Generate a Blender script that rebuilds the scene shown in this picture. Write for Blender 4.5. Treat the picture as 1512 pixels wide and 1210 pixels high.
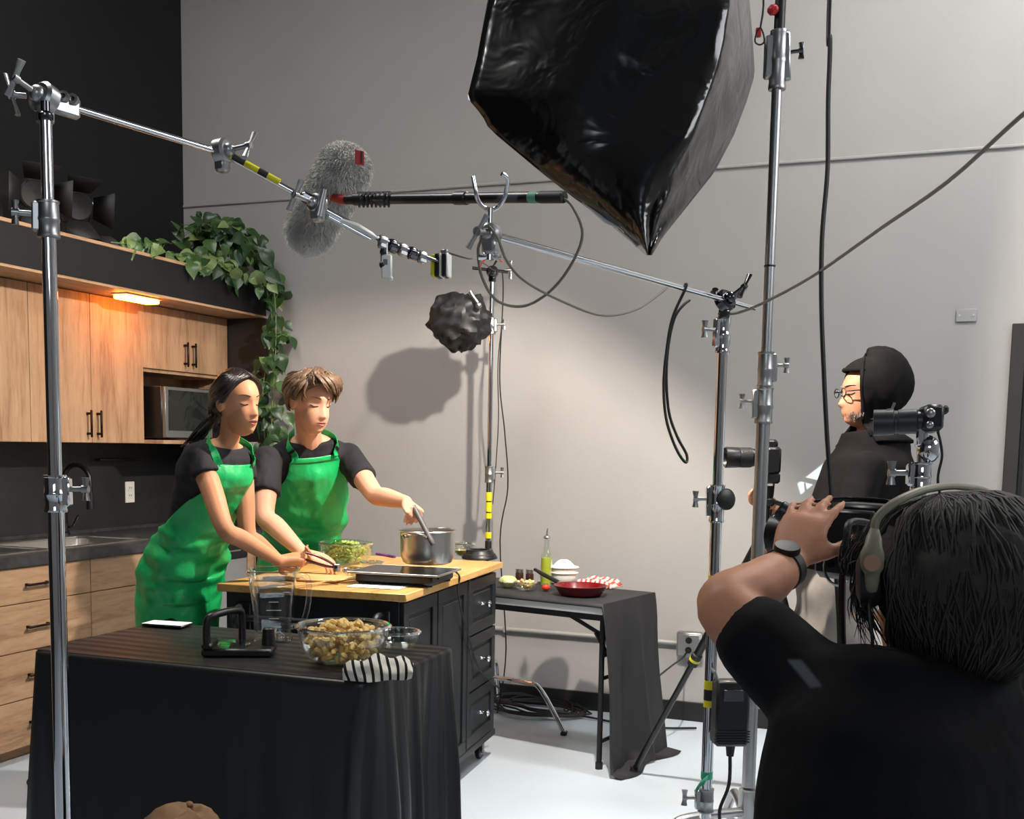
import bpy, math, random
import numpy as np
from mathutils import Vector, Matrix, Quaternion
random.seed(7); np.random.seed(7)
for o in list(bpy.data.objects): bpy.data.objects.remove(o)
scene = bpy.context.scene
COL = scene.collection
PI = math.pi

# ------------------------------------------------------------------ camera
FPX, CX, CY, CAMZ = 1650.0, 756.0, 835.0, 1.40      # focal length and principal point in px of the 1512x1210 frame
def _nz(v): return v/np.linalg.norm(v)
def _kinv(x, y): return np.array([(x-CX)/FPX, (y-CY)/FPX, 1.0])
_Y = _nz(_kinv(1400, 670)); _h = _kinv(400, 670-17.6)
_Z = _nz(np.cross(_Y, _h)); _Z = -_Z if _Z[1] > 0 else _Z
_X = np.cross(_Y, _Z); _X = -_X if _X[0] < 0 else _X
RW = np.stack([_X, _Y, _Z], 1)                       # camera (x right, y down, z ahead) = RW @ world
CAM = np.array([0, 0, CAMZ])
def ray(x, y): return RW.T @ _kinv(x, y)
def onZ(x, y, z): d = ray(x, y); return Vector(CAM + d*(z-CAM[2])/d[2])
def onX(x, y, X): d = ray(x, y); return Vector(CAM + d*(X/d[0]))
def onY(x, y, Y): d = ray(x, y); return Vector(CAM + d*(Y/d[1]))
def atD(x, y, D): return Vector(CAM + ray(x, y)*D)
def proj(p):
    q = RW @ (np.array(p, float)-CAM); return (CX+FPX*q[0]/q[2], CY+FPX*q[1]/q[2], q[2])
CR, CU, CF = Vector(RW[0]), -Vector(RW[1]), Vector(RW[2])   # camera right / up / forward in the world
cd = bpy.data.cameras.new('camera'); cam = bpy.data.objects.new('camera', cd); COL.objects.link(cam)
cam.matrix_world = Matrix(((CR.x, CU.x, -CF.x, 0), (CR.y, CU.y, -CF.y, 0), (CR.z, CU.z, -CF.z, CAMZ), (0, 0, 0, 1)))
cd.sensor_fit = 'HORIZONTAL'; cd.sensor_width = 36; cd.lens = FPX/1512*36
cd.shift_y = (CY-605)/1512; cd.clip_start = .05; cd.clip_end = 60
scene.camera = cam

# ------------------------------------------------------------------ world, big lights, exposure
def lin(c):
    c = c/255.0; return c/12.92 if c <= .04045 else ((c+.055)/1.055)**2.4
def rgb(r, g, b): return (lin(r), lin(g), lin(b), 1)
w = bpy.data.worlds.new('world'); scene.world = w; w.use_nodes = True
w.node_tree.nodes['Background'].inputs[0].default_value = (.85, .93, 1, 1)
w.node_tree.nodes['Background'].inputs[1].default_value = .5
vs = scene.view_settings; vs.view_transform = 'Standard'; vs.look = 'None'; vs.exposure = 0.0; vs.gamma = 1; vs.use_curve_mapping = False
def light(name, kind, loc, energy, color, target=None, **kw):
    ld = bpy.data.lights.new(name, kind); lo = bpy.data.objects.new(name, ld); COL.objects.link(lo)
    lo.location = loc; ld.energy = energy; ld.color = color[:3]
    for k, v in kw.items(): setattr(ld, k, v)
    if target is not None:
        lo.rotation_euler = (Vector(target)-Vector(loc)).to_track_quat('-Z', 'Y').to_euler()
    return lo
# added fill light, in an unseen window added to the right-hand wall
light('added_fill_right', 'AREA', (2.92, 3.3, 3.5), 75, (.95, .97, 1), (-3, 4.2, 2.6), shape='RECTANGLE', size=2.4, size_y=1.2)
# added fill panels on the unseen ceiling, by the grey wall and over the set
CEIL_FILLS = ((.55, 4.25), (-2.9, 2.6))
for (x_, y_), e_ in zip(CEIL_FILLS, (112, 84)):
    light('ceiling_fill', 'AREA', (x_, y_, 4.60), e_, (1, .985, .94), (x_, y_, 0), shape='RECTANGLE', size=1.2, size_y=.5)
# daylight in the window behind the camera
light('daylight_rear', 'AREA', (1.2, -2.9, 3.0), 40, (.80, .90, 1), (-.6, 4, 1.6), shape='RECTANGLE', size=2.2, size_y=1.2)
# the film lamp inside the overhead black skirt
KEY = (-1.06, 3.72, 2.60)
light('key_lamp', 'POINT', KEY, 340, (1, .885, .775), shadow_soft_size=.03)
# low sun through slots shaped into the unseen wall behind the camera
SUN = Vector((.9, 8.63, -1.91)).normalized()
light('sun', 'SUN', (-1.5, -6, 5), 9, (.72, .88, 1), Vector((-1.5, -6, 5))+SUN, angle=math.radians(.06))

# ------------------------------------------------------------------ materials
MATS = {}
def mat(name, col, rough=.5, metal=0, spec=.5, **k):
    if name in MATS: return MATS[name]
    m = bpy.data.materials.new(name); m.use_nodes = True; b = m.node_tree.nodes['Principled BSDF']
    b.inputs['Base Color'].default_value = col if len(col) == 4 else (*col, 1)
    b.inputs['Roughness'].default_value = rough; b.inputs['Metallic'].default_value = metal
    b.inputs['Specular IOR Level'].default_value = spec
    for kk, v in k.items(): b.inputs[kk.replace('_', ' ')].default_value = v
    MATS[name] = m; return m
def nt(m): return m.node_tree.nodes, m.node_tree.links, m.node_tree.nodes['Principled BSDF']
def tex(m, scale=(1, 1, 1), coord='Object', rot=(0, 0, 0)):
    n, l, b = nt(m); tc = n.new('ShaderNodeTexCoord'); mp = n.new('ShaderNodeMapping')
    mp.inputs['Scale'].default_value = scale; mp.inputs['Rotation'].default_value = rot
    l.new(tc.outputs[coord], mp.inputs[0]); return mp.outputs[0]
def noise(m, vec, scale, detail=4, rough=.55, dist=0):
    n, l, b = nt(m); t = n.new('ShaderNodeTexNoise'); t.inputs['Scale'].default_value = scale
    t.inputs['Detail'].default_value = detail; t.inputs['Roughness'].default_value = rough; t.inputs['Distortion'].default_value = dist
    l.new(vec, t.inputs['Vector']); return t.outputs['Fac']
def wave(m, vec, scale, dist=0, axis='X', prof='SIN'):
    n, l, b = nt(m); t = n.new('ShaderNodeTexWave'); t.bands_direction = axis; t.wave_profile = prof
    t.inputs['Scale'].default_value = scale; t.inputs['Distortion'].default_value = dist; l.new(vec, t.inputs['Vector']); return t.outputs['Fac']
def ramp(m, fac, stops, interp='LINEAR'):
    n, l, b = nt(m); r = n.new('ShaderNodeValToRGB'); r.color_ramp.interpolation = interp
    e = r.color_ramp.elements
    e[0].position, e[0].color = stops[0]; e[1].position, e[1].color = stops[-1]
    for p, c in stops[1:-1]:
        x = e.new(p); x.color = c
    l.new(fac, r.inputs[0]); return r.outputs[0]
def bump(m, fac, strength=.2, dist=.01):
    n, l, b = nt(m); u = n.new('ShaderNodeBump'); u.inputs['Strength'].default_value = strength; u.inputs['Distance'].default_value = dist
    l.new(fac, u.inputs['Height']); l.new(u.outputs[0], b.inputs['Normal'])
def setc(m, sock): m.node_tree.links.new(sock, nt(m)[2].inputs['Base Color'])
def mottled(name, c0, c1, scale=6, rough=.6, bstr=.1, bscale=None, stretch=(1, 1, 1), spec=.4, **k):
    if name in MATS: return MATS[name]
    m = mat(name, c0, rough, spec=spec, **k); v = tex(m, stretch)
    f = noise(m, v, scale); setc(m, ramp(m, f, [(.3, c0), (.7, c1)]))
    if bstr: bump(m, noise(m, v, bscale or scale*8, 3), bstr, .004)
    return m
def emis(name, col, s):
    m = mat(name, col, .5); b = nt(m)[2]
    b.inputs['Emission Color'].default_value = col; b.inputs['Emission Strength'].default_value = s; return m

M_WALL = mottled('grey_wall_paint', rgb(153, 151, 149), rgb(160, 158, 156), 1.3, .75, .12, 60)
M_WALLB = mottled('black_wall_paint', rgb(10, 10, 11), rgb(13, 13, 14), 2, .7, .1, 60)
M_SPLASH = mottled('black_backsplash', rgb(34, 35, 36), rgb(42, 43, 43), 3, .42, .04, 30)
M_FLOOR = mottled('grey_floor_paint', rgb(184, 196, 206), rgb(192, 203, 212), 1.6, .32, .03, 14)
M_CEIL = mottled('ceiling_paint', rgb(120, 120, 120), rgb(128, 128, 128), 2, .8, .1)
M_BASE = mat('black_rubber_base', rgb(20, 20, 21), .45)
def wood(name, c0, c1, c2, stretch, rough=.5):
    m = mat(name, c0, rough, spec=.35); v = tex(m, stretch)
    f = noise(m, v, 3.2, 6, .62, .6); f2 = noise(m, v, 14, 5, .7)
    n, l, b = nt(m); mx = n.new('ShaderNodeMath'); mx.operation = 'MULTIPLY_ADD'; mx.inputs[1].default_value = .35
    l.new(f2, mx.inputs[0]); mm = n.new('ShaderNodeMath'); mm.operation = 'MULTIPLY'; mm.inputs[1].default_value = .7
    l.new(f, mm.inputs[0]); l.new(mm.outputs[0], mx.inputs[2])
    setc(m, ramp(m, mx.outputs[0], [(.36, c0), (.52, c1), (.68, c2)])); bump(m, f2, .06, .002); return m
M_OAKV = wood('oak_laminate_upright', rgb(136, 104, 78), rgb(172, 138, 106), rgb(188, 156, 124), (5, 5, .55))
M_OAKH = wood('oak_laminate_level', rgb(136, 104, 78), rgb(172, 138, 106), rgb(188, 156, 124), (5, .8, 6))
M_BUTCH = wood('butcher_block', rgb(176, 128, 70), rgb(206, 160, 96), rgb(218, 176, 112), (6, .9, 6), .38)
M_COUNTER = mottled('dark_stone_top', rgb(44, 45, 46), rgb(66, 66, 66), 26, .35, .02)
M_BLACKP = mat('black_plastic', rgb(17, 17, 18), .38)
M_BLACKM = mat('black_matte', rgb(14, 14, 15), .65)
M_BRONZE = mat('dark_bronze', rgb(40, 24, 20), .35, .6)
M_CHROME = mat('chrome', rgb(222, 223, 228), .06, 1)
M_STEEL = mat('brushed_steel', rgb(206, 203, 198), .30, 1)
M_ALU = mat('satin_aluminium', rgb(168, 168, 168), .36, 1)
M_DKCHR = mat('dark_chrome', rgb(96, 96, 100), .16, 1)
M_SILV = mat('dishwasher_silver', rgb(150, 151, 153), .45, .35)
M_CART = mottled('black_cart_paint', rgb(24, 27, 30), rgb(30, 33, 36), 5, .42, .05, 40)
M_WHITE = mat('white_plastic', rgb(228, 226, 220), .4)
M_PAPER = mat('white_paper', rgb(238, 238, 234), .7)
M_LCD = mat('grey_display', rgb(70, 78, 76), .25)
M_YEL = mat('yellow_tape', rgb(212, 200, 30), .45)
M_BLKT = mat('black_tape', rgb(22, 20, 18), .5)
M_GREENT = mat('green_cloth_tape', rgb(56, 158, 122), .6)
M_RED = mat('red_plastic', rgb(178, 34, 34), .4)
M_CABLE = mat('black_cable_rubber', rgb(18, 17, 17), .5)
M_CABLEG = mat('grey_cable_rubber', rgb(120, 114, 104), .5)
M_RUBBER = mat('dark_rubber', rgb(28, 28, 29), .6)
def glass(name, col, rough=.0, ior=1.45):
    m = mat(name, col, rough); b = nt(m)[2]; b.inputs['Transmission Weight'].default_value = 1; b.inputs['IOR'].default_value = ior; return m
def thin_glass(name, tint, refl=1.0, ior=1.45):      # clear thin-walled glass: see-through with Fresnel reflection
    m = bpy.data.materials.new(name); m.use_nodes = True; n = m.node_tree.nodes; l = m.node_tree.links; n.remove(n['Principled BSDF'])
    tr = n.new('ShaderNodeBsdfTransparent'); tr.inputs[0].default_value = tint; gl = n.new('ShaderNodeBsdfGlossy'); gl.inputs['Roughness'].default_value = .03; gl.inputs['Color'].default_value = (1, 1, 1, 1)
    fr = n.new('ShaderNodeLayerWeight'); fr.inputs[0].default_value = .5; pw = n.new('ShaderNodeMath'); pw.operation = 'POWER'; pw.inputs[1].default_value = 2.4; l.new(fr.outputs['Facing'], pw.inputs[0]); mu = n.new('ShaderNodeMath'); mu.operation = 'MULTIPLY_ADD'; mu.inputs[1].default_value = .6*refl; mu.inputs[2].default_value = .04*refl; mu.use_clamp = True; l.new(pw.outputs[0], mu.inputs[0])
    mx = n.new('ShaderNodeMixShader'); l.new(mu.outputs[0], mx.inputs[0]); l.new(tr.outputs[0], mx.inputs[1]); l.new(gl.outputs[0], mx.inputs[2]); l.new(mx.outputs[0], n['Material Output'].inputs[0]); MATS[name] = m; return m
M_GLASS = thin_glass('clear_glass', (.95, .975, .96, 1), 1.3)
M_RIM = thin_glass('glass_rim', (.80, .84, .82, 1), 5.0)
M_PLEX = thin_glass('clear_plastic', (.93, .945, .95, 1), 1.2, 1.4)
def skin(name, c0, c1):
    m = mottled(name, c0, c1, 9, .56, .06, 180, spec=.3); b = nt(m)[2]
    b.inputs['Subsurface Weight'].default_value = .12; b.inputs['Subsurface Radius'].default_value = (.02, .008, .004); b.inputs['Subsurface Scale'].default_value = .5
    return m
M_SKIN_W = skin('skin_tan', rgb(196, 138, 102), rgb(204, 146, 110))
M_SKIN_M = skin('skin_fair', rgb(214, 158, 128), rgb(222, 166, 138))
M_SKIN_O = skin('skin_warm', rgb(186, 128, 100), rgb(196, 138, 108))
M_LIP = mat('lip_rose', rgb(182, 106, 88), .42)
M_LASH = mat('dark_lash', rgb(28, 18, 14), .7)
M_BROWN_BROW = mat('brown_brow', rgb(92, 66, 46), .8)
def hairmat(name, c0, c1, rough=.32):
    m = mat(name, c0, rough, spec=.6); v = tex(m, (60, 60, 12)); f = noise(m, v, 3, 3); setc(m, ramp(m, f, [(.3, c0), (.7, c1)])); bump(m, f, .3, .003); return m
M_HAIR_B = hairmat('black_hair', rgb(20, 14, 12), rgb(38, 27, 22))
M_HAIR_M = hairmat('brown_hair', rgb(80, 58, 42), rgb(120, 94, 70), .45)
M_HAIR_O = hairmat('dark_brown_hair', rgb(17, 13, 9), rgb(30, 23, 16), .75)
M_HAIR_G = hairmat('grey_hair', rgb(140, 120, 100), rgb(170, 150, 130), .6)
M_TEE = mottled('charcoal_cotton', rgb(38, 37, 39), rgb(48, 47, 49), 7, .85, .25, 45, spec=.2)
M_TEEB = mottled('black_cotton', rgb(15, 15, 16), rgb(22, 22, 24), 7, .9, .25, 45, spec=.15)
M_HOOD = mottled('black_fleece', rgb(20, 19, 19), rgb(27, 26, 26), 7, .95, .3, 40, spec=.1)
M_APRON = mottled('green_apron_cotton', rgb(22, 160, 86), rgb(30, 172, 96), 5, .40, .12, 30, spec=.4)
M_PANTS = mottled('grey_cotton', rgb(128, 122, 116), rgb(146, 140, 134), 6, .9, .3, 40, spec=.15)
M_PANTSB = mottled('black_trousers', rgb(22, 22, 24), rgb(30, 30, 32), 6, .9, .2, 40, spec=.15)

def wrinkle(m, scale, strength, dist):            # cloth creases on top of the fine weave
    v = tex(m, (1, 1, .75)); f = noise(m, v, scale, 2, .45, .35); g = noise(m, v, scale*12, 2); n, l, b = nt(m)
    a = n.new('ShaderNodeMath'); a.operation = 'MULTIPLY_ADD'; a.inputs[1].default_value = .025; l.new(g, a.inputs[0]); l.new(f, a.inputs[2]); bump(m, a.outputs[0], strength, dist)
wrinkle(M_APRON, 7, .8, .07); wrinkle(M_TEE, 8, .6, .06); wrinkle(M_TEEB, 7, .5, .05); wrinkle(M_HOOD, 7, .5, .05)

# ------------------------------------------------------------------ mesh helpers
ORG = {}
class MB:
    def __init__(s): s.v = []; s.f = []; s.mi = []; s.cur = 0
    def add(s, vs, fs, flip=False):
        o = len(s.v); s.v += [Vector(p) for p in vs]
        for f in fs: s.f.append(tuple(o+i for i in (reversed(f) if flip else f))); s.mi.append(s.cur)
    def box(s, c, size, bev=0, M=None):
        c = Vector(c); hx, hy, hz = [q/2 for q in size]; b = min(bev, hx*.95, hy*.95, hz*.95)
        T = (lambda p: c + (M @ Vector(p) if M is not None else Vector(p)))
        if b <= 0:
            vs = [(x*hx, y*hy, z*hz) for x in (-1, 1) for y in (-1, 1) for z in (-1, 1)]
            s.add([T(p) for p in vs], [(0, 1, 3, 2), (4, 6, 7, 5), (0, 4, 5, 1), (2, 3, 7, 6), (0, 2, 6, 4), (1, 5, 7, 3)]); return
        vs = []; ix = {}
        for sx in (-1, 1):
            for sy in (-1, 1):
                for sz in (-1, 1):
                    for a in range(3):
                        p = [sx*(hx-b), sy*(hy-b), sz*(hz-b)]; p[a] = (sx, sy, sz)[a]*(hx, hy, hz)[a]
                        ix[(sx, sy, sz, a)] = len(vs); vs.append(T(p))
        fs = []
        def q(k, ref):
            pts = [vs[i] for i in k]; nrm = (pts[1]-pts[0]).cross(pts[2]-pts[0])
            ctr = sum(pts, Vector())/len(pts) - c
            fs.append(k if nrm.dot(ctr) > 0 else tuple(reversed(k)))
        for a in range(3):
            o1, o2 = [x for x in range(3) if x != a]
            for sg in (-1, 1):
                k = []
                for s1, s2 in ((-1, -1), (1, -1), (1, 1), (-1, 1)):
                    t = [0, 0, 0]; t[a] = sg; t[o1] = s1; t[o2] = s2; k.append(ix[(*t, a)])
                q(tuple(k), 0)
        for a in range(3):                      # edges along axis a
            o1, o2 = [x for x in range(3) if x != a]
            for s1 in (-1, 1):
                for s2 in (-1, 1):
                    k = []
                    for sg, fa in ((-1, o1), (1, o1), (1, o2), (-1, o2)):
                        t = [0, 0, 0]; t[a] = sg; t[o1] = s1; t[o2] = s2; k.append(ix[(*t, fa)])
                    q(tuple(k), 0)
        for sx in (-1, 1):
            for sy in (-1, 1):
                for sz in (-1, 1): q(tuple(ix[(sx, sy, sz, a)] for a in range(3)), 0)
        s.add(vs, fs)
    def bx(s, x0, x1, y0, y1, z0, z1, bev=0): s.box(((x0+x1)/2, (y0+y1)/2, (z0+z1)/2), (abs(x1-x0), abs(y1-y0), abs(z1-z0)), bev)
    def rings(s, R, cap=True, closed=False):
        n = len(R[0]); o = len(s.v)
        for r in R: s.v += [Vector(p) for p in r]
        for i in range(len(R)-1 if not closed else len(R)):
            j = (i+1) % len(R)
            for k in range(n): s.f.append((o+i*n+k, o+i*n+(k+1) % n, o+j*n+(k+1) % n, o+j*n+k)); s.mi.append(s.cur)
        if cap and not closed:
            s.f.append(tuple(o+k for k in reversed(range(n)))); s.mi.append(s.cur)
            s.f.append(tuple(o+(len(R)-1)*n+k for k in range(n))); s.mi.append(s.cur)
    def tube(s, pts, r, n=8, cap=True, sm=0, flat=1.0, closed=False):
        pts = [Vector(p) for p in pts]; rr = r if isinstance(r, (list, tuple)) else [r]*len(pts)
        if sm: pts, rr = crom(pts, rr, sm, closed)
        R = []; prev = None; N = len(pts)
        for i in range(N):
            if closed: t = pts[(i+1) % N]-pts[i-1]
            else: t = pts[min(i+1, N-1)]-pts[max(i-1, 0)]
            t = t.normalized() if t.length > 1e-9 else Vector((0, 0, 1))
            if prev is None:
                u = t.cross(Vector((0, 0, 1)));
                if u.length < 1e-3: u = t.cross(Vector((0, 1, 0)))
            else: u = prev - t*prev.dot(t)
            u.normalize(); prev = u; v = t.cross(u)
            R.append([pts[i] + (u*math.cos(a)+v*math.sin(a)*flat)*rr[i] for a in (2*PI*k/n for k in range(n))])
        s.rings(R, cap, closed)
    def cyl(s, p0, p1, r0, r1=None, n=20, bev=0):
        r1 = r0 if r1 is None else r1; p0 = Vector(p0); p1 = Vector(p1)
        if bev:
            d = (p1-p0).normalized()*bev; s.tube([p0, p0+d, p1-d, p1], [r0-bev, r0, r1, r1-bev], n)
        else: s.tube([p0, p1], [r0, r1], n)
    def lathe(s, c, prof, n=32, axis=(0, 0, 1), close=False):
        c = Vector(c); z = Vector(axis).normalized(); x = z.orthogonal().normalized(); y = z.cross(x)
        R = [[c + z*h + (x*math.cos(a)+y*math.sin(a))*max(r, 1e-5) for a in (2*PI*k/n for k in range(n))] for r, h in prof]
        s.rings(R, not close, close)
    def ell(s, c, r, n=16, m=10, M=None):
        c = Vector(c); r = (r, r, r) if not isinstance(r, (tuple, list)) else r
        R = []
        for i in range(m+1):
            t = PI*(i/m) if 0 < i < m else (1e-3 if i == 0 else PI-1e-3)
            ring = []
            for k in range(n):
                a = 2*PI*k/n; p = Vector((math.sin(t)*math.cos(a)*r[0], math.sin(t)*math.sin(a)*r[1], -math.cos(t)*r[2]))
                ring.append(c + (M @ p if M is not None else p))
            R.append(ring)
        s.rings(R)
    def grid(s, P, flip=False):
        nr, nc = len(P), len(P[0]); s.add([p for r in P for p in r], [(i*nc+j, i*nc+j+1, (i+1)*nc+j+1, (i+1)*nc+j) for i in range(nr-1) for j in range(nc-1)], flip)
    def build(s, name, m, parent=None, smooth=True, origin=None, ang=38, solid=0):
        me = bpy.data.meshes.new(name)
        if parent is not None: org = ORG[parent.name]
        elif origin is not None: org = Vector(origin)
        else:
            xs = [p.x for p in s.v]; ys = [p.y for p in s.v]; org = Vector(((min(xs)+max(xs))/2, (min(ys)+max(ys))/2, min(p.z for p in s.v)))
        me.from_pydata([tuple(p-org) for p in s.v], [], s.f)
        for q in (m if isinstance(m, (list, tuple)) else [m]): me.materials.append(q)
        if isinstance(m, (list, tuple)): me.polygons.foreach_set('material_index', s.mi)
        if smooth:
            me.polygons.foreach_set('use_smooth', [True]*len(me.polygons))
            if ang < 180: me.set_sharp_from_angle(angle=math.radians(ang))
        me.update(); o = bpy.data.objects.new(name, me); COL.objects.link(o); ORG[o.name] = org
        if parent is not None: o.parent = parent
        else: o.location = org
        if solid:
            md = o.modifiers.new('thick', 'SOLIDIFY'); md.thickness = solid; md.offset = 0
        return o
def crom(P, rr, k, closed=False):
    out = []; ro = []; N = len(P)
    for i in range(N if closed else N-1):
        g = (lambda j: P[j % N]) if closed else (lambda j: P[max(0, min(N-1, j))])
        p0, p1, p2, p3 = g(i-1), g(i), g(i+1), g(i+2); ra, rb = rr[i], rr[(i+1) % N]
        for q in range(k):
            t = q/k; out.append(.5*((2*p1)+(p2-p0)*t+(2*p0-5*p1+4*p2-p3)*t*t+(3*p1-p0-3*p2+p3)*t**3)); ro.append(ra+(rb-ra)*(t*t*(3-2*t)))
    if not closed: out.append(P[-1]); ro.append(rr[-1])
    return out, ro
def thing(name, loc, label, cat, group=None):
    o = bpy.data.objects.new(name, None); COL.objects.link(o); o.location = loc; o.empty_display_size = .1; ORG[o.name] = Vector(loc)
    return tag(o, label, cat, group)
def tag(o, label=None, cat=None, group=None, kind=None):
    if label: o['label'] = label
    if cat: o['category'] = cat
    if group: o['group'] = group
    if kind: o['kind'] = kind
    return o
def struct(o, label=None): o['kind'] = 'structure'; return tag(o, label)
def copy_tree(o, parent=None, loc=None):
    c = o.copy(); COL.objects.link(c); c.parent = parent
    if loc is not None: c.location = loc
    for ch in o.children: copy_tree(ch, c)
    return c
def frame(d, up=(0, 0, 1)):
    z = Vector(d).normalized(); x = Vector(up).cross(z)
    if x.length < 1e-4: x = Vector((1, 0, 0)).cross(z)
    x.normalize(); y = z.cross(x); return Matrix((x, y, z)).transposed()
def text(name, body, size, M, m, parent=None, extrude=.0004):
    cu = bpy.data.curves.new(name, 'FONT'); cu.body = body; cu.size = size; cu.align_x = 'CENTER'; cu.align_y = 'CENTER'; cu.extrude = extrude
    t = bpy.data.objects.new(name, cu); COL.objects.link(t); me = bpy.data.meshes.new_from_object(t); bpy.data.objects.remove(t)
    me.transform(M); org = ORG[parent.name] if parent is not None else Vector((0, 0, 0)); me.transform(Matrix.Translation(-org)); me.materials.clear(); me.materials.append(m)
    o = bpy.data.objects.new(name, me); COL.objects.link(o); ORG[o.name] = org
    if parent is not None: o.parent = parent
    return o
# ------------------------------------------------------------------ room shell
XL, YB, XR, YF, ZC = -4.30, 5.63, 3.0, -3.0, 4.7
def slab(name, x0, x1, y0, y1, z0, z1, m, bev=0, label=None):
    b = MB(); b.bx(x0, x1, y0, y1, z0, z1, bev); return struct(b.build(name, m, smooth=False), label)
slab('floor', XL-.1, XR+.1, YF-.1, YB+.1, -.1, 0, M_FLOOR)
slab('wall_left', XL-.1, XL, YF-.1, YB, 0, ZC, M_WALLB)
slab('ceiling', XL-.1, XR+.1, YF-.1, YB+.1, ZC, ZC+.1, M_CEIL)
def wall_hole(name, ax, c0, c1, a0, a1, h0, h1, g0, g1, m):     # wall with one window opening h0..h1 x g0..g1
    b = MB()
    for (p, q, r, t) in ((a0, h0, 0, ZC), (h1, a1, 0, ZC), (h0, h1, 0, g0), (h0, h1, g1, ZC)):
        if ax == 'x': b.bx(c0, c1, p, q, r, t)
        else: b.bx(p, q, c0, c1, r, t)
    return struct(b.build(name, m, smooth=False))
# back wall with a door opening on its right
b = MB(); DX0, DX1, DZ = .24, 1.14, 1.99
b.bx(XL-.1, DX0, YB, YB+.1, 0, ZC); b.bx(DX1, XR+.1, YB, YB+.1, 0, ZC); b.bx(DX0, DX1, YB, YB+.1, DZ, ZC); struct(b.build('wall_back', M_WALL, smooth=False))
wall_hole('wall_right', 'x', XR, XR+.1, YF-.1, YB, 2.1, 4.5, 2.9, 4.1, M_WALL)
def back_to_front(p): t_ = (YF-p.y)/SUN.y; return p+SUN*t_
slots = []                                     # added slots, shaped to throw sun streaks on wall, shoulder and floor
for P4 in ([onY(1177, 714, YB), onY(1221, 680, YB), onY(1216, 702, YB), onY(1182, 730, YB)],
           [atD(1160, 972, 1.40), atD(1182, 972, 1.40), atD(1216, 1012, 1.37), atD(1196, 1014, 1.37)],
           [onZ(1070, 1133, 0), onZ(1078, 1130, 0), onZ(1124, 1146, 0), onZ(1118, 1150, 0)]):
    slots.append([back_to_front(p) for p in P4])
holes = [(.1, 2.3, 2.4, 3.6)]+[(min(p.x for p in q)-.03, max(p.x for p in q)+.03, min(p.z for p in q)-.03, max(p.z for p in q)+.03) for q in slots]
xs = sorted({XL, XR}|{h[0] for h in holes}|{h[1] for h in holes}); zs = sorted({0, ZC}|{h[2] for h in holes}|{h[3] for h in holes}); b = MB()
for x0, x1 in zip(xs, xs[1:]):
    for z0, z1 in zip(zs, zs[1:]):
        if not any(h[0] <= (x0+x1)/2 <= h[1] and h[2] <= (z0+z1)/2 <= h[3] for h in holes): b.bx(x0, x1, YF-.1, YF, z0, z1)
wf = struct(b.build('wall_front', M_WALL, smooth=False))
for h, q in zip(holes[1:], slots):
    q = sorted(q, key=lambda p: math.atan2(p.z-sum(k.z for k in q)/4, p.x-sum(k.x for k in q)/4))
    rc = sorted([Vector((h[i], YF-.01, h[j])) for i in (0, 1) for j in (2, 3)], key=lambda p: math.atan2(p.z-(h[2]+h[3])/2, p.x-(h[0]+h[1])/2))
    best = min(range(4), key=lambda k: sum((rc[(i+k) % 4]-q[i]).length for i in range(4))); rc = [rc[(i+best) % 4] for i in range(4)]
    b = MB(); Q_ = [Vector((p.x, YF-.01, p.z)) for p in q]; b.add(rc+Q_, [(i, (i+1) % 4, 4+(i+1) % 4, 4+i) for i in range(4)]); b.build('board', M_BLACKM, wf, False)  # unseen plate added round each slot to shape its sun streak
def window(name, ax, c, h0, h1, g0, g1):
    e = bpy.data.objects.new(name, None); COL.objects.link(e); ORG[e.name] = Vector((0, 0, 0)); struct(e)
    P = (lambda h, g, d: (c+d, h, g)) if ax == 'x' else (lambda h, g, d: (h, c+d, g))
    b = MB(); t = .05
    for (p, q, r, s) in ((h0, h0+t, g0, g1), (h1-t, h1, g0, g1), (h0+t, h1-t, g0, g0+t), (h0+t, h1-t, g1-t, g1)):
        if ax == 'x': b.bx(c-.03, c+.03, p, q, r, s, .004)
        else: b.bx(p, q, c-.03, c+.03, r, s, .004)
    b.build('window_frame', M_BLACKM, e, False)
    k = 3
    for i in range(k):
        p = h0+t+(h1-h0-2*t)*i/k; q = h0+t+(h1-h0-2*t)*(i+1)/k; b = MB()
        if ax == 'x': b.bx(c-.004, c+.004, p, q, g0+t, g1-t)
        else: b.bx(p, q, c-.004, c+.004, g0+t, g1-t)
        b.build('window_pane', M_GLASS, e, False)
window('added_window_1', 'x', XR+.05, 2.1, 4.5, 2.9, 4.1)  # out-of-view window, added to hold the right-hand fill light
window('window_2', 'y', YF-.05, .1, 2.3, 2.4, 3.6)
for k, (x_, y_) in enumerate(CEIL_FILLS):  # housings of the added ceiling fill panels, out of view
    t = thing('added_fill_panel', (x_, y_, 4.61), ('added fill light panel on the ceiling near the grey wall', 'added fill light panel on the ceiling above the oak cabinets')[k], 'ceiling light')
    b = MB(); b.bx(x_-.64, x_+.64, y_-.29, y_+.29, 4.61, ZC, .006); b.build('housing', M_WHITE, t, False)
    for sx_ in (-1, 1): b = MB(); b.bx(x_+sx_*.635-.012, x_+sx_*.635+.012, y_-.29, y_+.29, 4.575, 4.61, .002); b.build('end_cap', M_ALU, t, False)
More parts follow.
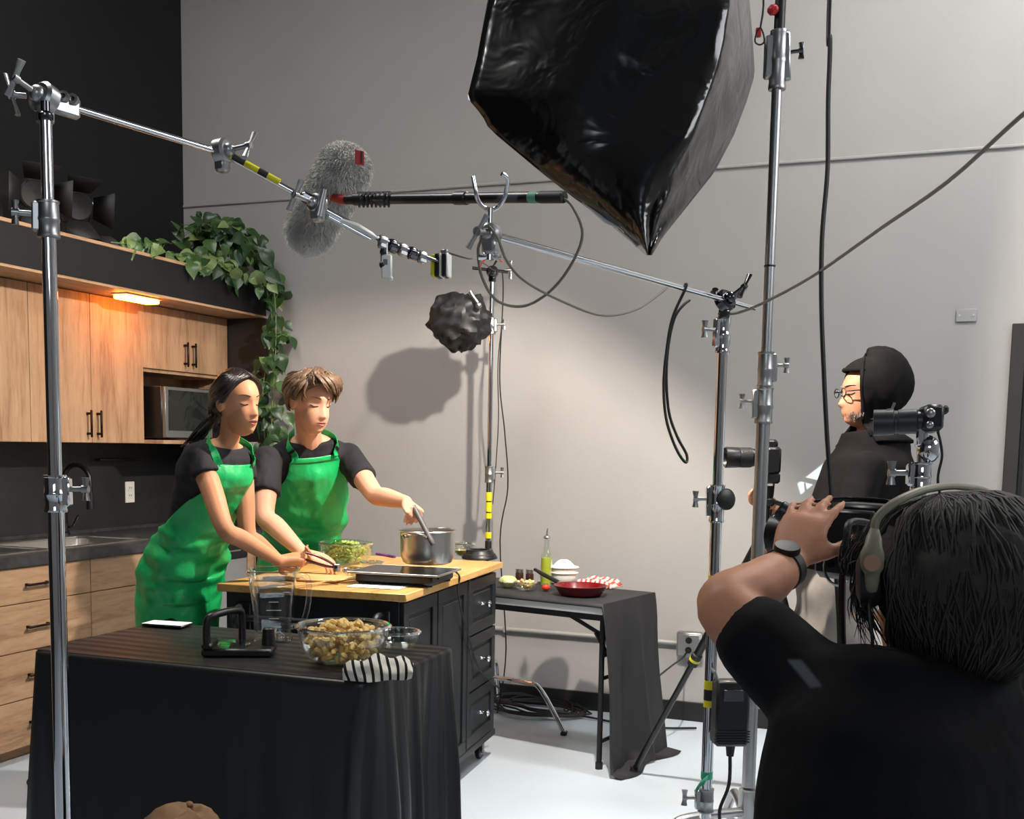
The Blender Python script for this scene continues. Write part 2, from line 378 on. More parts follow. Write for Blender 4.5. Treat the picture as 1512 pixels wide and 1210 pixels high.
# door in the back wall (dark)
e = bpy.data.objects.new('door_1', None); COL.objects.link(e); e.location = (DX0, YB, 0); ORG['door_1'] = Vector((DX0, YB, 0)); struct(e, 'dark painted door in dark frame in the grey wall')
M_DOOR = mottled('dark_door_paint', rgb(38, 38, 36), rgb(44, 44, 42), 4, .5, .05)
b = MB(); b.bx(DX0, DX0+.06, YB-.025, YB+.1, 0, DZ, .003); b.bx(DX1-.06, DX1, YB-.025, YB+.1, 0, DZ, .003); b.bx(DX0+.06, DX1-.06, YB-.025, YB+.1, DZ-.06, DZ, .003); b.build('door_frame', M_DOOR, e, False)
b = MB(); b.bx(DX0+.062, DX1-.062, YB+.01, YB+.055, .008, DZ-.062, .003); d = b.build('door_leaf', M_DOOR, e, False)
b = MB(); b.tube([(DX0+.14, YB+.012, 1.0), (DX0+.14, YB-.05, 1.0), (DX0+.26, YB-.05, 1.0)], .009, 10); b.build('door_handle', M_STEEL, d)
# ledge along the wall, baseboard, conduit
b = MB(); b.bx(XL+.002, XR, YB-.012, YB, 2.766, 2.782, .004); struct(b.build('trim_1', M_WALL, smooth=False))
b = MB(); b.bx(-3.70, DX0, YB-.012, YB, 0, .10, .003); struct(b.build('baseboard_back', M_BASE, smooth=False))
b = MB(); b.bx(DX1, XR, YB-.012, YB, 0, .10, .003); struct(b.build('baseboard_right', M_BASE, smooth=False))
b = MB(); b.bx(XL, -3.715, YB-.02, YB, 0, 2.108, .002); struct(b.build('wall_panel', M_SPLASH, smooth=False))
zc = onY(741, 929, YB-.015).z
b = MB(); b.cyl((-3.70, YB-.016, zc), (-1.245, YB-.016, zc), .013, n=12)
for x in (-3.2, -2.2, -1.6):
    b.box((x, YB-.016, zc), (.022, .032, .034), .003)
tag(b.build('wall_conduit', mat('grey_conduit', rgb(150, 149, 145), .5, .2)), 'thin grey metal conduit running low along the grey wall', 'conduit')
t = thing('outlet_box', (-1.18, YB, zc-.06), 'grey metal electrical box on wall at the end of the conduit', 'outlet box')
b = MB(); b.bx(-1.245, -1.115, YB-.05, YB, zc-.065, zc+.065, .006); b.build('box_body', M_ALU, t)
b = MB(); b.bx(-1.235, -1.125, YB-.056, YB-.05, zc-.055, zc+.055, .002); pl = b.build('cover_plate', M_STEEL, t)
for dz in (-.025, .025):
    b = MB(); b.cyl((-1.18, YB-.056, zc+dz), (-1.18, YB-.060, zc+dz), .017, n=16); b.build('socket', M_BLACKP, pl)
q = onY(1427, 466, YB)
t = thing('wall_plate', (q.x, YB, q.z-.04), 'blank grey painted wall plate high on the grey wall', 'wall plate')
b = MB(); b.bx(q.x-.045, q.x+.045, YB-.008, YB, q.z-.03, q.z+.03, .003); b.build('plate', M_WALL, t)
for dx in (-.03, .03):
    b = MB(); b.cyl((q.x+dx, YB-.008, q.z), (q.x+dx, YB-.011, q.z), .005, n=8); b.build('screw', M_STEEL, t)

# bulkhead above the wall cabinets
SX, SZ0, SZ1 = -3.73, 2.112, 2.312
b = MB(); b.bx(XL, SX, 1.6, YB, SZ0+.012, SZ1-.016); struct(b.build('wall_bulkhead', M_WALLB, smooth=False), 'black painted bulkhead over the oak wall cabinets')
b = MB(); b.bx(XL, SX-.002, 1.6, YB, SZ0, SZ0+.012); struct(b.build('trim_2', M_OAKH, smooth=False), 'oak underside of the black bulkhead')
b = MB(); b.bx(XL, SX+.004, 1.6, YB, SZ1-.016, SZ1, .002); struct(b.build('trim_3', M_OAKH, smooth=False), 'oak strip along the top of the black bulkhead')
b = MB(); b.bx(XL, XL+.012, 1.6, YB-.02, .90, 1.376); struct(b.build('wall_backsplash', M_SPLASH, smooth=False), 'black backsplash between worktop and wall cabinets')

# ------------------------------------------------------------------ cabinets
def bar_handle(parent, c, axis, L=.13, out=(1, 0, 0), m=M_BRONZE):
    c = Vector(c); a = Vector(axis); o = Vector(out); b = MB()
    b.box(c+o*.028, [L*abs(a[i])+.011*(1-abs(a[i])) for i in range(3)], .003)
    for s in (-1, 1):
        p = c+a*(s*(L/2-.018)); b.box(p+o*.012, [.024*abs(o[i])+.012*(1-abs(o[i])) for i in range(3)], .002)
    return b.build('handle', m, parent)
BX = -3.69           # base carcass front; fronts stand proud of it
def base_unit(y0, y1, fronts, label):
    t = thing('base_cabinet', (-4.0, (y0+y1)/2, 0), label, 'cabinet', 'oak base cabinets along the black wall')
    b = MB(); b.bx(XL+.002, BX, y0+.001, y1-.001, .06, .72 if 3.4 < y0 < 4.5 else .848); b.build('body', M_OAKH, t, False)
    b = MB(); b.bx(BX-.07, BX-.055, y0+.001, y1-.001, 0, .06); b.build('toe_kick', M_OAKH, t, False)
    for kind, a0, a1, z0, z1, h in fronts:
        b = MB(); b.bx(BX, BX+.019, a0+.002, a1-.002, z0+.002, z1-.002, .0015); d = b.build(kind, M_OAKH, t, False)
        if h == 'h': bar_handle(d, (BX+.019, (a0+a1)/2, (z0+z1)/2), (0, 1, 0), .15)
        elif h == 'r': bar_handle(d, (BX+.019, a1-.05, z1-.12), (0, 0, 1), .15)
        elif h == 'l': bar_handle(d, (BX+.019, a0+.05, z1-.12), (0, 0, 1), .15)
    return t
Z = [.06, .27, .48, .69, .848]
def drawers(a, b): return [('drawer', a, b, Z[i], Z[i+1], 'h') for i in (3, 2, 1, 0)]
base_unit(3.42, 4.09, drawers(3.42, 4.09), 'oak base cabinet with four drawers next to the sink unit')
base_unit(4.09, 4.72, [('false_front', 4.09, 4.72, Z[3], Z[4], ''), ('door', 4.09, 4.72, Z[0], Z[3], 'r')], 'oak sink cabinet with plain top panel and single door')
base_unit(2.6, 3.42, [('false_front', 2.6, 3.42, Z[3], Z[4], ''), ('door', 2.6, 3.01, Z[0], Z[3], 'r'), ('door', 3.01, 3.42, Z[0], Z[3], 'l')], 'oak base cabinet with double doors beyond the drawer unit')
base_unit(5.34, 5.605, [('door', 5.34, 5.605, Z[0], Z[4], 'l')], 'narrow oak base cabinet between dishwasher and black end panel')
t = thing('dishwasher', (-4.0, 5.03, 0), 'silver dishwasher with black control strip under the dark worktop', 'dishwasher')
b = MB(); b.bx(XL+.01, BX, 4.725, 5.335, .02, .848); b.build('body', M_BLACKP, t, False)
b = MB(); b.bx(BX, BX+.022, 4.73, 5.33, .10, .745, .004); d = b.build('door', M_SILV, t, False)
b = MB(); b.bx(BX, BX+.026, 4.73, 5.33, .75, .845, .004); d = b.build('control_strip', M_BLACKP, t, False)
b = MB(); b.bx(BX+.026, BX+.03, 4.80, 5.26, .790, .797); b.build('strip_line', M_STEEL, d, False)
# worktop with sink cut-out
t = thing('countertop', (-4.0, 4.1, .849), 'dark stone worktop over the oak base cabinets', 'worktop')
SK = (-4.20, -3.76, 3.44, 4.58)
b = MB()
for (x0, x1, y0, y1) in ((XL+.012, SK[0], 2.6, 5.605), (SK[1], BX+.035, 2.6, 5.605), (SK[0], SK[1], 2.6, SK[2]), (SK[0], SK[1], SK[3], 5.605)):
    b.bx(x0, x1, y0, y1, .849, .895)
b.build('slab', M_COUNTER, t, False)
b = MB(); b.bx(XL+.012, XL+.03, 2.6, 5.605, .895, .915, .002); b.build('upstand', M_COUNTER, t, False)
# double sink
t = thing('kitchen_sink', (-3.98, 4.0, .70), 'stainless double bowl drop-in sink set in the dark worktop', 'sink')
b = MB(); x0, x1, y0, y1 = SK; ym = 3.93
rim = .022; basins = ((x0+.06, x1-rim, y0+rim, ym-.015), (x0+.06, x1-rim, ym+.015, y1-rim))
def basin(b, x0, x1, y0, y1, zt, depth, r=.05, n=5):
    def rr(inset, z, rad):
        pts = []
        for (cx, cy, a0) in ((x1-inset-rad, y1-inset-rad, 0), (x0+inset+rad, y1-inset-rad, 90), (x0+inset+rad, y0+inset+rad, 180), (x1-inset-rad, y0+inset+rad, 270)):
            for k in range(n+1):
                a = math.radians(a0+90*k/n); pts.append((cx+rad*math.cos(a), cy+rad*math.sin(a), z))
        return pts
    R = [rr(0, zt, r), rr(.008, zt-.01, r), rr(.012, zt-depth+.02, r), rr(.03, zt-depth, r)]
    b.rings([list(reversed(q)) for q in R][::1], False); k = R[-1]
    b.add(k, [tuple(range(len(k)))])
bowls = []
for q in basins:
    bb = MB(); basin(bb, *q, .899, .17); bb.build('basin', M_STEEL, t)
b = MB()
for (a0, a1, c0, c1) in ((x0-.012, x0+.062, y0-.012, y1+.012), (x1-rim-.002, x1+.012, y0-.012, y1+.012), (x0+.06, x1-rim, y0-.012, y0+rim+.002), (x0+.06, x1-rim, y1-rim-.002, y1+.012), (x0+.06, x1-rim, ym-.017, ym+.017)):
    b.bx(a0, a1, c0, c1, .8955, .9005)
b.build('rim', M_STEEL, t, False)
for q in basins:
    bb = MB(); bb.lathe(((q[0]+q[1])/2, (q[2]+q[3])/2, .731), [(.038, 0), (.034, .004), (.02, .001), (0, .001)], 20); bb.build('drain', M_DKCHR, t)
# faucet
fq = onX(97, 700, -4.22)
t = thing('faucet', (-4.235, fq.y, .90), 'black gooseneck kitchen tap behind the sink', 'tap')
b = MB(); b.lathe((-4.235, fq.y, .90), [(.026, 0), (.026, .012), (.018, .02), (.016, .06)], 20); b.build('tap_base', M_BLACKP, t)
b = MB(); pts = [(-4.235, fq.y, .95), (-4.235, fq.y, 1.18)]
for a in range(0, 181, 20): pts.append((-4.235+.085*(1-math.cos(math.radians(a))), fq.y, 1.18+.085*math.sin(math.radians(a))))
pts += [(-4.065, fq.y, 1.12)]; b.tube(pts, .0125, 12); b.build('spout', M_BLACKP, t)
b = MB(); b.cyl((-4.065, fq.y, 1.125), (-4.065, fq.y, 1.04), .017, .020, 14); b.build('spray_head', M_BLACKP, t)
b = MB(); b.tube([(-4.225, fq.y+.02, .94), (-4.225, fq.y+.05, .945), (-4.20, fq.y+.06, 1.0)], .006, 8); b.build('lever', M_BLACKP, t)
# rail on backsplash
q0, q1 = onX(146, 679, XL+.05), onX(205, 676, XL+.05)
t = thing('wall_rail', (XL+.03, (q0.y+q1.y)/2, q0.z-.02), 'slim black towel rail on the backsplash under wall cabinets', 'rail')
b = MB(); b.cyl((XL+.055, q0.y, q0.z), (XL+.055, q1.y, q0.z), .007, n=10); b.build('bar', M_DKCHR, t)
for y in (q0.y+.02, q1.y-.02):
    b = MB(); b.cyl((XL+.012, y, q0.z), (XL+.055, y, q0.z), .006, n=8); b.build('bracket', M_BLACKP, t)
def outlet(c, nrm, label):
    c = Vector(c); n = Vector(nrm); s = n.cross(Vector((0, 0, 1)))
    F = Matrix((s, Vector((0, 0, 1)), n)).transposed()
    t = thing('wall_outlet', c-Vector((0, 0, .06)), label, 'outlet')
    b = MB(); b.box(c+n*.003, (.074, .118, .007), .002, F); p = b.build('cover_plate', M_WHITE, t, False)
    for dz in (-.021, .021):
        b = MB(); b.box(c+n*.0075+Vector((0, 0, dz)), (.034, .030, .003), .001, F); f = b.build('socket_face', M_WHITE, t, False)
        for dx in (-.007, .007):
            b = MB(); b.box(c+n*.0095+Vector((0, 0, dz+.003))+s*dx, (.003, .010, .001), 0, F); b.build('slot', M_BLACKP, f, False)
q = onX(191, 727, XL+.012); outlet(q, (1, 0, 0), 'white double wall outlet on the black backsplash right of sink')
q = onY(373, 668, YB-.02); outlet(q, (0, -1, 0), 'white wall outlet on black end panel between the two cooks')
# wall cabinets
UX = -4.0; UZ0, UZ1 = 1.378, 2.110
def wall_unit(y0, y1, z0, fronts, label, niche=False):
    t = thing('wall_cabinet', (-4.15, (y0+y1)/2, UZ0), label, 'cabinet', 'oak wall cabinets under the black bulkhead')
    b = MB()
    if not niche: b.bx(XL+.002, UX, y0+.0008, y1-.0008, z0, UZ1)
    else:
        b.bx(XL+.002, UX, y0+.0008, y1-.0008, z0-.018, UZ1); b.bx(XL+.002, UX, y1-.018, y1-.0008, UZ0, z0-.018); b.bx(XL+.002, XL+.014, y0+.0008, y1-.018, UZ0, z0-.018)
    b.build('body', M_OAKV, t, False)
    if niche:
        b = MB(); b.bx(XL+.002, UX+.14, y0+.0008, y1-.0008, UZ0, UZ0+.020, .001); b.build('shelf', M_OAKH, t, False)
    for a0, a1, h in fronts:
        b = MB(); b.bx(UX, UX+.019, a0+.0015, a1-.0015, z0+.001, UZ1-.002, .0015); d = b.build('door', M_OAKV, t, False)
        y = a1-.035 if h == 'r' else a0+.035
        bar_handle(d, (UX+.019, y, z0+.095), (0, 0, 1), .135)
    return t
wall_unit(3.28, 4.07, UZ0, [(3.28, 3.675, 'r'), (3.675, 4.07, 'l')], 'tall oak wall cabinet whose doors run behind the chrome stand')
wall_unit(4.07, 4.86, UZ0, [(4.07, 4.47, 'r'), (4.47, 4.86, 'l')], 'tall oak wall cabinet with paired bronze handles beneath the orange lamp')
wall_unit(4.86, 5.605, 1.776, [(4.86, 5.235, 'r'), (5.235, 5.605, 'l')], 'short oak wall cabinet above the microwave niche', True)
wall_unit(2.4, 3.28, UZ0, [(2.4, 2.84, 'r'), (2.84, 3.28, 'l')], 'tall oak wall cabinet farthest from the grey wall')
# microwave
MX, my0, my1, mz0, mz1 = -3.90, 4.90, 5.44, UZ0+.022, UZ0+.022+.285
t = thing('microwave', (-4.1, 5.2, mz0), 'black microwave oven with grey glass door in the oak niche', 'microwave')
b = MB(); b.bx(XL+.03, MX, my0, my1, mz0+.008, mz1, .006); b.build('casing', M_BLACKP, t)
b = MB(); b.bx(MX, MX+.02, my0+.005, my1-.125, mz0+.012, mz1-.004, .003); d = b.build('door', mat('silver_grey_panel', rgb(120, 122, 120), .3, .5), t)
b = MB(); b.bx(MX+.02, MX+.023, my0+.03, my1-.15, mz0+.05, mz1-.02, .001); b.build('door_glass', mat('dark_mirror_glass', rgb(40, 44, 42), .05, .3), d)
b = MB(); b.bx(MX, MX+.02, my1-.122, my1-.005, mz0+.012, mz1-.004, .003); d = b.build('control_panel', M_BLACKP, t)
for i in range(4):
    for j in range(3):
        b = MB(); b.bx(MX+.02, MX+.022, my1-.11+j*.034, my1-.085+j*.034, mz0+.05+i*.03, mz0+.07+i*.03); b.build('button', M_DKCHR, d, False)
b = MB(); b.bx(MX+.02, MX+.021, my1-.11, my1-.02, mz1-.06, mz1-.03); b.build('display', M_LCD, d, False)
for y in (my0+.04, my1-.04):
    b = MB(); b.cyl((MX-.05, y, mz0-.002), (MX-.05, y, mz0+.01), .012, n=10); b.build('foot', M_RUBBER, t)
# orange lamp under the bulkhead
q0, q1 = onZ(182, 439, SZ0-.012), onZ(238, 442, SZ0-.012)
t = thing('cabinet_light', (-3.82, (q0.y+q1.y)/2, SZ0-.03), 'small glowing orange light bar under the black bulkhead', 'light')
yl = ((q0.y+q1.y)/2, .125)
b = MB(); b.bx(-3.87, -3.77, yl[0]-yl[1]-.008, yl[0]+yl[1]+.008, SZ0-.008, SZ0-.0005, .002); b.build('housing', M_WHITE, t)
b = MB(); b.bx(-3.862, -3.778, yl[0]-yl[1], yl[0]+yl[1], SZ0-.028, SZ0-.008, .006); b.build('diffuser', emis('orange_glow', (1, .27, .025, 1), 36), t)
# ------------------------------------------------------------------ draped cloth, tables
def superrect(hx, hy, r, n, N):
    """points + outward normals round a rounded rectangle, evenly by arc length"""
    P = []
    per = []
    for (cx, cy, a0) in ((hx-r, hy-r, 0), (-hx+r, hy-r, 90), (-hx+r, -hy+r, 180), (hx-r, -hy+r, 270)):
        for k in range(n+1):
            a = math.radians(a0+90*k/n); P.append((Vector((cx+r*math.cos(a), cy+r*math.sin(a), 0)), Vector((math.cos(a), math.sin(a), 0))))
    L = [0]
    for i in range(len(P)): L.append(L[-1]+(P[(i+1) % len(P)][0]-P[i][0]).length)
    out = []
    for j in range(N):
        s = L[-1]*j/N; i = max(k for k in range(len(P)) if L[k] <= s+1e-9); t = (s-L[i])/max(1e-9, L[i+1]-L[i]); q = (i+1) % len(P)
        out.append((P[i][0].lerp(P[q][0], t), P[i][1].lerp(P[q][1], t).normalized(), s/L[-1]))
    return out
def rot2(v, a): return Vector((v.x*math.cos(a)-v.y*math.sin(a), v.x*math.sin(a)+v.y*math.cos(a), v.z))
M_CLOTH = mat('black_striped_cloth', rgb(27, 27, 28), .55, spec=.35)
_v = tex(M_CLOTH, (1, 1, 1)); _w = wave(M_CLOTH, _v, 5.2, .25, 'Y', 'SIN'); _n = noise(M_CLOTH, _v, 3, 3)
_n2, _l2, _b2 = nt(M_CLOTH)
setc(M_CLOTH, ramp(M_CLOTH, _w, [(.35, rgb(21, 21, 22)), (.65, rgb(38, 37, 39))]))
_rr = ramp(M_CLOTH, _w, [(.35, (.58, .58, .58, 1)), (.65, (.36, .36, .36, 1))]); _l2.new(_rr, _b2.inputs['Roughness']); bump(M_CLOTH, noise(M_CLOTH, _v, 40, 3), .12, .003)

TZ = .78
tc = Vector((-1.935, 2.815, 0)); ta = math.radians(1.5); thx, thy = .545, .285
t = thing('folding_table', (tc.x, tc.y, 0), 'rectangular folding table hidden under the long black cloth', 'table')
T = lambda x, y, z: tc + rot2(Vector((x, y, z)), ta)
b = MB(); b.box(T(0, 0, TZ-.025), (2*thx-.01, 2*thy-.01, .03), .008, Matrix.Rotation(ta, 3, 'Z')); b.build('tabletop', M_WHITE, t)
for sx in (-1, 1):
    for sy in (-1, 1):
        b = MB(); b.cyl(T(sx*(thx-.1), sy*(thy-.07), 0), T(sx*(thx-.1), sy*(thy-.07), TZ-.04), .014, n=10); b.build('leg', M_RUBBER, t)
# cloth
N = 220; base = superrect(thx, thy, .03, 4, N); rnd = random.Random(3)
ph = [rnd.uniform(0, 6.28) for _ in range(8)]
def wv(s, k): return sum(math.sin(2*PI*s*f+ph[i])*a for i, (f, a) in enumerate(((9, .5), (17, .4), (29, .28), (41, .18))))*k
rows = []
for tt in (0, .004, .012, .03, .07, .14, .24, .36, .48, .6, .72, .84, .93, 1.0):
    row = []
    for p, nrm, s in base:
        drop = tt*(TZ-.02)
        # longer flare at the corners (cloth hangs in cones there)
        cornr = max(0, (abs(p.x)/thx)**14*(abs(p.y)/thy)**14)
        right = 1.0 if p.x > thx-.06 else .0
        fl = .010+ .006*tt + cornr*.07*min(1, tt*1.5)*(1.0 if p.x < 0 else .4) + (.02*tt if right else 0)
        am = (.004+.030*right)*min(1, tt*2.2)
        q = p + nrm*((fl+wv(s, am)) if tt > .01 else (.004 if tt else -.004)); q = q + Vector((wv(s+.37, am*.5)*nrm.y, wv(s+.37, am*.5)*nrm.x, 0))
        z = TZ-drop if tt > .0 else TZ
        row.append(T(q.x, q.y, max(z, .006)))
    rows.append(row)
b = MB(); b.rings([list(r) for r in rows][::-1], False)
# top surface with slight creases
NX, NY = 40, 22
G = [[None]*(NX+1) for _ in range(NY+1)]
for j in range(NY+1):
    for i in range(NX+1):
        x = -thx+2*thx*i/NX; y = -thy+2*thy*j/NY; e = min(thx-abs(x), thy-abs(y))
        G[j][i] = T(x*.999, y*.999, TZ+.0012*math.sin(x*9+y*3)*min(1, e*12)+.001*math.sin(y*23)*min(1, e*12))
b.grid(G)
o = b.build('tablecloth', M_CLOTH, ang=60); tag(o, 'long black striped cloth draped over the front table to the floor', 'tablecloth')

# ------------------------------------------------------------------ things on the front table
def bowl_prof(r, h, foot=.35, th=.004):
    out = [(0, 0), (r*foot, 0), (r*(foot+.08), .003)]
    for k in range(1, 9):
        a = k/8; out.append((r*(foot+.08)+(r*(1-foot-.08))*math.sin(a*PI/2)**.8, .003+(h-.003)*(1-math.cos(a*PI/2))**.9))
    inner = [(max(q[0]-th, 0), q[1]+(th if i < 3 else th*.4)) for i, q in enumerate(out)][::-1]
    rim = [(r+.006, h), (r+.007, h+.003), (r+.003, h+.006), (r-th, h+.004)]
    return out + rim + inner[1:]
def glass_bowl(c, r, h, label, name='glass_bowl', m=M_GLASS, group=None, foot=.42):
    t = thing(name, c, label, 'bowl', group); b = MB(); b.lathe(c, bowl_prof(r, h, foot), 40); w_ = b.build('bowl_wall', m, t, ang=80)
    if m is M_GLASS: b = MB(); b.lathe(c+Vector((0, 0, h)), [(r-.003, -.001), (r+.0075, -.002), (r+.0085, .003), (r+.003, .0068), (r-.003, .0045)], 40, close=True); b.build('rim', M_RIM, w_)
    return t
c = onZ(507, 978, TZ+.002); pb = c.copy()
glass_bowl(c, .128, .102, 'large clear glass bowl full of pasta on the black cloth')
M_PASTA = mottled('cooked_pasta', rgb(212, 172, 96), rgb(230, 196, 128), 30, .5, .05)
# pasta pieces: short ridged tubes heaped in the bowl
rnd = random.Random(5); protos = []
for k in range(4):
    b = MB(); cv = .5+.5*k/3
    P = [Vector((math.cos(a)*.013-.013, 0, math.sin(a)*.013)) for a in [cv*q/5*1.7-.85*cv for q in range(6)]]
    b.tube(P, [.0062, .0072, .0074, .0074, .0072, .0062], 7); o = b.build('pasta_piece', M_PASTA, origin=(0, 0, 0)); protos.append(o.data); bpy.data.objects.remove(o)
pts = []
tries = 0
while len(pts) < 230 and tries < 20000:
    tries += 1
    h = rnd.uniform(.018, .112); a = rnd.uniform(0, 2*PI); f = min(1, (h/.102))
    rmax = .118*(.42+.08+(.5)*math.sin(math.acos(max(-1, 1-f**1.1)))**.8)-.014 if h < .09 else .085*math.sqrt(max(0, (.122-h)/.032))
    r = rmax*math.sqrt(rnd.random()); p = Vector((r*math.cos(a), r*math.sin(a), h))
    if h < .075 and r < rmax-.03: continue
    if any((p-q).length < .0125 for q in pts): continue
    pts.append(p)
for p in pts:
    o = bpy.data.objects.new('pasta_piece', rnd.choice(protos)); COL.objects.link(o); o.location = pb+p
    o.rotation_euler = (rnd.uniform(0, 6.3), rnd.uniform(0, 6.3), rnd.uniform(0, 6.3)); o.scale = [rnd.uniform(.9, 1.25)]*3
    tag(o, 'small pale pasta piece heaped in the large glass bowl', 'pasta', 'pasta pieces in the glass bowl')
c = onZ(588, 958, TZ+.002); glass_bowl(c, .062, .05, 'small empty clear glass bowl behind the pasta bowl')
# white phone
c = onZ(247, 925, TZ+.002); t = thing('phone', c, 'white phone lying flat at the rear of the black cloth', 'phone')
F = Matrix.Rotation(.12, 3, 'Z'); b = MB(); b.box(c+Vector((0, 0, .006)), (.148, .075, .008), .003, F); b.build('body', M_BLACKP, t)
b = MB(); b.box(c+Vector((0, 0, .0106)), (.146, .073, .0012), .0004, F); b.build('screen', M_PAPER, t)
# blender jar (clear square jar standing upside open) and its black chopper base
c = onZ(404, 945, TZ+.002); jar = c.copy()
t = thing('blender_jar', c, 'tall clear square plastic blender jar with measuring marks', 'blender jar')
def sq(r, z, rad, n=5, ang=0, c=c):
    out = []
    for a0, sx, sy in ((0, 1, 1), (90, -1, 1), (180, -1, -1), (270, 1, -1)):
        for k in range(n+1):
            a = math.radians(a0+90*k/n); p = rot2(Vector((sx*(r-rad)+rad*math.cos(a), sy*(r-rad)+rad*math.sin(a), 0)), ang); out.append(c+p+Vector((0, 0, z)))
    return out
b = MB(); A = .5
b.rings([sq(.052, 0, .014, 5, A), sq(.054, .004, .014, 5, A), sq(.060, .11, .016, 5, A), sq(.073, .215, .018, 5, A), sq(.076, .222, .018, 5, A), sq(.071, .22, .016, 5, A), sq(.057, .11, .014, 5, A), sq(.050, .008, .012, 5, A)])
jb = b.build('jar_wall', M_PLEX, t, ang=70)
b = MB(); b.tube(sq(.0755, .221, .018, 5, A), .0026, 6, closed=True); b.build('jar_rim', M_RIM, jb); b = MB(); b.tube(sq(.0545, .004, .014, 5, A), .0026, 6, closed=True); b.build('jar_foot', M_RIM, jb)
for i in range(6):
    z = .05+i*.026; r = .0605 if z < .11 else .0605+(z-.11)*.124
    b = MB(); b.box(c+rot2(Vector((.006, -r-.0015, z)), A), (.03 if i % 2 else .045, .0012, .002), 0, Matrix.Rotation(A, 3, 'Z')); b.build('measure_mark', M_WHITE, jb, False)
b = MB(); d = CR.copy(); d.z = 0; d.normalize()
d2 = (d*.8-Vector((CF.x, CF.y, 0)).normalized()*.25).normalized()
b.tube([c+d2*.073+Vector((0, 0, .205)), c+d2*.118+Vector((0, 0, .202)), c+d2*.122+Vector((0, 0, .13)), c+d2*.1+Vector((0, 0, .06)), c+d2*.062+Vector((0, 0, .045))], .011, 10, sm=5, flat=.8); b.build('jar_handle', M_PLEX, t)
b = MB()
for k in range(4):
    a = k*PI/2+.3; b.tube([c+Vector((0, 0, .018)), c+Vector((math.cos(a)*.02, math.sin(a)*.02, .024)), c+Vector((math.cos(a)*.036, math.sin(a)*.036, .034 if k % 2 else .014))], [.004, .004, .001], 6)
b.cyl(c+Vector((0, 0, .008)), c+Vector((0, 0, .024)), .008, n=10); b.build('blade', M_STEEL, t)
c = onZ(354, 966, TZ+.002)
t = thing('press_stand', c, 'black plastic kitchen press with loop handle and glass disc', 'kitchen press')
F3 = Matrix.Rotation(.45, 3, 'Z'); P = lambda x, y, z: c + F3 @ Vector((x, y, z))
b = MB(); b.box(P(0, 0, .012), (.20, .115, .024), .006, F3); b.box(P(-.085, 0, .03), (.03, .11, .02), .006, F3); b.build('base', M_BLACKP, t)
b = MB(); b.tube([P(-.085, -.045, .03), P(-.085, -.045, .095), P(-.07, -.035, .118), P(-.01, .03, .124), P(.0, .045, .10), P(.0, .045, .02)], .011, 10, sm=4); b.build('loop_handle', M_BLACKP, t)
b = MB(); b.lathe(P(-.015, -.012, .025), [(0, 0), (.046, 0), (.048, .008), (.044, .012), (.0, .010)], 28); b.build('glass_disc', M_GLASS, t)
b = MB(); b.cyl(P(.08, .02, .02), P(.08, .02, .075), .021, .017, 16, .004); b.build('knob', M_BLACKP, t)
# striped tea towel
M_TOWEL = mat('striped_towel', rgb(200, 196, 186), .9, spec=.1); v = tex(M_TOWEL, (1, 1, 1), 'UV')
setc(M_TOWEL, ramp(M_TOWEL, wave(M_TOWEL, v, 1.2, .2, 'X', 'SIN'), [(.0, rgb(205, 200, 188)), (.70, rgb(205, 200, 188)), (.76, rgb(34, 33, 34)), (1, rgb(34, 33, 34))])); bump(M_TOWEL, noise(M_TOWEL, tex(M_TOWEL), 220, 2), .35, .003)
q0, q1 = onZ(512, 992, TZ+.02), onZ(606, 992, TZ+.02)
ax = (q1-q0); L = ax.length; ax.normalize(); sd = Vector((-ax.y, ax.x, 0))
rows = []; uvs = []
rnd = random.Random(11)
for i in range(33):
    u = i/32; wd = .030+.022*math.sin(min(1, u*1.25)*PI*.62)+(.012*math.sin(u*7)); hh = .019+.019*math.sin(u*PI)**.6+.005*math.sin(u*17)
    row = []
    for k in range(29):
        a = 2*PI*k/28; lump = 1+.13*math.sin(3*a+u*6)+.08*math.sin(5*a-u*11)
        y = math.cos(a)*wd*lump; z = max(-.017, math.sin(a)*hh*lump)
        row.append(q0+ax*(L*(u*1.1-.05))+sd*(y-.012+.02*u)+Vector((0, 0, z)))
        uvs.append((u*2.3+.10*math.sin(a+u*2), a/6.28))
    rows.append(row)
b = MB(); b.grid(rows, True); n0 = len(rows[0])
o = b.build('tea_towel', M_TOWEL, ang=75); tag(o, 'crumpled cream tea towel with dark stripes at the table corner', 'towel')
uvl = o.data.uv_layers.new(name='UVMap')
for lp in o.data.loops: uvl.data[lp.index].uv = uvs[lp.vertex_index]

# ------------------------------------------------------------------ kitchen cart
CZ = .885
FR, BR, FL = onZ(600, 878, CZ), onZ(743, 830, CZ), onZ(320, 862, CZ)
e1 = (BR-FR).normalized(); e2 = Vector((e1.y, -e1.x, 0))      # e1 along the long side, e2 outwards (towards +X)
if e2.x < 0: e2 = -e2
CL = (BR-FR).length; CW = .735
CM = Matrix((e1, e2, Vector((0, 0, 1)))).transposed()
cc = FR + e1*(CL/2) - e2*(CW/2); cc.z = 0
K = lambda a, b_, z: cc + e1*a + e2*b_ + Vector((0, 0, z))     # cart coordinates: a along, b across
t = cart = thing('kitchen_cart', cc, 'black kitchen island cart with butcher block top on casters', 'kitchen cart')
b = MB(); b.box(K(0, 0, CZ-.014), (CL, CW, .028), .003, CM); b.build('worktop', M_BUTCH, t)
ov = .025; bl, bw = CL-2*ov, CW-2*ov; z0, z1 = .10, CZ-.028
b = MB(); b.box(K(0, -.006, (z0+z1)/2), (bl, bw-.012, z1-z0), .002, CM); b.build('body', M_CART, t, False)
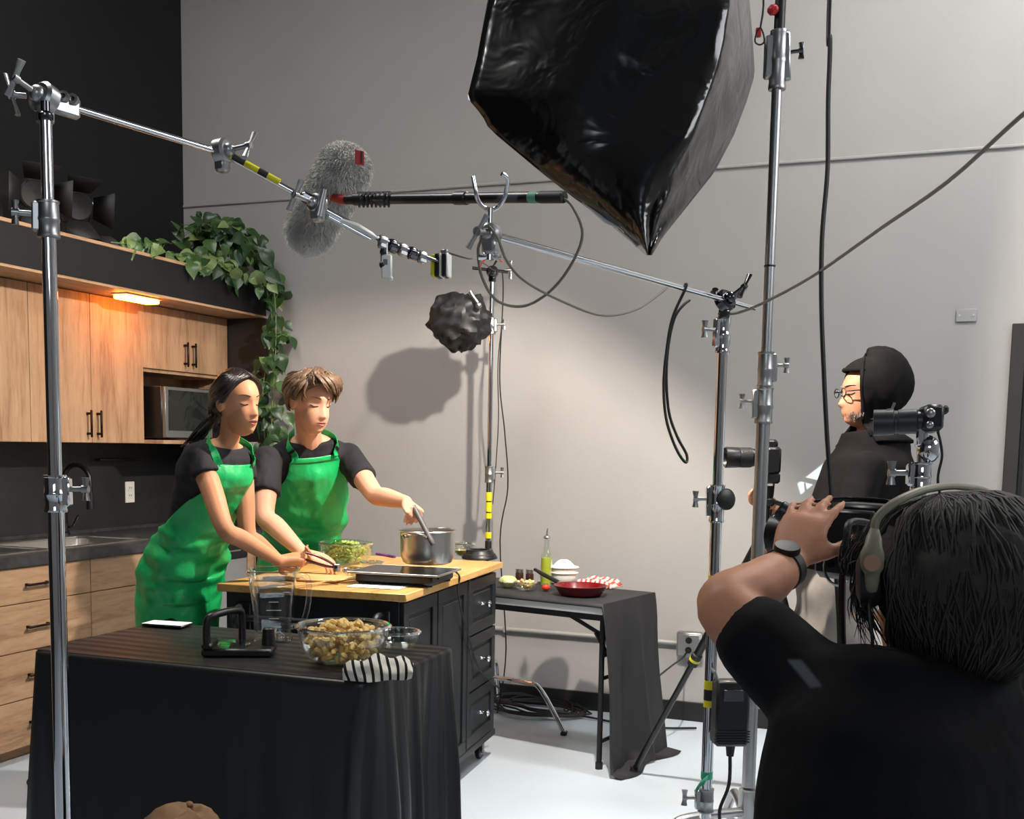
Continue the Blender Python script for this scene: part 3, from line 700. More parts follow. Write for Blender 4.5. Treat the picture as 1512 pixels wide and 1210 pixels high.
b = MB(); b.box(K(0, 0, z0+.015), (bl+.02, bw+.012, .03), .004, CM); b.build('plinth', M_CART, t, False)
fy = bw/2-.012
def panel(name, a0, a1, p0, p1, knob=None, parent=t):
    b = MB(); fw = .048; d = .016
    ac, pc = (a0+a1)/2, (p0+p1)/2
    for (x, zc_, sx, sz) in ((ac, p0+fw/2, a1-a0, fw), (ac, p1-fw/2, a1-a0, fw), (a0+fw/2, pc, fw, p1-p0-2*fw), (a1-fw/2, pc, fw, p1-p0-2*fw)):
        b.box(K(x, fy+d/2, zc_), (sx, d, sz), .002, CM)
    b.box(K(ac, fy+.003, pc), (a1-a0-2*fw, .006, p1-p0-2*fw), 0, CM)
    b.box(K(ac, fy+.007, pc), (max(.01, a1-a0-2*fw-.03), .008, max(.01, p1-p0-2*fw-.03)), .004, CM)
    o = b.build(name, M_CART, parent, False)
    if knob:
        bb = MB(); bb.lathe(K(ac, fy+d*.5, pc), [(.011, 0), (.007, .006), (.006, .02), (.013, .03), (.015, .036), (.011, .042), (0, .043)], 16, e2); bb.build('knob', M_CHROME, o)
    return o
g = .006; h0 = -bl/2
s1, s2, s3 = h0+.36, h0+.73, bl/2
panel('door', h0+.01, s1-g, .13, z1-.012); panel('door', s1+g, s2-g, .13, z1-.012)
dz = (z1-.012-.13)
for i in range(3): panel('drawer', s2+.02, s3-.012, .13+dz*i/3+g*.6, .13+dz*(i+1)/3-g*.6, True)
b = MB(); b.box(K(s2+.005, fy+.010, (.13+z1)/2), (.022, .02, z1-.14), .003, CM); b.build('corner_post', M_CART, t, False)
# towel bar on the near short end
ae = -bl/2
for s in (-1, 1):
    b = MB(); b.tube([K(ae, s*.27, .80), K(ae-.05, s*.27, .805), K(ae-.075, s*.27, .775), K(ae-.06, s*.27, .74), K(ae, s*.27, .70)], .012, 8, sm=3, flat=1); b.box(K(ae-.006, s*.27, .75), (.012, .06, .14), .004, CM)
    b.box(K(ae-.035, s*.27, .77), (.07, .02, .05), .008, CM); br = b.build('bar_bracket', M_CART, t)
    bb = MB(); bb.ell(K(ae-.05, s*.288, .77), .011, 12, 8); bb.build('bar_end', M_DKCHR, br)
b = MB(); b.cyl(K(ae-.05, -.28, .77), K(ae-.05, .28, .77), .012, n=14); b.build('towel_bar', M_CART, t)
b = MB(); b.tube([K(ae, bw/2-.03, .72), K(ae-.03, bw/2-.03, .70), K(ae-.04, bw/2-.03, .74)], .004, 8, sm=4); b.build('hook', M_CHROME, t)
for sa in (-1, 1):
    for sb in (-1, 1):
        b = MB(); p = K(sa*(bl/2-.05), sb*(bw/2-.05), .034)
        b.cyl(p-e2*.011, p+e2*.011, .034, n=20, bev=.004); w_ = b.build('caster_wheel', M_BLACKP, t)
        b = MB(); b.cyl(p-e2*.013, p+e2*.013, .014, n=14); b.build('wheel_hub', M_CHROME, w_)
        b = MB()
        for s in (-1, 1): b.box(p+e2*(s*.017)+Vector((0, 0, .02)), (.03, .004, .055), .001, CM)
        b.box(p+Vector((0, 0, .054)), (.045, .042, .02), .002, CM); b.build('caster_fork', M_DKCHR, t, False)
# ------------------------------------------------------------------ things on the cart
def cartp(x, y, dz=.0): p = onZ(x, y, CZ+dz); p.z = CZ+.0015; return p
c = cartp(561, 866)
t = thing('paper_sheet', c, 'white sheet with a line of print on the butcher block corner', 'paper')
Fp = CM @ Matrix.Rotation(.0, 3, 'Z'); b = MB(); b.box(c+Vector((0, 0, .0004)), (.15, .20, .0006), 0, Fp); b.build('sheet', M_PAPER, t, False)
for i in range(5):
    b = MB(); b.box(c+e1*.035-e2*(.06-.03*i)+Vector((0, 0, .0009)), (.006 if i % 2 else .009, .022, .0003), 0, Fp); b.build('print_mark', M_BLKT, t, False)
# induction plate
pA = onZ(632, 838, CZ+.06); c = pA.copy(); c.z = CZ+.001
c = K((c-cc).dot(e1)-.015, (c-cc).dot(e2)-.085, CZ+.001)
t = hob = thing('induction_hob', c, 'black portable induction plate under the steel pot', 'hob')
b = MB(); b.box(c+Vector((0, 0, .024)), (.24, .30, .032), .006, CM); b.build('casing', M_BLACKP, t)
b = MB(); b.box(c+Vector((0, 0, .0435)), (.265, .345, .007), .002, CM); gl = b.build('glass_top', mat('black_ceramic_glass', rgb(14, 14, 15), .06), t)
b = MB()
for s in (-1, 1):
    b.box(c+e2*(s*.1735)+Vector((0, 0, .0435)), (.269, .004, .008), .001, CM); b.box(c+e1*(s*.1335)+Vector((0, 0, .0435)), (.004, .349, .008), .001, CM)
b.build('edge_trim', M_STEEL, t, False)
for sa in (-1, 1):
    for sb in (-1, 1):
        b = MB(); b.cyl(c+e1*(sa*.10)+e2*(sb*.13)+Vector((0, 0, 0)), c+e1*(sa*.10)+e2*(sb*.13)+Vector((0, 0, .01)), .014, n=12); b.build('foot', M_RUBBER, t)
hz = CZ+.0485
# steel pot
pc = onZ(631, 832, hz); pot_c = pc.copy(); pot_c.z = hz
t = thing('cooking_pot', pot_c, 'brushed stainless steel pot with loop handles on the hob', 'pot')
pr = .108; ph_ = .125
b = MB(); b.lathe(pot_c, [(0, 0), (pr*.80, 0), (pr*.9, .006), (pr*.985, .03), (pr, .06), (pr, ph_), (pr+.005, ph_+.004), (pr+.003, ph_+.007), (pr-.004, ph_+.003), (pr-.004, .06), (pr*.88, .012), (0, .010)], 56); b.build('pot_wall', M_STEEL, t)
b = MB(); b.lathe(pot_c, [(0, .06), (pr*.5, .062), (pr-.006, .06), (pr-.006, .05), (0, .05)], 40); b.build('soup', mottled('brown_broth', rgb(150, 96, 50), rgb(176, 120, 70), 40, .25, .1), t)
hd = Vector((CF.x, CF.y, 0)).normalized(); sd_ = Vector((CR.x, CR.y, 0)).normalized()
for s in (-1, 1):
    b = MB(); n_ = (hd*.92+sd_*.38).normalized()*s; tg = Vector((-n_.y, n_.x, 0)); zz = Vector((0, 0, ph_-.014))
    b.tube([pot_c+zz+n_*(pr-.002)+tg*.045, pot_c+zz+n_*(pr+.026)+tg*.042+Vector((0, 0, .012)), pot_c+zz+n_*(pr+.04)+Vector((0, 0, .018)), pot_c+zz+n_*(pr+.026)-tg*.042+Vector((0, 0, .012)), pot_c+zz+n_*(pr-.002)-tg*.045], .0055, 10, sm=6, flat=.9); b.build('loop_handle', M_STEEL, t)
    for s2_ in (-1, 1):
        b = MB(); b.ell(pot_c+zz+n_*(pr)+tg*.045*s2_, (.008, .008, .008), 10, 6); b.build('rivet_plate', M_STEEL, t)
# lettuce bowl
c = cartp(510, 832); lb = c.copy()
t = glass_bowl(c, .118, .085, 'wide clear glass bowl of shredded lettuce on the cart', foot=.55)
M_LET = mottled('lettuce', rgb(132, 164, 60), rgb(196, 210, 120), 50, .55, .1)
rnd = random.Random(8); b = MB()
for i in range(420):
    h = rnd.uniform(.012, .088); a = rnd.uniform(0, 6.28); rm = .062+.042*min(1, h/.07) if h < .07 else .078*math.sqrt(max(.02, (.098-h)/.028)); r = rm*math.sqrt(rnd.random())*.95
    p = c+Vector((r*math.cos(a), r*math.sin(a), h)); dr = Vector((rnd.uniform(-1, 1), rnd.uniform(-1, 1), rnd.uniform(-.5, .5))).normalized(); L = rnd.uniform(.012, .026)
    s = dr.orthogonal().normalized()*rnd.uniform(.003, .006); up = dr.cross(s).normalized()*.004
    b.add([p-dr*L*.5-s, p-dr*L*.5+s, p+up+s, p+up-s, p+dr*L*.5+s, p+dr*L*.5-s], [(0, 1, 2, 3), (3, 2, 4, 5)])
o = b.build('shredded_lettuce', M_LET, solid=.0012, ang=80); tag(o, 'heap of pale green shredded lettuce in the wide glass bowl', 'lettuce', kind='stuff')
# small prep bowls
c = cartp(527, 852); glass_bowl(c, .045, .024, 'small low glass dish of chopped garlic on the cart', foot=.7)
b = MB(); rnd = random.Random(9)
for i in range(90):
    a = rnd.uniform(0, 6.28); r = .034*math.sqrt(rnd.random()); p = c+Vector((r*math.cos(a), r*math.sin(a), .006+rnd.uniform(0, .013))); b.box(p, [rnd.uniform(.003, .006) for _ in range(3)], 0, Matrix.Rotation(rnd.uniform(0, 3), 3, 'Z') @ Matrix.Rotation(rnd.uniform(0, 3), 3, 'X'))
tag(b.build('chopped_garlic', mat('garlic', rgb(226, 206, 140), .5), smooth=False), 'chopped pale garlic in the small low glass dish', 'garlic', kind='stuff')
c = cartp(549, 843); glass_bowl(c, .042, .03, 'second small glass dish beside the chopped garlic', foot=.6)
c = cartp(684, 822); glass_bowl(c, .055, .055, 'small clear glass bowl of oil behind the steel pot', foot=.5)
b = MB(); b.lathe(c, [(0, .008), (.032, .008), (.045, .028), (0, .028)], 24); tag(b.build('oil_pool', mat('yellow_oil', rgb(196, 170, 84), .12)), 'yellow oil inside the small bowl behind the pot', 'oil')
c = cartp(708, 826)
t = thing('lens_hood', c, 'low black round plastic rim at the far corner of the cart', 'plastic rim')
b = MB(); b.lathe(c, [(.078, 0), (.082, .004), (.080, .012), (.062, .034), (.060, .042), (.050, .044), (.046, .040), (.055, .012), (.06, 0)], 40, close=True); b.build('rim_wall', M_BLACKP, t)
b = MB(); b.lathe(c+Vector((0, 0, .018)), [(.0725, 0), (.0745, .003), (.0725, .006), (.068, .003)], 40, close=True); b.build('ring_band', M_RUBBER, t)
# chopping board and wooden spatula
c = cartp(455, 856); t = thing('chopping_board', c, 'thin pale wooden chopping board under the woman hands', 'chopping board')
b = MB(); b.box(c+Vector((0, 0, .006)), (.16, .30, .010), .004, CM); b.build('board', mat('pale_bamboo', rgb(206, 170, 112), .5), t)
p0, p1 = onZ(408, 868, CZ+.012), onZ(560, 850, CZ+.012)
t = thing('wooden_spatula', (p0+p1)/2-Vector((0, 0, .012)), 'long pale wooden spatula lying along the cart front edge', 'spatula')
b = MB(); d = (p1-p0); b.tube([p0+d*.0, p0+d*.4, p0+d*.62, p0+d*.66, p0+d*.8, p0+d*.83], [.006, .006, .008, .016, .02, .014], 10, flat=.3); b.build('blade_and_shaft', mat('pale_bamboo', rgb(206, 170, 112), .5), t)
p0, p1 = onZ(556, 818, CZ+.005), onZ(583, 823, CZ+.005)
t = thing('marker_pen', (p0+p1)/2-Vector((0, 0, .006)), 'purple marker pen behind the induction plate', 'pen')
b = MB(); b.cyl(p0, p0.lerp(p1, .68), .006, n=12, bev=.001); b.build('barrel', mat('purple_plastic', rgb(130, 60, 140), .4), t)
b = MB(); b.cyl(p0.lerp(p1, .66), p1, .0065, n=12, bev=.001); b.build('pen_cap', mat('violet_plastic', rgb(90, 40, 120), .4), t)
# hob power cord down the side of the cart
q = hob.location + e2*.152-e1*.06
pts = [q+Vector((0, 0, .028)), onZ(664, 842, CZ+.02), K((onZ(672, 852, CZ)-cc).dot(e1), CW/2+.004, CZ+.004)]
for (x, y) in ((676, 872), (682, 905), (693, 945), (706, 985), (722, 1003), (738, 1018)):
    d = ray(x, y); d = Vector(d); n0 = K(0, bw/2+.016, 0); s = (n0-Vector(CAM)).dot(e2)/d.dot(e2); pts.append(Vector(CAM)+d*s)
b = MB(); b.tube(pts, .0038, 8, sm=5); b.build('power_cord', M_CABLE, hob)
# teal bag hung at the far end of the cart
p = K(bl/2+.028, bw/2-.08, .24)
t = thing('food_packet', p, 'narrow teal and white packet hanging at the far end of the cart', 'packet')
b = MB(); R = []
for i in range(9):
    z = i/8*.40; w_ = .07*(1-.15*abs(i-4)/4); d_ = .016*math.sin(PI*min(.97, max(.03, i/8)))+.002; R.append([p+e2*(math.cos(a)*w_)+e1*(math.sin(a)*d_)+Vector((0, 0, z)) for a in (2*PI*k/16 for k in range(16))])
b.rings(R); b.build('packet_body', mottled('teal_foil', rgb(40, 130, 150), rgb(70, 170, 160), 12, .25, .1), t)
b = MB(); b.box(p+Vector((0, 0, .04))+e1*.012, (.012, .13, .06), .004, CM); b.build('white_band', M_WHITE, t)
b = MB(); b.tube([p+Vector((0, 0, .40)), p+Vector((0, 0, .44))-e1*.012, p+Vector((0, 0, .45))-e1*.025], .003, 6); b.build('hang_loop', M_WHITE, t)

# ------------------------------------------------------------------ rear folding table
RZ = .735
f0, f1 = onZ(890, 894, RZ), onZ(745, 879, RZ)
r1 = (f1-f0); r1.z = 0; r1.normalize(); r2 = Vector((-r1.y, r1.x, 0)); r2 = -r2 if r2.y < 0 else r2   # r1 leftwards, r2 backwards
RL, RD = .95, .50; r0 = f0.copy(); r0.z = 0
Q = lambda a, d, z: r0+r1*a+r2*d+Vector((0, 0, z)); RM = Matrix((r1, r2, Vector((0, 0, 1)))).transposed()
t = thing('folding_table', Q(RL/2, RD/2, 0), 'white plastic folding table with black legs behind the cart', 'table')
b = MB(); b.box(Q(RL/2, RD/2, RZ-.024), (RL, RD, .042), .010, RM); b.build('tabletop', M_WHITE, t)
for a in (.035, RL-.06):
    for d in (.07, RD-.07):
        b = MB(); b.cyl(Q(a, d, .006), Q(a, d, RZ-.045), .0125, n=10); l_ = b.build('leg', M_BLACKM, t)
        b = MB(); b.cyl(Q(a, d, 0), Q(a, d, .03), .017, n=10); b.build('foot_cap', M_RUBBER, l_)
    b = MB(); b.cyl(Q(a, .07, .12), Q(a, RD-.07, .12), .009, n=8); b.build('stretcher', M_BLACKM, t)
for a0, a1 in ((.035, .34), ):
    b = MB(); b.tube([Q(a0, RD/2, .50), Q(a0+.10, RD/2, .56), Q(a1+.08, RD/2, RZ-.05)], .010, 8); b.tube([Q(a0, RD/2-.02, .40), Q(a0+.12, RD/2-.02, .57)], .009, 8); b.cyl(Q(a0, .07, .5), Q(a0, RD-.07, .5), .009, n=8); b.cyl(Q(a0, .07, .4), Q(a0, RD-.07, .4), .009, n=8); b.build('brace', M_BLACKM, t)
# cloth: over the top, short at the front, to the floor at the right end
b = MB(); rnd = random.Random(21); rows = []
D_ = [(-.011, -.013), (-.011, -.006), (-.005, .003)]+[(RD*k/14, .0035) for k in range(15)]+[(RD+.008, 0), (RD+.012, -.05), (RD+.014, -.16)]
A_ = [RL+.004]+[RL*(1-k/14) for k in range(1, 14)]
for a in A_:
    rows.append([Q(a, d, RZ+h+.0015*math.sin(a*25+d*9)*(0 < d < RD)) for d, h in D_])
for k in range(0, 15):
    u = k/14; dr = u*(RZ-.012); row = []
    for i, (d, h) in enumerate(D_):
        dd = (d-RD/2); fl = 1+.05*u
        wv_ = (.020*math.sin(d*24+.6)+.014*math.sin(d*43+2))*min(1, u*2)
        o_ = .012+.03*u+wv_+.05*u*u*(1 if d > RD*.5 else .3)
        z = RZ+h-dr if u < .98 else .012+.004*(i % 2)
        row.append(Q(-o_+.01*(1-min(1, u*9)), RD/2+dd*fl+.012*math.sin(u*5+d*9)*u, max(z, .010+.008*max(0, wv_)/.02)))
    rows.append(row)
# a little pooled hem on the floor
rows.append([Q(-.085-.05*(math.sin(d*17)*.5+.5)-.02, RD/2+(d-RD/2)*1.08, .006) for d, h in D_])
b.grid(rows); o = b.build('tablecloth', mottled('charcoal_plain_cloth', rgb(34, 34, 36), rgb(42, 42, 44), 6, .7, .2, 50), ang=70, solid=.002); tag(o, 'black cloth over the rear table hanging to the floor at its right end', 'tablecloth')
RT = RZ+.006
def rtp(x, y): return onZ(x, y, RT)
# red frying pan
c = rtp(857, 879); t = thing('frying_pan', c, 'red frying pan with black handle on the rear table', 'frying pan')
M_REDP = mat('red_enamel', rgb(104, 14, 17), .22); 
b = MB(); b.lathe(c, [(0, 0), (.085, 0), (.095, .006), (.118, .042), (.121, .045), (.118, .046), (.113, .041), (.088, .009), (0, .006)], 48); b.build('pan_body', M_REDP, t)
hd = (onZ(757, 860, RT+.045)-onZ(825, 876, RT+.03)); hd.z = .0; hd.normalize()
b = MB(); s_ = c+hd*.112+Vector((0, 0, .034)); b.tube([s_, s_+hd*.03+Vector((0, 0, .008))], [.011, .012], 10, flat=.6); b.build('handle_ferrule', M_STEEL, t)
b = MB(); s_ = s_+hd*.028+Vector((0, 0, .008)); b.tube([s_, s_+hd*.03+Vector((0, 0, .006)), s_+hd*.11+Vector((0, 0, .026)), s_+hd*.17+Vector((0, 0, .044))], [.011, .014, .014, .010], 12, flat=.65, sm=3); b.build('handle', M_BLACKP, t)
# oil bottle
c = rtp(806, 864); t = thing('oil_bottle', c, 'clear glass bottle of green oil with steel pourer', 'bottle')
b = MB(); b.lathe(c, [(0, .004), (.025, .004), (.0255, .13), (0, .13)], 24); b.build('oil', mat('green_oil', rgb(186, 190, 60), .15), t)
b = MB(); b.lathe(c, [(0, 0), (.027, 0), (.0285, .004), (.0285, .135), (.024, .158), (.013, .185), (.0125, .215), (.0145, .22), (.0145, .226), (.011, .226), (.010, .19), (.02, .16), (.026, .135), (.026, .004), (0, .003)], 28); b.build('bottle_glass', M_GLASS, t)
b = MB(); b.lathe(c+Vector((0, 0, .222)), [(0, 0), (.013, 0), (.016, .006), (.014, .012), (.005, .016), (0, .016)], 16); b.tube([c+Vector((0, 0, .236)), c+Vector((0, 0, .255)), c+Vector((.004, 0, .272))], [.005, .004, .003], 8); b.build('pourer', M_STEEL, t)
# two stacked white bowls with flour
c = rtp(832, 862)
M_PORC = mat('white_porcelain', rgb(232, 226, 216), .25)
glass_bowl(c, .066, .052, 'lower white bowl of a stack behind the red pan', 'ceramic_bowl', M_PORC, foot=.55)
c2 = c+Vector((0, 0, .028)); glass_bowl(c2, .068, .050, 'upper white bowl heaped with flour behind the red pan', 'ceramic_bowl', M_PORC, foot=.55)
b = MB(); b.lathe(c2, [(0, .012), (.05, .03), (.062, .044), (.05, .062), (.032, .08), (.018, .088), (0, .09)], 28); o = b.build('flour', mottled('flour', rgb(240, 236, 226), rgb(246, 243, 236), 30, .9, .3)); tag(o, 'white heap of flour in the upper white bowl', 'flour', kind='stuff')
# red striped towel
M_RTOW = mat('red_striped_cloth', rgb(226, 208, 190), .9, spec=.1); v = tex(M_RTOW, (1, 1, 1), 'UV')
setc(M_RTOW, ramp(M_RTOW, wave(M_RTOW, v, 1.2, .3, 'X'), [(.0, rgb(230, 214, 196)), (.45, rgb(230, 214, 196)), (.62, rgb(188, 96, 84)), (1, rgb(176, 80, 70))])); bump(M_RTOW, noise(M_RTOW, tex(M_RTOW), 200, 2), .3, .003)
c = rtp(884, 866); rows = []; uvs = []
for i in range(25):
    u = i/24; row = []
    for k in range(25):
        v_ = k/24; x = (u-.5)*.20; y = (v_-.5)*.13; e = min(u, 1-u, v_, 1-v_)
        h = .042*min(1, e*5)**.6*(.85+.25*math.sin(u*21+v_*2)*.5)+.004*math.sin(v_*17)
        row.append(c+r1*(-x)+r2*y+Vector((0, 0, max(.001, h)))); uvs.append((u*2.1+.06*math.sin(v_*6), v_))
    rows.append(row)
b = MB(); b.grid(rows); o = b.build('folded_cloth', M_RTOW, ang=75, solid=.003); tag(o, 'folded cream and red striped cloth beside the red pan', 'cloth')
uvl = o.data.uv_layers.new(name='UVMap')
for lp in o.data.loops: uvl.data[lp.index].uv = uvs[lp.vertex_index]
# spice jars
for k, (x, y) in enumerate(((767, 856), (782, 857))):
    c = rtp(x, y+2); t = thing('spice_jar', c, 'small glass jar of dark spice with steel lid behind the pan handle', 'jar', 'spice jars on the rear table')
    b = MB(); b.lathe(c, [(0, 0), (.019, 0), (.020, .003), (.020, .036), (.016, .042), (0, .042)], 20); b.build('jar_body', mat('dark_spice', rgb(58, 34, 24), .15), t)
    b = MB(); b.lathe(c, [(0, .041), (.0195, .041), (.0195, .058), (.017, .060), (0, .060)], 20); b.build('lid', M_STEEL, t)
c = rtp(776, 872); glass_bowl(c, .05, .035, 'glass dish of pasta salad under the frying pan handle', foot=.55); rnd = random.Random(4)
ap = c.copy(); k_ = 0
for i in range(26):
    a = rnd.uniform(0, 6.28); r = .036*math.sqrt(rnd.random()); o = bpy.data.objects.new('pasta_piece', rnd.choice(protos)); COL.objects.link(o)
    o.location = c+Vector((r*math.cos(a), r*math.sin(a), .014+rnd.uniform(0, .03))); o.rotation_euler = [rnd.uniform(0, 6.3) for _ in range(3)]
    tag(o, 'pasta piece in the glass dish under the pan handle', 'pasta', 'pasta pieces in the rear dish')
c = rtp(806, 873)
t = thing('tomato', c, 'small red tomato between the bottle and the pan', 'tomato'); b = MB(); b.ell(c+Vector((0, 0, .016)), (.019, .019, .016), 18, 10); b.build('fruit', mat('tomato_red', rgb(196, 52, 30), .25), t)
b = MB()
for k in range(5):
    a = k*1.257; b.tube([c+Vector((0, 0, .032)), c+Vector((math.cos(a)*.007, math.sin(a)*.007, .033)), c+Vector((math.cos(a)*.013, math.sin(a)*.013, .030))], [.0015, .0018, .0004], 5)
b.build('calyx', mat('leaf_green_dark', rgb(60, 100, 40), .5), t)
c = rtp(750, 868); t = thing('cabbage', c, 'pale green half cabbage at the left end of rear table', 'cabbage')
b = MB(); b.ell(c+Vector((0, 0, .028)), (.042, .04, .028), 20, 12); b.build('head', mottled('cabbage_green', rgb(170, 180, 120), rgb(200, 206, 160), 30, .5, .4, 12), t)
for k in range(5):
    b = MB(); a = k*1.3; P = []
    for i in range(7):
        row = []
        for j in range(7):
            th = (i/6-.5)*1.5+a; fi = (j/6)*1.35-.15; row.append(c+Vector((0, 0, .028))+Vector((math.cos(th)*math.cos(fi)*.0435, math.sin(th)*math.cos(fi)*.0415, math.sin(fi)*.0295))*(1+.02*math.sin(i*2+j)))
        P.append(row)
    b.grid(P); b.build('leaf', mottled('cabbage_green', rgb(170, 180, 120), rgb(200, 206, 160), 30, .5, .4, 12), t, solid=.001)
# coil of cable under the rear table
b = MB(); c = onZ(795, 1052, 0); rnd = random.Random(2); pts = []
for k in range(150):
    a = k*.42; r = .17+.045*math.sin(k*.37)+rnd.uniform(-.02, .02); pts.append(c+Vector((math.cos(a)*r*1.25, math.sin(a)*r*.85, .008+.05*(k/150)*abs(math.sin(k*.21))+.006)))
pts += [c+Vector((.35, -.05, .01)), Vector((-1.35, 5.35, .01)), Vector((-1.1, 5.45, .01))]
b.tube(pts, .0055, 6, sm=2); tag(b.build('cable_coil', M_CABLE), 'loose coil of black cable on the floor under the rear table', 'cable')
# ------------------------------------------------------------------ film stands
def zv(xy, py):
    lo, hi = -.5, 5
    for _ in range(50):
        m_ = (lo+hi)/2
        if proj((xy[0], xy[1], m_))[1] > py: lo = m_
        else: hi = m_
    return lo
V = lambda xy, z: Vector((xy[0], xy[1], z))
UP = Vector((0, 0, 1))
def tknob(parent, p, d, L=.035, bar=.05, m=M_ALU, name='clamp_knob', bd=UP):
    d = Vector(d).normalized(); b = MB(); b.cyl(p, p+d*L, .006, n=10); b.tube([p+d*L-bd*(bar/2), p+d*L-bd*(bar*.2), p+d*L+bd*(bar*.2), p+d*L+bd*(bar/2)], [.010, .007, .007, .010], 10, flat=.6); b.cyl(p+d*(L-.008), p+d*(L+.006), .009, n=10); return b.build(name, m, parent)
def collar(parent, xy, z0, z1, r, m=M_ALU, kn=None, km=M_ALU, ears=True):
    b = MB(); h = z1-z0
    b.lathe(V(xy, z0), [(r*.8, 0), (r*1.02, 0), (r*1.06, .004), (r*1.06, h*.06), (r, h*.1), (r, h*.44), (r*1.05, h*.46), (r*1.05, h*.52), (r, h*.55), (r*.98, h*.93), (r*1.05, h*.95), (r*1.05, h), (r*.8, h)], 24)
    if kn is not None:
        d = Vector(kn).normalized(); F = frame(d); b.box(V(xy, z0+h*.55)+d*r*1.0, (r*1.1, h*.8, r*.9), .004, F)
    o = b.build('collar', m, parent)
    if kn is not None: tknob(o, V(xy, z0+h*.62)+d*r*1.35, d, m=km)
    return o
def pole(parent, xy, z0, z1, r, m=M_CHROME, name='pole_section'):
    b = MB(); b.cyl(V(xy, z0), V(xy, z1), r, n=24, bev=.001); return b.build(name, m, parent)
def legs(parent, xy, z, spread0, a0, r=.0125, m=M_CHROME, n=3, rest=None):
    b = MB(); b.lathe(V(xy, z-.07), [(.015, 0), (.032, .005), (.032, .14), (.015, .145)], 20); b.build('leg_base', M_ALU, parent)
    for k in range(n):
        spread = spread0 if (k == 0 or rest is None) else rest
        a = a0+k*2*PI/n; d = Vector((math.cos(a), math.sin(a), 0)); zz = z-.035+.03*k
        b = MB(); b.tube([V(xy, zz)+d*.03, V(xy, zz+.01)+d*(spread*.55), V(xy, zz-.02)+d*(spread*.72), V(xy, .014)+d*spread], r, 12, sm=4); l_ = b.build('leg', m, parent)
        b = MB(); b.cyl(V(xy, .0)+d*(spread-.006), V(xy, .022)+d*(spread+.004), r*1.25, n=12); b.build('foot', M_RUBBER, l_)
def griphead(parent, c, ad, hd, R=.030, knob=None, m=M_ALU):
    """two clamped discs with axis ad, a T handle along ad; hd = arm direction"""
    ad = Vector(ad).normalized(); b = MB(); c = Vector(c)
    b.lathe(c-ad*.018, [(0, 0), (R*.8, 0), (R, .006), (R, .030), (R*.8, .036), (0, .036)], 28, ad)
    b.lathe(c-ad*.002, [(R*1.04, 0), (R*1.04, .004)], 28, ad, True) if False else None
    b.ell(c+ad*.020, (R*.55, R*.55, R*.55), 14, 8); h = b.build('grip_head', m, parent)
    b = MB(); b.box(c-Vector((0, 0, R*1.0)), (.032, .032, .04), .006); b.build('head_socket', m, h)
    tknob(h, c+ad*.03, ad, .05, .085, m, 'head_handle', UP.cross(ad).normalized()*.5+UP*.8)
    return h
def tape(parent, p0, p1, r, m, name='tape_wrap'):
    b = MB(); b.cyl(p0, p1, r, n=16); return b.build(name, m, parent)
# ---- left stand with two linked arms
xy = tuple(atD(80, 659, 2.43))[:2]; S1 = xy
t = thing('light_stand', V(xy, 0), 'tall chrome stand in front of the oak cabinets carrying a jointed arm', 'stand')
za, zb, zc_, zd, zt = zv(xy, 755), zv(xy, 702), zv(xy, 350), zv(xy, 297), zv(xy, 172)
legs(t, xy, .28, .5, .6)
pole(t, xy, .2, za, .0178); pole(t, xy, za, zc_, .0150); pole(t, xy, zc_, zt, .0127)
collar(t, xy, za-.002, zb, .0235, M_CHROME, CR, M_ALU); collar(t, xy, zc_-.002, zd, .0225, M_ALU, -CR-CF*.3)
b = MB(); b.lathe(V(xy, zt-.01), [(.0135, 0), (.016, .004), (.016, .014), (.010, .02), (.010, .04)], 16); b.build('spigot', M_DKCHR, t)
A0 = atD(66, 146, 2.43); A1 = atD(328, 226, 2.79); A2 = atD(548, 347, 2.86)
d1 = (A1-A0).normalized(); d2 = (A2-A1).normalized()
b = MB(); b.cyl(A0-d1*.02, A1+d1*.03, .0082, n=14); b.build('arm', M_CHROME, t)
hd_ = d1.cross(UP).normalized()
h = griphead(t, A0, (CF*-.75-CR*.35+UP*.15), d1, .034)
b = MB(); b.box(A0+d1*.045, (.020, .05, .075), .008, frame(d1)); b.build('clamp_plate', M_ALU, h)
for k in (0, 1):
    b = MB(); b.lathe(A0+d1*(.052+k*.022)-CF*.012+UP*.012, [(.006, 0), (.012, 0), (.012, .012), (.006, .012)], 16, -CF, True); b.build('clamp_hole_ring', M_ALU, h)
tknob(h, A0-CR*.04+UP*.006, -CR*.9-CF*.2, .03, .10, M_ALU, 'wing_handle', (UP*.85+CR*-.25))
h = griphead(t, A1+UP*.004, (CR*.9-CF*.35+UP*.05), d2, .031)
b = MB(); b.cyl(A1-d2*.01, A2, .0075, n=14); b.build('arm', M_CHROME, t)
L2 = (A2-A1).length
for i, (s0, s1, mm) in enumerate(((.03, .07, M_YEL), (.07, .15, M_BLKT), (.15, .24, M_YEL), (.24, .30, M_BLKT), (.30, .38, M_YEL))): tape(t, A1+d2*(L2*s0)+UP*.004, A1+d2*(L2*s1)+UP*.004, .0098, mm)
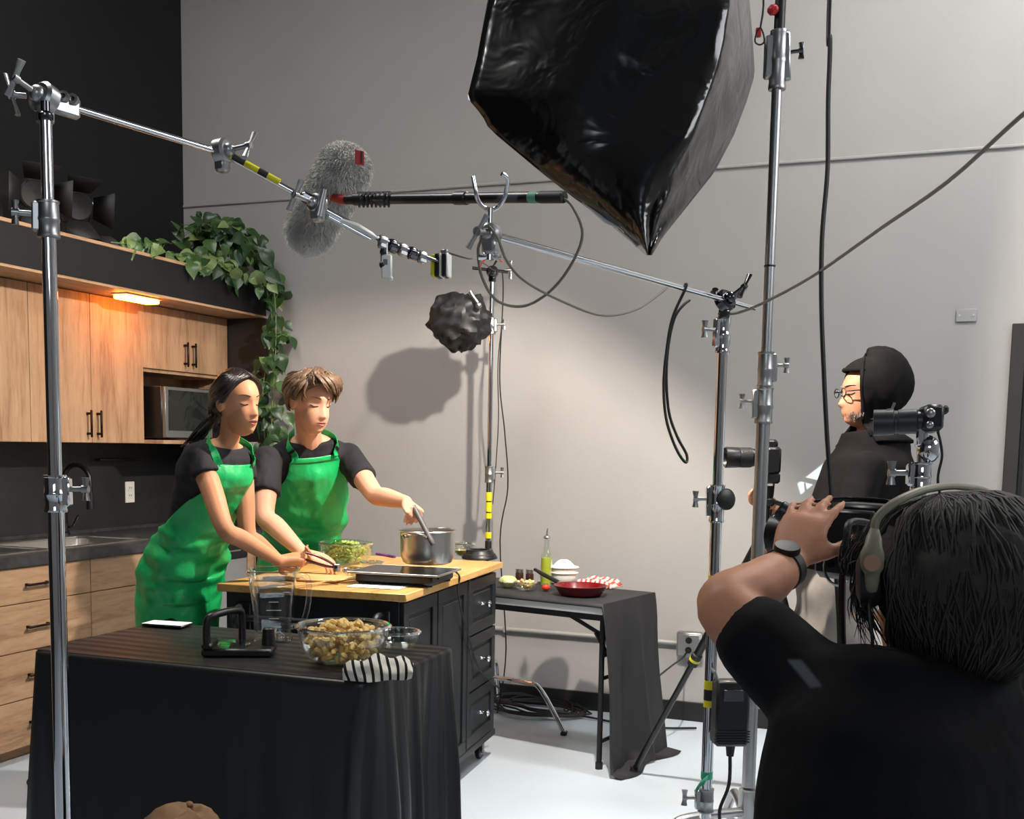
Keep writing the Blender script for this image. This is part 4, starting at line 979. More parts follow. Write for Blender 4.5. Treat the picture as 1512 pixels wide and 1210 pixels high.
# third clamp near the mic plus the white gaff end
A3 = A1+d2*(L2*.64)
h = griphead(t, A3-CF*.015, (-CF*.8-CR*.5), d2, .024); b = MB(); b.box(A3-d2*.02-CF*.012, (.05, .022, .05), .006, frame(d2)); b.build('clamp_jaw', M_DKCHR, h)
b = MB(); b.cyl(A3-CF*.03+UP*.03+CR*.02, A3-CF*.03-UP*.035+CR*.005, .009, .012, 12); b.build('clamp_lever', M_ALU, h)
b = MB(); b.cyl(A3+d2*.03-UP*.012, A2-d2*.0-UP*.012, .006, n=10); b.build('side_rod', M_CHROME, t)
b = MB(); b.tube([A2-d2*.085-UP*.006, A2-d2*.04, A2+d2*.0, A2+d2*.02], [.012, .016, .013, .004], 10, flat=.6); b.build('white_tape_flag', M_WHITE, t)
# gear clamped past the arm end
B0 = A2+d2*.015; B1 = atD(646, 386, 2.98); d3 = (B1-B0).normalized()
b = MB(); b.cyl(B0, B1, .0055, n=10); b.build('extension_rod', M_DKCHR, t)
for i in range(5):
    p = B0.lerp(B1, .1+.16*i); b = MB(); b.lathe(p-d3*.012, [(.004, 0), (.011, .002), (.013, .012), (.011, .022), (.004, .024)], 14, d3); b.box(p-UP*.014, (.018, .016, .026), .004, frame(d3)); b.build('rod_clamp', M_DKCHR if i % 2 else M_ALU, t)
b = MB(); p = B0+d3*.02; b.cyl(p-UP*.004, p-UP*.06, .006, n=10); b.ell(p-UP*.062, .010, 10, 6); b.ell(p-UP*.03, .009, 10, 6); b.build('hanging_stud', M_BLACKP, t)
p = atD(571, 394, 2.88)
g_ = thing('wireless_transmitter', p-UP*.03, 'small white transmitter box hanging from the boom arm', 'transmitter')
F = Matrix((CR, CF, UP)).transposed()
b = MB(); b.box(p, (.028, .012, .062), .004, F); b.build('case', M_WHITE, g_); b = MB(); b.box(p+UP*.010-CF*.0065-CR*.003, (.011, .001, .014), 0, F); b.build('display', M_LCD, g_, False)
b = MB(); b.cyl(p+UP*.03, p+UP*.065, .0025, n=8); b.build('hanger', M_ALU, g_); b = MB(); b.box(p-UP*.03+CR*.01, (.012, .010, .012), .003, F); b.build('clip', M_WHITE, g_)
p = atD(652, 393, 2.99)
g_ = thing('slate_receiver', p-UP*.035, 'yellow black and white receiver box at end of arm', 'receiver')
F2 = Matrix.Rotation(-.35, 3, 'Z') @ F
for k, (w_, mm, nm) in enumerate(((.011, M_YEL, 'yellow_case'), (.013, M_BLACKP, 'black_core'), (.007, M_WHITE, 'white_band'), (.013, M_BLACKP, 'black_face'), (.006, M_WHITE, 'white_edge'))):
    b = MB(); x = (-.021, -.0085, .0015, .0115, .021)[k]; b.box(p+F2 @ Vector((x, 0, 0)), (w_, .03, .062-.004*(k == 0)), .003, F2); b.build(nm, mm, g_)
b = MB(); b.box(p+UP*.036+CR*.008, (.02, .018, .014), .003, F2); b.build('mount_shoe', M_ALU, g_)
b = MB(); b.tube([p+UP*.035+CR*.015, atD(690, 382, 3.3), atD(706, 384, 4.2), Vector((-2.14, 5.22, 2.26))], .0025, 6, sm=6); tag(b.build('thin_cable', M_CABLE), 'thin dark cable from receiver box to the rear stand', 'cable')

# ---- right stand with boom holder
xy = tuple(atD(1060, 700, 3.4))[:2]
t = thing('light_stand', V(xy, 0), 'chrome stand with green tape that holds the microphone boom', 'stand')
z_ = lambda py: zv(xy, py)
legs(t, xy, .17, .42, 2.6)
pole(t, xy, .18, z_(770), .0178); pole(t, xy, z_(770), z_(520), .0155); pole(t, xy, z_(520), z_(462), .0135)
collar(t, xy, z_(772), z_(716), .0225, M_CHROME, -CR); collar(t, xy, z_(522), z_(468), .0215, M_CHROME, -CR-CF*.4, M_ALU); collar(t, xy, z_(1200), z_(1165), .024, M_ALU, -CR)
b = MB(); p = V(xy, z_(738)); b.lathe(p+CR*.02, [(0, 0), (.030, 0), (.033, .004), (.033, .016), (.026, .02), (0, .02)], 24, -CF+CR*.5); b.build('stud_wheel', M_BLACKP, t)
b = MB(); b.lathe(V(xy, z_(466)), [(.016, 0), (.019, .005), (.012, .012), (.012, .028)], 16); b.build('spigot', M_DKCHR, t)
H0 = V(xy, z_(446))-CF*.02; T0 = atD(724, 346, 2.45); dA = (T0-H0).normalized()
E0 = H0-dA*.19
b = MB(); b.cyl(E0, T0, .0082, n=14); b.build('arm', M_CHROME, t)
griphead(t, H0+CF*.01, (-CF*.7+CR*.6+UP*.4), dA, .034, m=M_DKCHR)
tknob(t, H0+CR*.02, CR*.7+UP*.7, .04, .05, M_ALU, 'wing_handle', -CF); tknob(t, H0-CR*.02, -CR*.5+UP*.8, .03, .05, M_DKCHR, 'wing_handle', -CF)
h = griphead(t, T0, (-CF*.9-CR*.3-UP*.2), dA, .024)
b = MB(); b.box(T0+dA*.02, (.03, .02, .055), .006, frame(dA)); b.build('clamp_jaw', M_CHROME, h); tknob(h, T0-UP*.02, -UP, .03, .05, M_CHROME, 'wing_handle', CR)
b = MB(); b.cyl(T0+UP*.01, T0+UP*.055, .006, n=10); Fp = T0+UP*.055
fk = []
for k in range(0, 9):
    a = PI+PI*k/8; fk.append(Fp+CR*(math.cos(a)*.033)+UP*(.034+math.sin(a)*.033)-CF*(.012*math.cos(a*2)))
b.tube([fk[0]+UP*.03-CR*.006]+fk+[fk[-1]+UP*.02+CR*.004-CF*.02, fk[-1]+UP*.025-CR*.01-CF*.03], .0048, 10, sm=2); b.build('boom_fork', M_CHROME, t)
for (a, c_, mm) in ((850, 872, M_YEL), (872, 890, M_BLKT), (890, 905, M_YEL), (1005, 1018, M_YEL), (1018, 1034, M_BLKT), (1034, 1044, M_YEL)): tape(t, V(xy, z_(c_)), V(xy, z_(a)), .0188, mm)
tape(t, V(xy, z_(1150)), V(xy, z_(1139)), .0189, M_GREENT)
b = MB(); p = V(xy, z_(1146))-CF*.02; b.grid([[p+CR*x-UP*y-CF*.004*k for x, y in ((0, -.006), (0, .008))] if k == 0 else [p-CR*(.012*k)-UP*(.008*k*k*.5+.0), p-CR*(.012*k)-UP*(.008*k*k*.5+.018)-CF*.006*(k % 2)] for k in range(4)]); b.build('tape_tail', M_GREENT, t, solid=.001)
# ballast box hung on this stand
p = atD(1078, 1052, 3.36)
g_ = thing('power_ballast', p-UP*.12, 'black ballast box hung low on the boom stand', 'power box')
b = MB(); b.box(p, (.10, .09, .20), .008, F); b.build('case', M_BLACKP, g_)
for k in range(5): b = MB(); b.box(p-UP*(.085-.008*k)-CF*.045, (.104, .006, .004), 0, F); b.build('cooling_rib', M_RUBBER, g_, False)
b = MB(); b.box(p+UP*.055-CF*.046, (.06, .003, .035), .001, F); b.build('label_plate', M_DKCHR, g_)
b = MB(); b.cyl(p-UP*.10+CR*.005, p-UP*.135+CR*.005, .015, .011, 14); b.build('plug', M_RUBBER, g_)
b = MB(); q = p-UP*.135+CR*.005; b.tube([q, q-UP*.09, q-UP*.17-CR*.025, q-UP*.22-CR*.01, q-UP*.25+CR*.06, Vector((q.x+.25, q.y, .02)), Vector((q.x+.55, q.y+.1, .008))], .0055, 8, sm=5); tag(b.build('power_cable', M_CABLE), 'black power cable drooping from the ballast box to floor', 'cable')
b = MB(); b.cyl(p+UP*.09-CR*.05, p+UP*.09-CR*.035, .006, n=8); b.tube([p+UP*.09-CR*.04, p+UP*.12-CR*.05, V(xy, p.z+.11)], .005, 6); b.build('hanger', M_ALU, g_)

# ---- tall stand that carries the overhead skirted lamp
xy = tuple(atD(1128, 600, 3.7))[:2]; S3 = xy
t = thing('light_stand', V(xy, 0), 'thick aluminium stand carrying the black skirted lamp overhead', 'stand')
legs(t, xy, .17, .45, 1.9, .016, M_ALU)
pole(t, xy, .25, z_(625) if False else zv(xy, 625), .0225, M_ALU); pole(t, xy, zv(xy, 625), zv(xy, 520), .019, M_ALU); pole(t, xy, zv(xy, 520), zv(xy, 132), .0165, M_ALU)
ztop = zv(xy, 46)
collar(t, xy, zv(xy, 626), zv(xy, 573), .0285, M_ALU, -CR, M_ALU); collar(t, xy, zv(xy, 572), zv(xy, 520), .0255, M_ALU, CR, M_ALU)
collar(t, xy, zv(xy, 133), ztop, .027, M_ALU, CR-CF*.3, M_DKCHR); b = MB(); b.box(V(xy, zv(xy, 85))-CR*.03, (.03, .03, .13), .006, F); b.build('side_block', M_ALU, t)
b = MB(); b.lathe(V(xy, zv(xy, 395)), [(.015, 0), (.019, .002), (.019, .006), (.015, .008)], 18, close=True); b.build('rubber_ring', M_RUBBER, t)
tape(t, V(xy, zv(xy, 132)+.0), V(xy, zv(xy, 110)), .0285, mat('pink_tape', rgb(170, 70, 80), .5)) if False else None
b = MB(); b.cyl(V(xy, ztop-.02), V(xy, ztop+.42), .0175, n=20); b.build('upper_tube', M_BLACKP, t)
b = MB(); b.box(V(xy, ztop+.06)-CR*.025-CF*.01, (.035, .03, .03), .01, F); b.build('red_latch', M_RED, t)
# horizontal yoke arm to the lamp above the frame
LC = Vector((-1.06, 3.72, 2.98))
b = MB(); b.cyl(V(xy, ztop+.36), LC+Vector((0, 0, .12)), .016, n=16); b.build('yoke_arm', M_BLACKP, t)
# safety wire
p = atD(1123, 40, 3.62); b = MB(); b.tube([p+UP*.5-CR*.05, p+UP*.12+CR*.004, p, ], .0035, 6, sm=4)
b.tube([p, p-CR*.012-UP*.02, p-CR*.016-UP*.045, p-UP*.055, p+CR*.014-UP*.045, p+CR*.010-UP*.02, p], .003, 6, sm=3); tag(b.build('safety_wire', M_CABLE), 'short black safety wire with carabiner loop beside the lamp', 'wire')
p = atD(1120, 48, 3.66); b = MB(); b.box(p, (.018, .012, .03), .003, F); b.build('strap_tag', M_RED, t)

# ------------------------------------------------------------------ overhead lamp with black skirt
M_VINYL = mat('black_glossy_fabric', rgb(9, 9, 10), .17, spec=.6); bump(M_VINYL, noise(M_VINYL, tex(M_VINYL, (1, 1, 1)), 5, 3, .5, .6), .35, .05)
M_LINING = mat('white_lining', rgb(226, 226, 224), .75)
t = thing('skirted_lamp', LC-Vector((0, 0, .9)), 'large overhead film lamp hung with glossy black fabric skirt lined in white', 'film lamp')
def lerp_list(P, y):
    for (y0, v0), (y1, v1) in zip(P, P[1:]):
        if y <= y1: return v0+(v1-v0)*(y-y0)/(y1-y0)
    return P[-1][1]
Lx = [(-170, 752), (0, 722), (80, 706), (145, 690), (170, 712), (190, 722), (255, 800), (290, 845), (330, 900), (377, 955)]
Fx = [(-170, 1040), (0, 1076), (60, 1066), (130, 1045), (200, 1020), (260, 988), (320, 966), (377, 957)]
Rx = [(-170, 1092), (0, 1106), (60, 1111), (110, 1114), (150, 1102), (200, 1083), (255, 1054), (310, 1010), (350, 978), (377, 962)]
rows = []; NY_ = 46
for j in range(NY_+1):
    y = -170+(377+170)*j/NY_; l_, f_, r_ = lerp_list(Lx, y), lerp_list(Fx, y), lerp_list(Rx, y); row = []
    for i in range(25):
        u = i/24; x = l_+(f_-l_)*u
        D = 3.66-.14*u-.07*math.sin(PI*u)+.020*math.sin(u*9+y*.012)*u+.016*math.sin(y*.03+u*5)*(u > .5)*(u-.5)*2
        row.append(atD(x, y, D))
    for i in range(1, 11):
        u = i/10; x = f_+(r_-f_)*u; D = 3.52+.42*u**1.2*min(1, (380-y)/160)+.012*math.sin(u*7+y*.035); row.append(atD(x, y, D))
    rows.append(row)
b = MB(); b.grid(rows); o = b.build('front_skirt', M_VINYL, t, ang=180, solid=.003)
# white lining panels curling out under the lower edge and at the left corner
def strip(name, pts_a, pts_b, m, parent): b = MB(); b.grid([[a, c_] for a, c_ in zip(pts_a, pts_b)]); return b.build(name, m, parent, solid=.002)
def wp(l): return [atD(*q) for q in l]
strip('lining_flap', wp([(691, 147, 3.665), (703, 152, 3.67), (714, 162, 3.67), (723, 175, 3.67)]), wp([(691, 139, 3.68), (704, 143, 3.70), (716, 153, 3.70), (726, 168, 3.69)]), M_LINING, t)
strip('lining_flap', wp([(846, 287, 3.66), (870, 308, 3.64), (893, 330, 3.62), (916, 338, 3.60), (921, 344, 3.60)]), wp([(850, 280, 3.69), (880, 300, 3.68), (905, 318, 3.66), (925, 328, 3.64), (930, 334, 3.64)]), M_LINING, t)
strip('lining_flap', wp([(912, 338, 3.62), (926, 352, 3.60), (940, 365, 3.58)]), wp([(922, 331, 3.65), (936, 344, 3.63), (948, 358, 3.61)]), M_LINING, t)
# far and side skirts (room side), white inside
yb = 3.98
KL = Vector(KEY)                                   # lower edge of the far skirt, cut so the lamp's pool ends on the wall where the photo shows it
far = []
for q in ((150, 486), (300, 480), (440, 474), (600, 466), (720, 448), (800, 470), (900, 530), (1010, 612), (1150, 730), (1300, 860), (1420, 960)):
    wp_ = onY(q[0], q[1], YB); p_ = KL+(wp_-KL)*((yb-KL.y)/(YB-KL.y)); pj = proj((p_.x, yb, p_.z))
    if pj[0] > lerp_list(Rx, pj[1])-10: break
    far.append((p_.x, p_.z))
far = [(-1.52, far[0][1])]+far+[(far[-1][0]+.02, 2.52)]; print('far', far)
b = MB(); b.grid([[Vector((x, yb, z)), Vector((x, yb-.0, 2.78)), Vector((x*.96-.04, yb-.03, 3.02))] for x, z in far]); o = b.build('far_skirt', M_BLACKM, t, solid=.004)
b = MB(); b.grid([[Vector((far[0][0], yb, far[0][1])), Vector((far[0][0]*.96-.04, yb-.03, 3.02))], [atD(706, 80, 3.68), atD(752, -168, 3.68)]]); b.build('side_skirt', M_BLACKM, t, solid=.004)
b = MB(); b.grid([[Vector((far[-1][0], yb, far[-1][1])), Vector((far[-1][0]*.96-.04, yb-.03, 3.02))], [atD(1110, 60, 3.96), atD(1092, -168, 3.96)]]); b.build('side_skirt', M_BLACKM, t, solid=.004)
b = MB(); q = [atD(752, -168, 3.66), atD(1040, -168, 3.5), atD(1092, -168, 3.95), Vector((far[-1][0]*.96-.04, yb-.03, 3.02)), Vector((far[0][0]*.96-.04, yb-.03, 3.02))]
b.add(q, [(0, 1, 2, 3, 4)]); b.build('top_cover', M_BLACKM, t, solid=.006)
b = MB(); b.cyl(LC+Vector((0, 0, .16)), LC+Vector((0, 0, -.10)), .09, n=24, bev=.01); b.cyl(LC+Vector((0, 0, -.1)), LC+Vector((.04, 0, -.33)), .05, n=20, bev=.01); b.build('lamp_head', M_BLACKP, t)
for y_ in (-.28, .28):
    b = MB(); b.cyl(LC+Vector((0, 0, .05)), LC+Vector((.15, y_, .05)), .006, n=8); b.build('frame_rod', M_ALU, t)

# ------------------------------------------------------------------ rear stand with a lamp wrapped in black foil
xy = tuple(atD(724, 600, 5.62))[:2]
t = thing('light_stand', V(xy, 0), 'slim chrome stand with yellow tape standing behind the cart', 'stand')
legs(t, xy, .25, .52, -.35, rest=.34)
pole(t, xy, .18, zv(xy, 712), .0150); pole(t, xy, zv(xy, 712), zv(xy, 405), .0120)
collar(t, xy, zv(xy, 713), zv(xy, 689), .022, M_ALU, CR)
for a, c_ in ((727, 740), (742, 756), (758, 766), (786, 795), (799, 810)): tape(t, V(xy, zv(xy, c_)), V(xy, zv(xy, a)), .0165, M_YEL if a in (727, 758, 742, 786) else M_BLKT)
p = V(xy, zv(xy, 402)); h = griphead(t, p, -CF, CR, .03, m=M_DKCHR)
b = MB(); b.cyl(p-CR*.10+UP*.02, p+CR*.08, .008, n=10); b.build('cross_bar', M_DKCHR, t); tknob(t, p+CR*.06+UP*.01, CR, .03, .09, M_ALU, 'wing_handle')
b = MB(); b.tube([p-CR*.06, p-CR*.05+UP*.05, p+UP*.075, p+CR*.05+UP*.05], .004, 6, sm=4); b.build('red_lead', M_RED, t)
p2 = V(xy, zv(xy, 482)); collar(t, xy, p2.z-.04, p2.z+.04, .02, M_ALU, CR)
g_ = thing('foil_wrapped_lamp', atD(676, 520, 5.42), 'small film lamp wrapped in crumpled black foil on the slim stand', 'film lamp')
rnd = random.Random(12); c = atD(678, 475, 5.42); b = MB(); R = []
outl = [(-92, .14), (-60, .17), (-30, .165), (0, .165), (30, .155), (60, .15), (88, .13)]
nn = 56; mm_ = 34
cre = [(Vector((rnd.gauss(0, 1), rnd.gauss(0, 1), rnd.gauss(0, 1))).normalized()*rnd.uniform(3, 11), rnd.uniform(0, 6), rnd.uniform(.018, .042)) for _ in range(10)]
for i in range(mm_+1):
    th = PI*min(.995, max(.005, i/mm_)); ring = []
    for k in range(nn):
        a = 2*PI*k/nn; u = Vector((math.cos(a)*math.sin(th), math.sin(a)*math.sin(th), -math.cos(th))); rr_ = .148*(1+sum(am*(1-2*abs(math.sin(u.dot(w_)+p_))) for w_, p_, am in cre))
        if u.z < -.55: rr_ *= 1-.10*max(0, math.sin(a*4+1))
        ring.append(c+CR*(u.x*rr_*1.10)+UP*(u.z*rr_*1.02)+CF*(u.y*rr_*.75))
    R.append(ring)
b.rings(R); b.build('foil_wrap', mat('crumpled_black_foil', rgb(17, 17, 18), .5), g_, True, ang=30)
b = MB(); q = atD(700, 440, 5.30); b.tube([q+UP*.03-CR*.02, q, q+CR*.022-UP*.03], .009, 10); b.ell(q+CR*.022-UP*.035, .016, 10, 8); b.build('yoke_clamp', M_ALU, g_)
b = MB(); b.cyl(c+CR*.12, p2, .010, n=10); b.build('mount_pin', M_ALU, g_)
b = MB(); b.tube([p+CR*.05, V(xy, zv(xy, 440))+CR*.055, V(xy, zv(xy, 560))+CR*.045, V(xy, zv(xy, 640))+CR*.075, V(xy, zv(xy, 720))+CR*.095, V(xy, zv(xy, 800))+CR*.06, V(xy, zv(xy, 960))+CR*.10, V(xy, .02)+CR*.06], .0038, 6, sm=6); tag(b.build('lamp_cable', M_CABLE), 'black lamp cable hanging down beside the slim rear stand', 'cable')
b = MB(); b.tube([p2+CR*.05, V(xy, zv(xy, 540))+CR*.035, V(xy, zv(xy, 620))+CR*.042, V(xy, zv(xy, 700))+CR*.03, V(xy, zv(xy, 745))+CR*.02], .0028, 6, sm=6); tag(b.build('lamp_cable', M_CABLE), 'thin second cable taped to the slim rear stand', 'cable')
# ------------------------------------------------------------------ boom pole and furry microphone
P0, P1 = atD(833, 291, 2.44), atD(512, 295, 2.93); dp = (P1-P0).normalized()
t = thing('boom_pole', (P0+P1)/2, 'black boom pole resting in the chrome fork', 'boom pole')
b = MB(); b.cyl(P0, P1, .0125, n=18); b.build('tube', M_BLACKP, t)
b = MB(); b.cyl(P0, P0+dp*.07, .0135, n=18, bev=.002); b.build('end_cap', M_RUBBER, t)
tape(t, P0+dp*.075, P0+dp*.10, .0131, mat('pale_green_tape', rgb(96, 160, 130), .6))
for k in (.40, .78, .9):
    b = MB(); q = P0.lerp(P1, k); b.lathe(q, [(.012, 0), (.0155, .003), (.0155, .04), (.012, .043)], 18, dp, True); b.build('pole_collar', M_BLACKP, t)
b = MB()
for k in range(8):
    q = P0.lerp(P1, .77+.022*k); b.tube([q+(UP*math.cos(a)-CF*math.sin(a))*.017+dp*(.010*a/6) for a in [j*.7 for j in range(10)]], .0035, 6)
b.build('cable_wrap', M_CABLE, t)
# blimp
m0, m1 = atD(517, 232, 2.99), atD(452, 350, 3.12); md = (m1-m0).normalized()
m0 = atD(508, 250, 3.0); m1 = atD(458, 338, 3.16); md = (m1-m0).normalized(); ML = (m1-m0).length
t = thing('microphone', (m0+m1)/2-UP*.1, 'grey furry windshield microphone at end of boom pole', 'microphone')
b = MB(); br = .066
prof = [(.001, -br*.95)]+[(br*math.sin(a), -br*math.cos(a)*.95) for a in [k*PI/2/8 for k in range(1, 9)]]+[(br*math.sin(a)*.93, ML+br*math.cos(a)*.95) for a in [k*PI/2/8 for k in range(8, 0, -1)]]+[(.001, ML+br*.95)]
b.lathe(m0, prof, 28, md); core = b.build('blimp_core', mat('grey_fur_base', rgb(176, 174, 168), .9), t)
rnd = random.Random(31); b = MB(); xx = md.orthogonal().normalized(); yy = md.cross(xx)
M_FUR = mat('grey_fur', rgb(160, 158, 152), .8, spec=.2); setc(M_FUR, ramp(M_FUR, noise(M_FUR, tex(M_FUR, (1, 1, 1)), 9, 3), [(.35, rgb(185, 183, 178)), (.65, rgb(236, 234, 228))]))
for i in range(15000):
    s = rnd.uniform(-br*.95, ML+br*.95); a = rnd.uniform(0, 2*PI)
    if s < 0: rr_ = br*math.sqrt(max(0, 1-(s/(br*.95))**2)); nz_ = s/br
    elif s > ML: rr_ = .93*br*math.sqrt(max(0, 1-((s-ML)/(br*.95))**2)); nz_ = (s-ML)/br
    else: rr_ = br*(1-.07*s/ML); nz_ = 0
    ra = xx*math.cos(a)+yy*math.sin(a); p = m0+md*s+ra*rr_; n_ = (ra*math.sqrt(max(.02, 1-nz_*nz_))+md*nz_).normalized()
    if any(False for _ in ()): pass
    dr = (n_*.9+Vector((rnd.uniform(-1, 1), rnd.uniform(-1, 1), rnd.uniform(-1.3, .5)))*.55).normalized(); L = rnd.uniform(.012, .022); sd_ = dr.cross(Vector((rnd.uniform(-1, 1), rnd.uniform(-1, 1), rnd.uniform(-1, 1)))).normalized()*.0011
    q = p+dr*L*.55+UP*-.001; e_ = p+dr*L*.8+Vector((rnd.uniform(-.5, .5), rnd.uniform(-.5, .5), -.7))*.009
    b.add([p-sd_, p+sd_, q+sd_*.8, q-sd_*.8, e_], [(0, 1, 2, 3), (3, 2, 4)])
o = b.build('fur', M_FUR, t, ang=180); o['kind'] = 'stuff'
q = m0-CF*.03; tg = atD(531, 233, 2.90); Ft = Matrix((CR*.97-UP*.1+CF*.2, UP, -CF)).transposed()
b = MB(); b.box(tg, (.024, .036, .0025), .0005, Ft); lb_ = b.build('red_label', mat('red_label', rgb(176, 32, 34), .5), t)
b = MB(); b.box(tg-CF*.0016+CR*.005, (.004, .030, .001), 0, Ft); b.build('label_print', M_BLKT, lb_, False)
b = MB(); b.tube([P1-dp*.02, P1+dp*.02, (m0+m1)/2-CF*.04], [.012, .012, .010], 12); b.build('shock_mount', M_RED, t)
# cables hanging from boom, arm and ceiling
def cable(name, pts, r, m, label, sm=6):
    b = MB(); b.tube([Vector(p) for p in pts], r, 7, sm=sm); return tag(b.build(name, m), label, 'cable')
cable('boom_cable', [P0+dp*.01, atD(845, 305, 2.44), atD(860, 345, 2.46), atD(845, 388, 2.5), atD(815, 428, 2.55), atD(775, 452, 2.58), atD(735, 445, 2.55), atD(712, 410, 2.5), atD(706, 370, 2.47), atD(712, 352, 2.44)], .0034, M_CABLEG, 'grey cable looping down from the end of the boom pole')
cable('boom_cable', [atD(722, 335, 2.42), atD(735, 352, 2.42), atD(748, 385, 2.46), atD(775, 415, 2.5), atD(830, 445, 2.6), atD(890, 466, 2.75), atD(940, 457, 2.9), atD(975, 433, 3.0), atD(984, 425, 3.04)], .0034, M_CABLEG, 'grey cable sagging under the arm from the boom fork')
pA_ = H0.lerp(T0, .22)
cable('hanging_cable', [pA_+UP*.012, pA_-CF*.014, atD(993, 470, 3.13), atD(984, 520, 3.14), atD(980, 570, 3.15), atD(984, 620, 3.15), atD(998, 662, 3.15), atD(1012, 683, 3.15), atD(1014, 672, 3.16), atD(1000, 645, 3.17), atD(988, 610, 3.17), atD(984, 560, 3.16), atD(987, 510, 3.16), atD(996, 470, 3.15), atD(1010, 450, 3.17), atD(1018, 444, 3.2)], .0042, M_CABLE, 'black cable doubled in a long loop below the boom arm')
cable('long_cable', [Vector((atD(1228, -60, 2.9).x, atD(1228, -60, 2.9).y, 4.6)), atD(1227, -60, 2.9), atD(1226, 60, 2.9), atD(1223, 150, 2.9), atD(1222, 250, 2.9), atD(1214, 350, 2.9), atD(1213, 450, 2.9), atD(1217, 560, 2.9), atD(1221, 640, 2.9), atD(1225, 700, 2.9), atD(1231, 800, 2.9), atD(1240, 1000, 2.9), Vector((atD(1245, 1100, 2.9).x, atD(1245, 1100, 2.9).y, .01))], .0062, M_CABLE, 'thick black cable hanging straight down from the ceiling')
cable('slanting_cable', [Vector((atD(1960, -330, 1.45).x, atD(1960, -330, 1.45).y, 4.69)), atD(1960, -330, 1.45), atD(1780, -60, 1.58), atD(1620, 85, 1.75), atD(1512, 168, 1.9), atD(1400, 268, 2.2), atD(1300, 338, 2.55), atD(1200, 408, 2.95), atD(1130, 446, 3.25), atD(1090, 462, 3.38), atD(1066, 463, 3.40)], .0042, M_CABLEG, 'dark cable slanting from the right into the boom stand head')
# ------------------------------------------------------------------ lamps resting on the bulkhead
for k, (px, py) in enumerate(((112, 318), (48, 300))):
    c = onX(px, py, -3.98); c.z = SZ1
    t = thing('set_lamp', c, ('black set lamp with open barn doors on top of the bulkhead', 'second black set lamp beside the chrome stand on top of the bulkhead')[k], 'film lamp')
    b = MB(); b.cyl(c, c+UP*.02, .05, n=20, bev=.004); b.build('base_plate', M_BLACKM, t); b = MB(); b.cyl(c+UP*.02, c+UP*.12, .010, n=10); b.build('stem', M_BLACKM, t)
    h = c+UP*.20; ax_ = Vector((.8, -.5, -.2)).normalized(); b = MB(); b.lathe(h-ax_*.07, [(0, 0), (.05, 0), (.065, .02), (.068, .12), (.06, .125), (0, .11)], 24, ax_); b.build('head', M_BLACKM, t)
    Fh = frame(ax_)
    for j in range(4):
        a = j*PI/2; d = Fh @ Vector((math.cos(a), math.sin(a), 0)); s = Fh @ Vector((-math.sin(a), math.cos(a), 0)); q = h+ax_*.055+d*.066
        b = MB(); b.add([q-s*.05, q+s*.05, q+s*.085+d*.07+ax_*.10, q-s*.085+d*.07+ax_*.10], [(0, 1, 2, 3)]); b.build('barn_door', M_BLACKM, t, solid=.002)
    b = MB(); b.tube([h-Fh.col[0]*.08, c+UP*.12-Fh.col[0]*.06, c+UP*.115, c+UP*.12+Fh.col[0]*.06, h+Fh.col[0]*.08], .006, 8); b.build('yoke', M_BLACKM, t)
    b = MB(); b.ell(h+ax_*.0+Fh.col[0]*.085+UP*.015, (.014, .014, .02), 10, 8); b.build('tilt_knob', M_ALU, t)
# black duvetyne bundle on the bulkhead
b = MB(); R = []; q0_ = onX(120, 335, -3.9); q1_ = onX(180, 356, -3.9); q0_.z = q1_.z = SZ1
rnd = random.Random(6)
for i in range(15):
    u = i/14; c = q0_.lerp(q1_, u); hh = .055*math.sin(PI*min(.98, max(.02, u)))**.5*(1+.2*math.sin(u*19)); R.append([c+Vector((math.cos(a)*.11*(1+.15*math.sin(3*a+i)), 0, max(0, math.sin(a))*hh*(1+.2*math.sin(4*a+i*.7)))) for a in (2*PI*k/20 for k in range(20))])
b.rings(R); tag(b.build('folded_fabric', M_BLACKM), 'bundle of black fabric lying on the bulkhead next to the vines', 'fabric')
# ------------------------------------------------------------------ trailing pothos on the bulkhead
M_LEAF = [mottled('pothos_leaf_%s' % 'abc'[k], rgb(*c0), rgb(*c1), 14, .38, .06, 30, spec=.5) for k, (c0, c1) in enumerate((((26, 50, 24), (40, 70, 32)), ((44, 72, 34), (70, 98, 48)), ((84, 108, 60), (124, 142, 88))))]
M_VINE = mat('vine_stem', rgb(96, 122, 62), .5)
def leaf_mesh(m, bend):
    b = MB(); rows = []; n = 9
    for i in range(n):
        t_ = i/(n-1); w_ = .44*(math.sin(PI*min(1, t_*1.0+.02)**.62))*(1-t_*.12)*(1 if i else .10); w_ = max(w_, .01)
        y = t_-.02*(1-t_)
        row = []
        for k in range(5):
            u = (k-2)/2; row.append(Vector((u*w_, y-(.14*abs(u)*(1-t_)**3), bend*-(t_**2)*.35+abs(u)*.13*w_*2+.03*math.sin(t_*7+u))))
        rows.append(row)
    b.grid(rows); o = b.build('leaf', m, origin=(0, 0, 0), ang=180); me = o.data; bpy.data.objects.remove(o); return me
LEAVES = [leaf_mesh(M_LEAF[k], bd) for k in range(3) for bd in (.3, .9)]
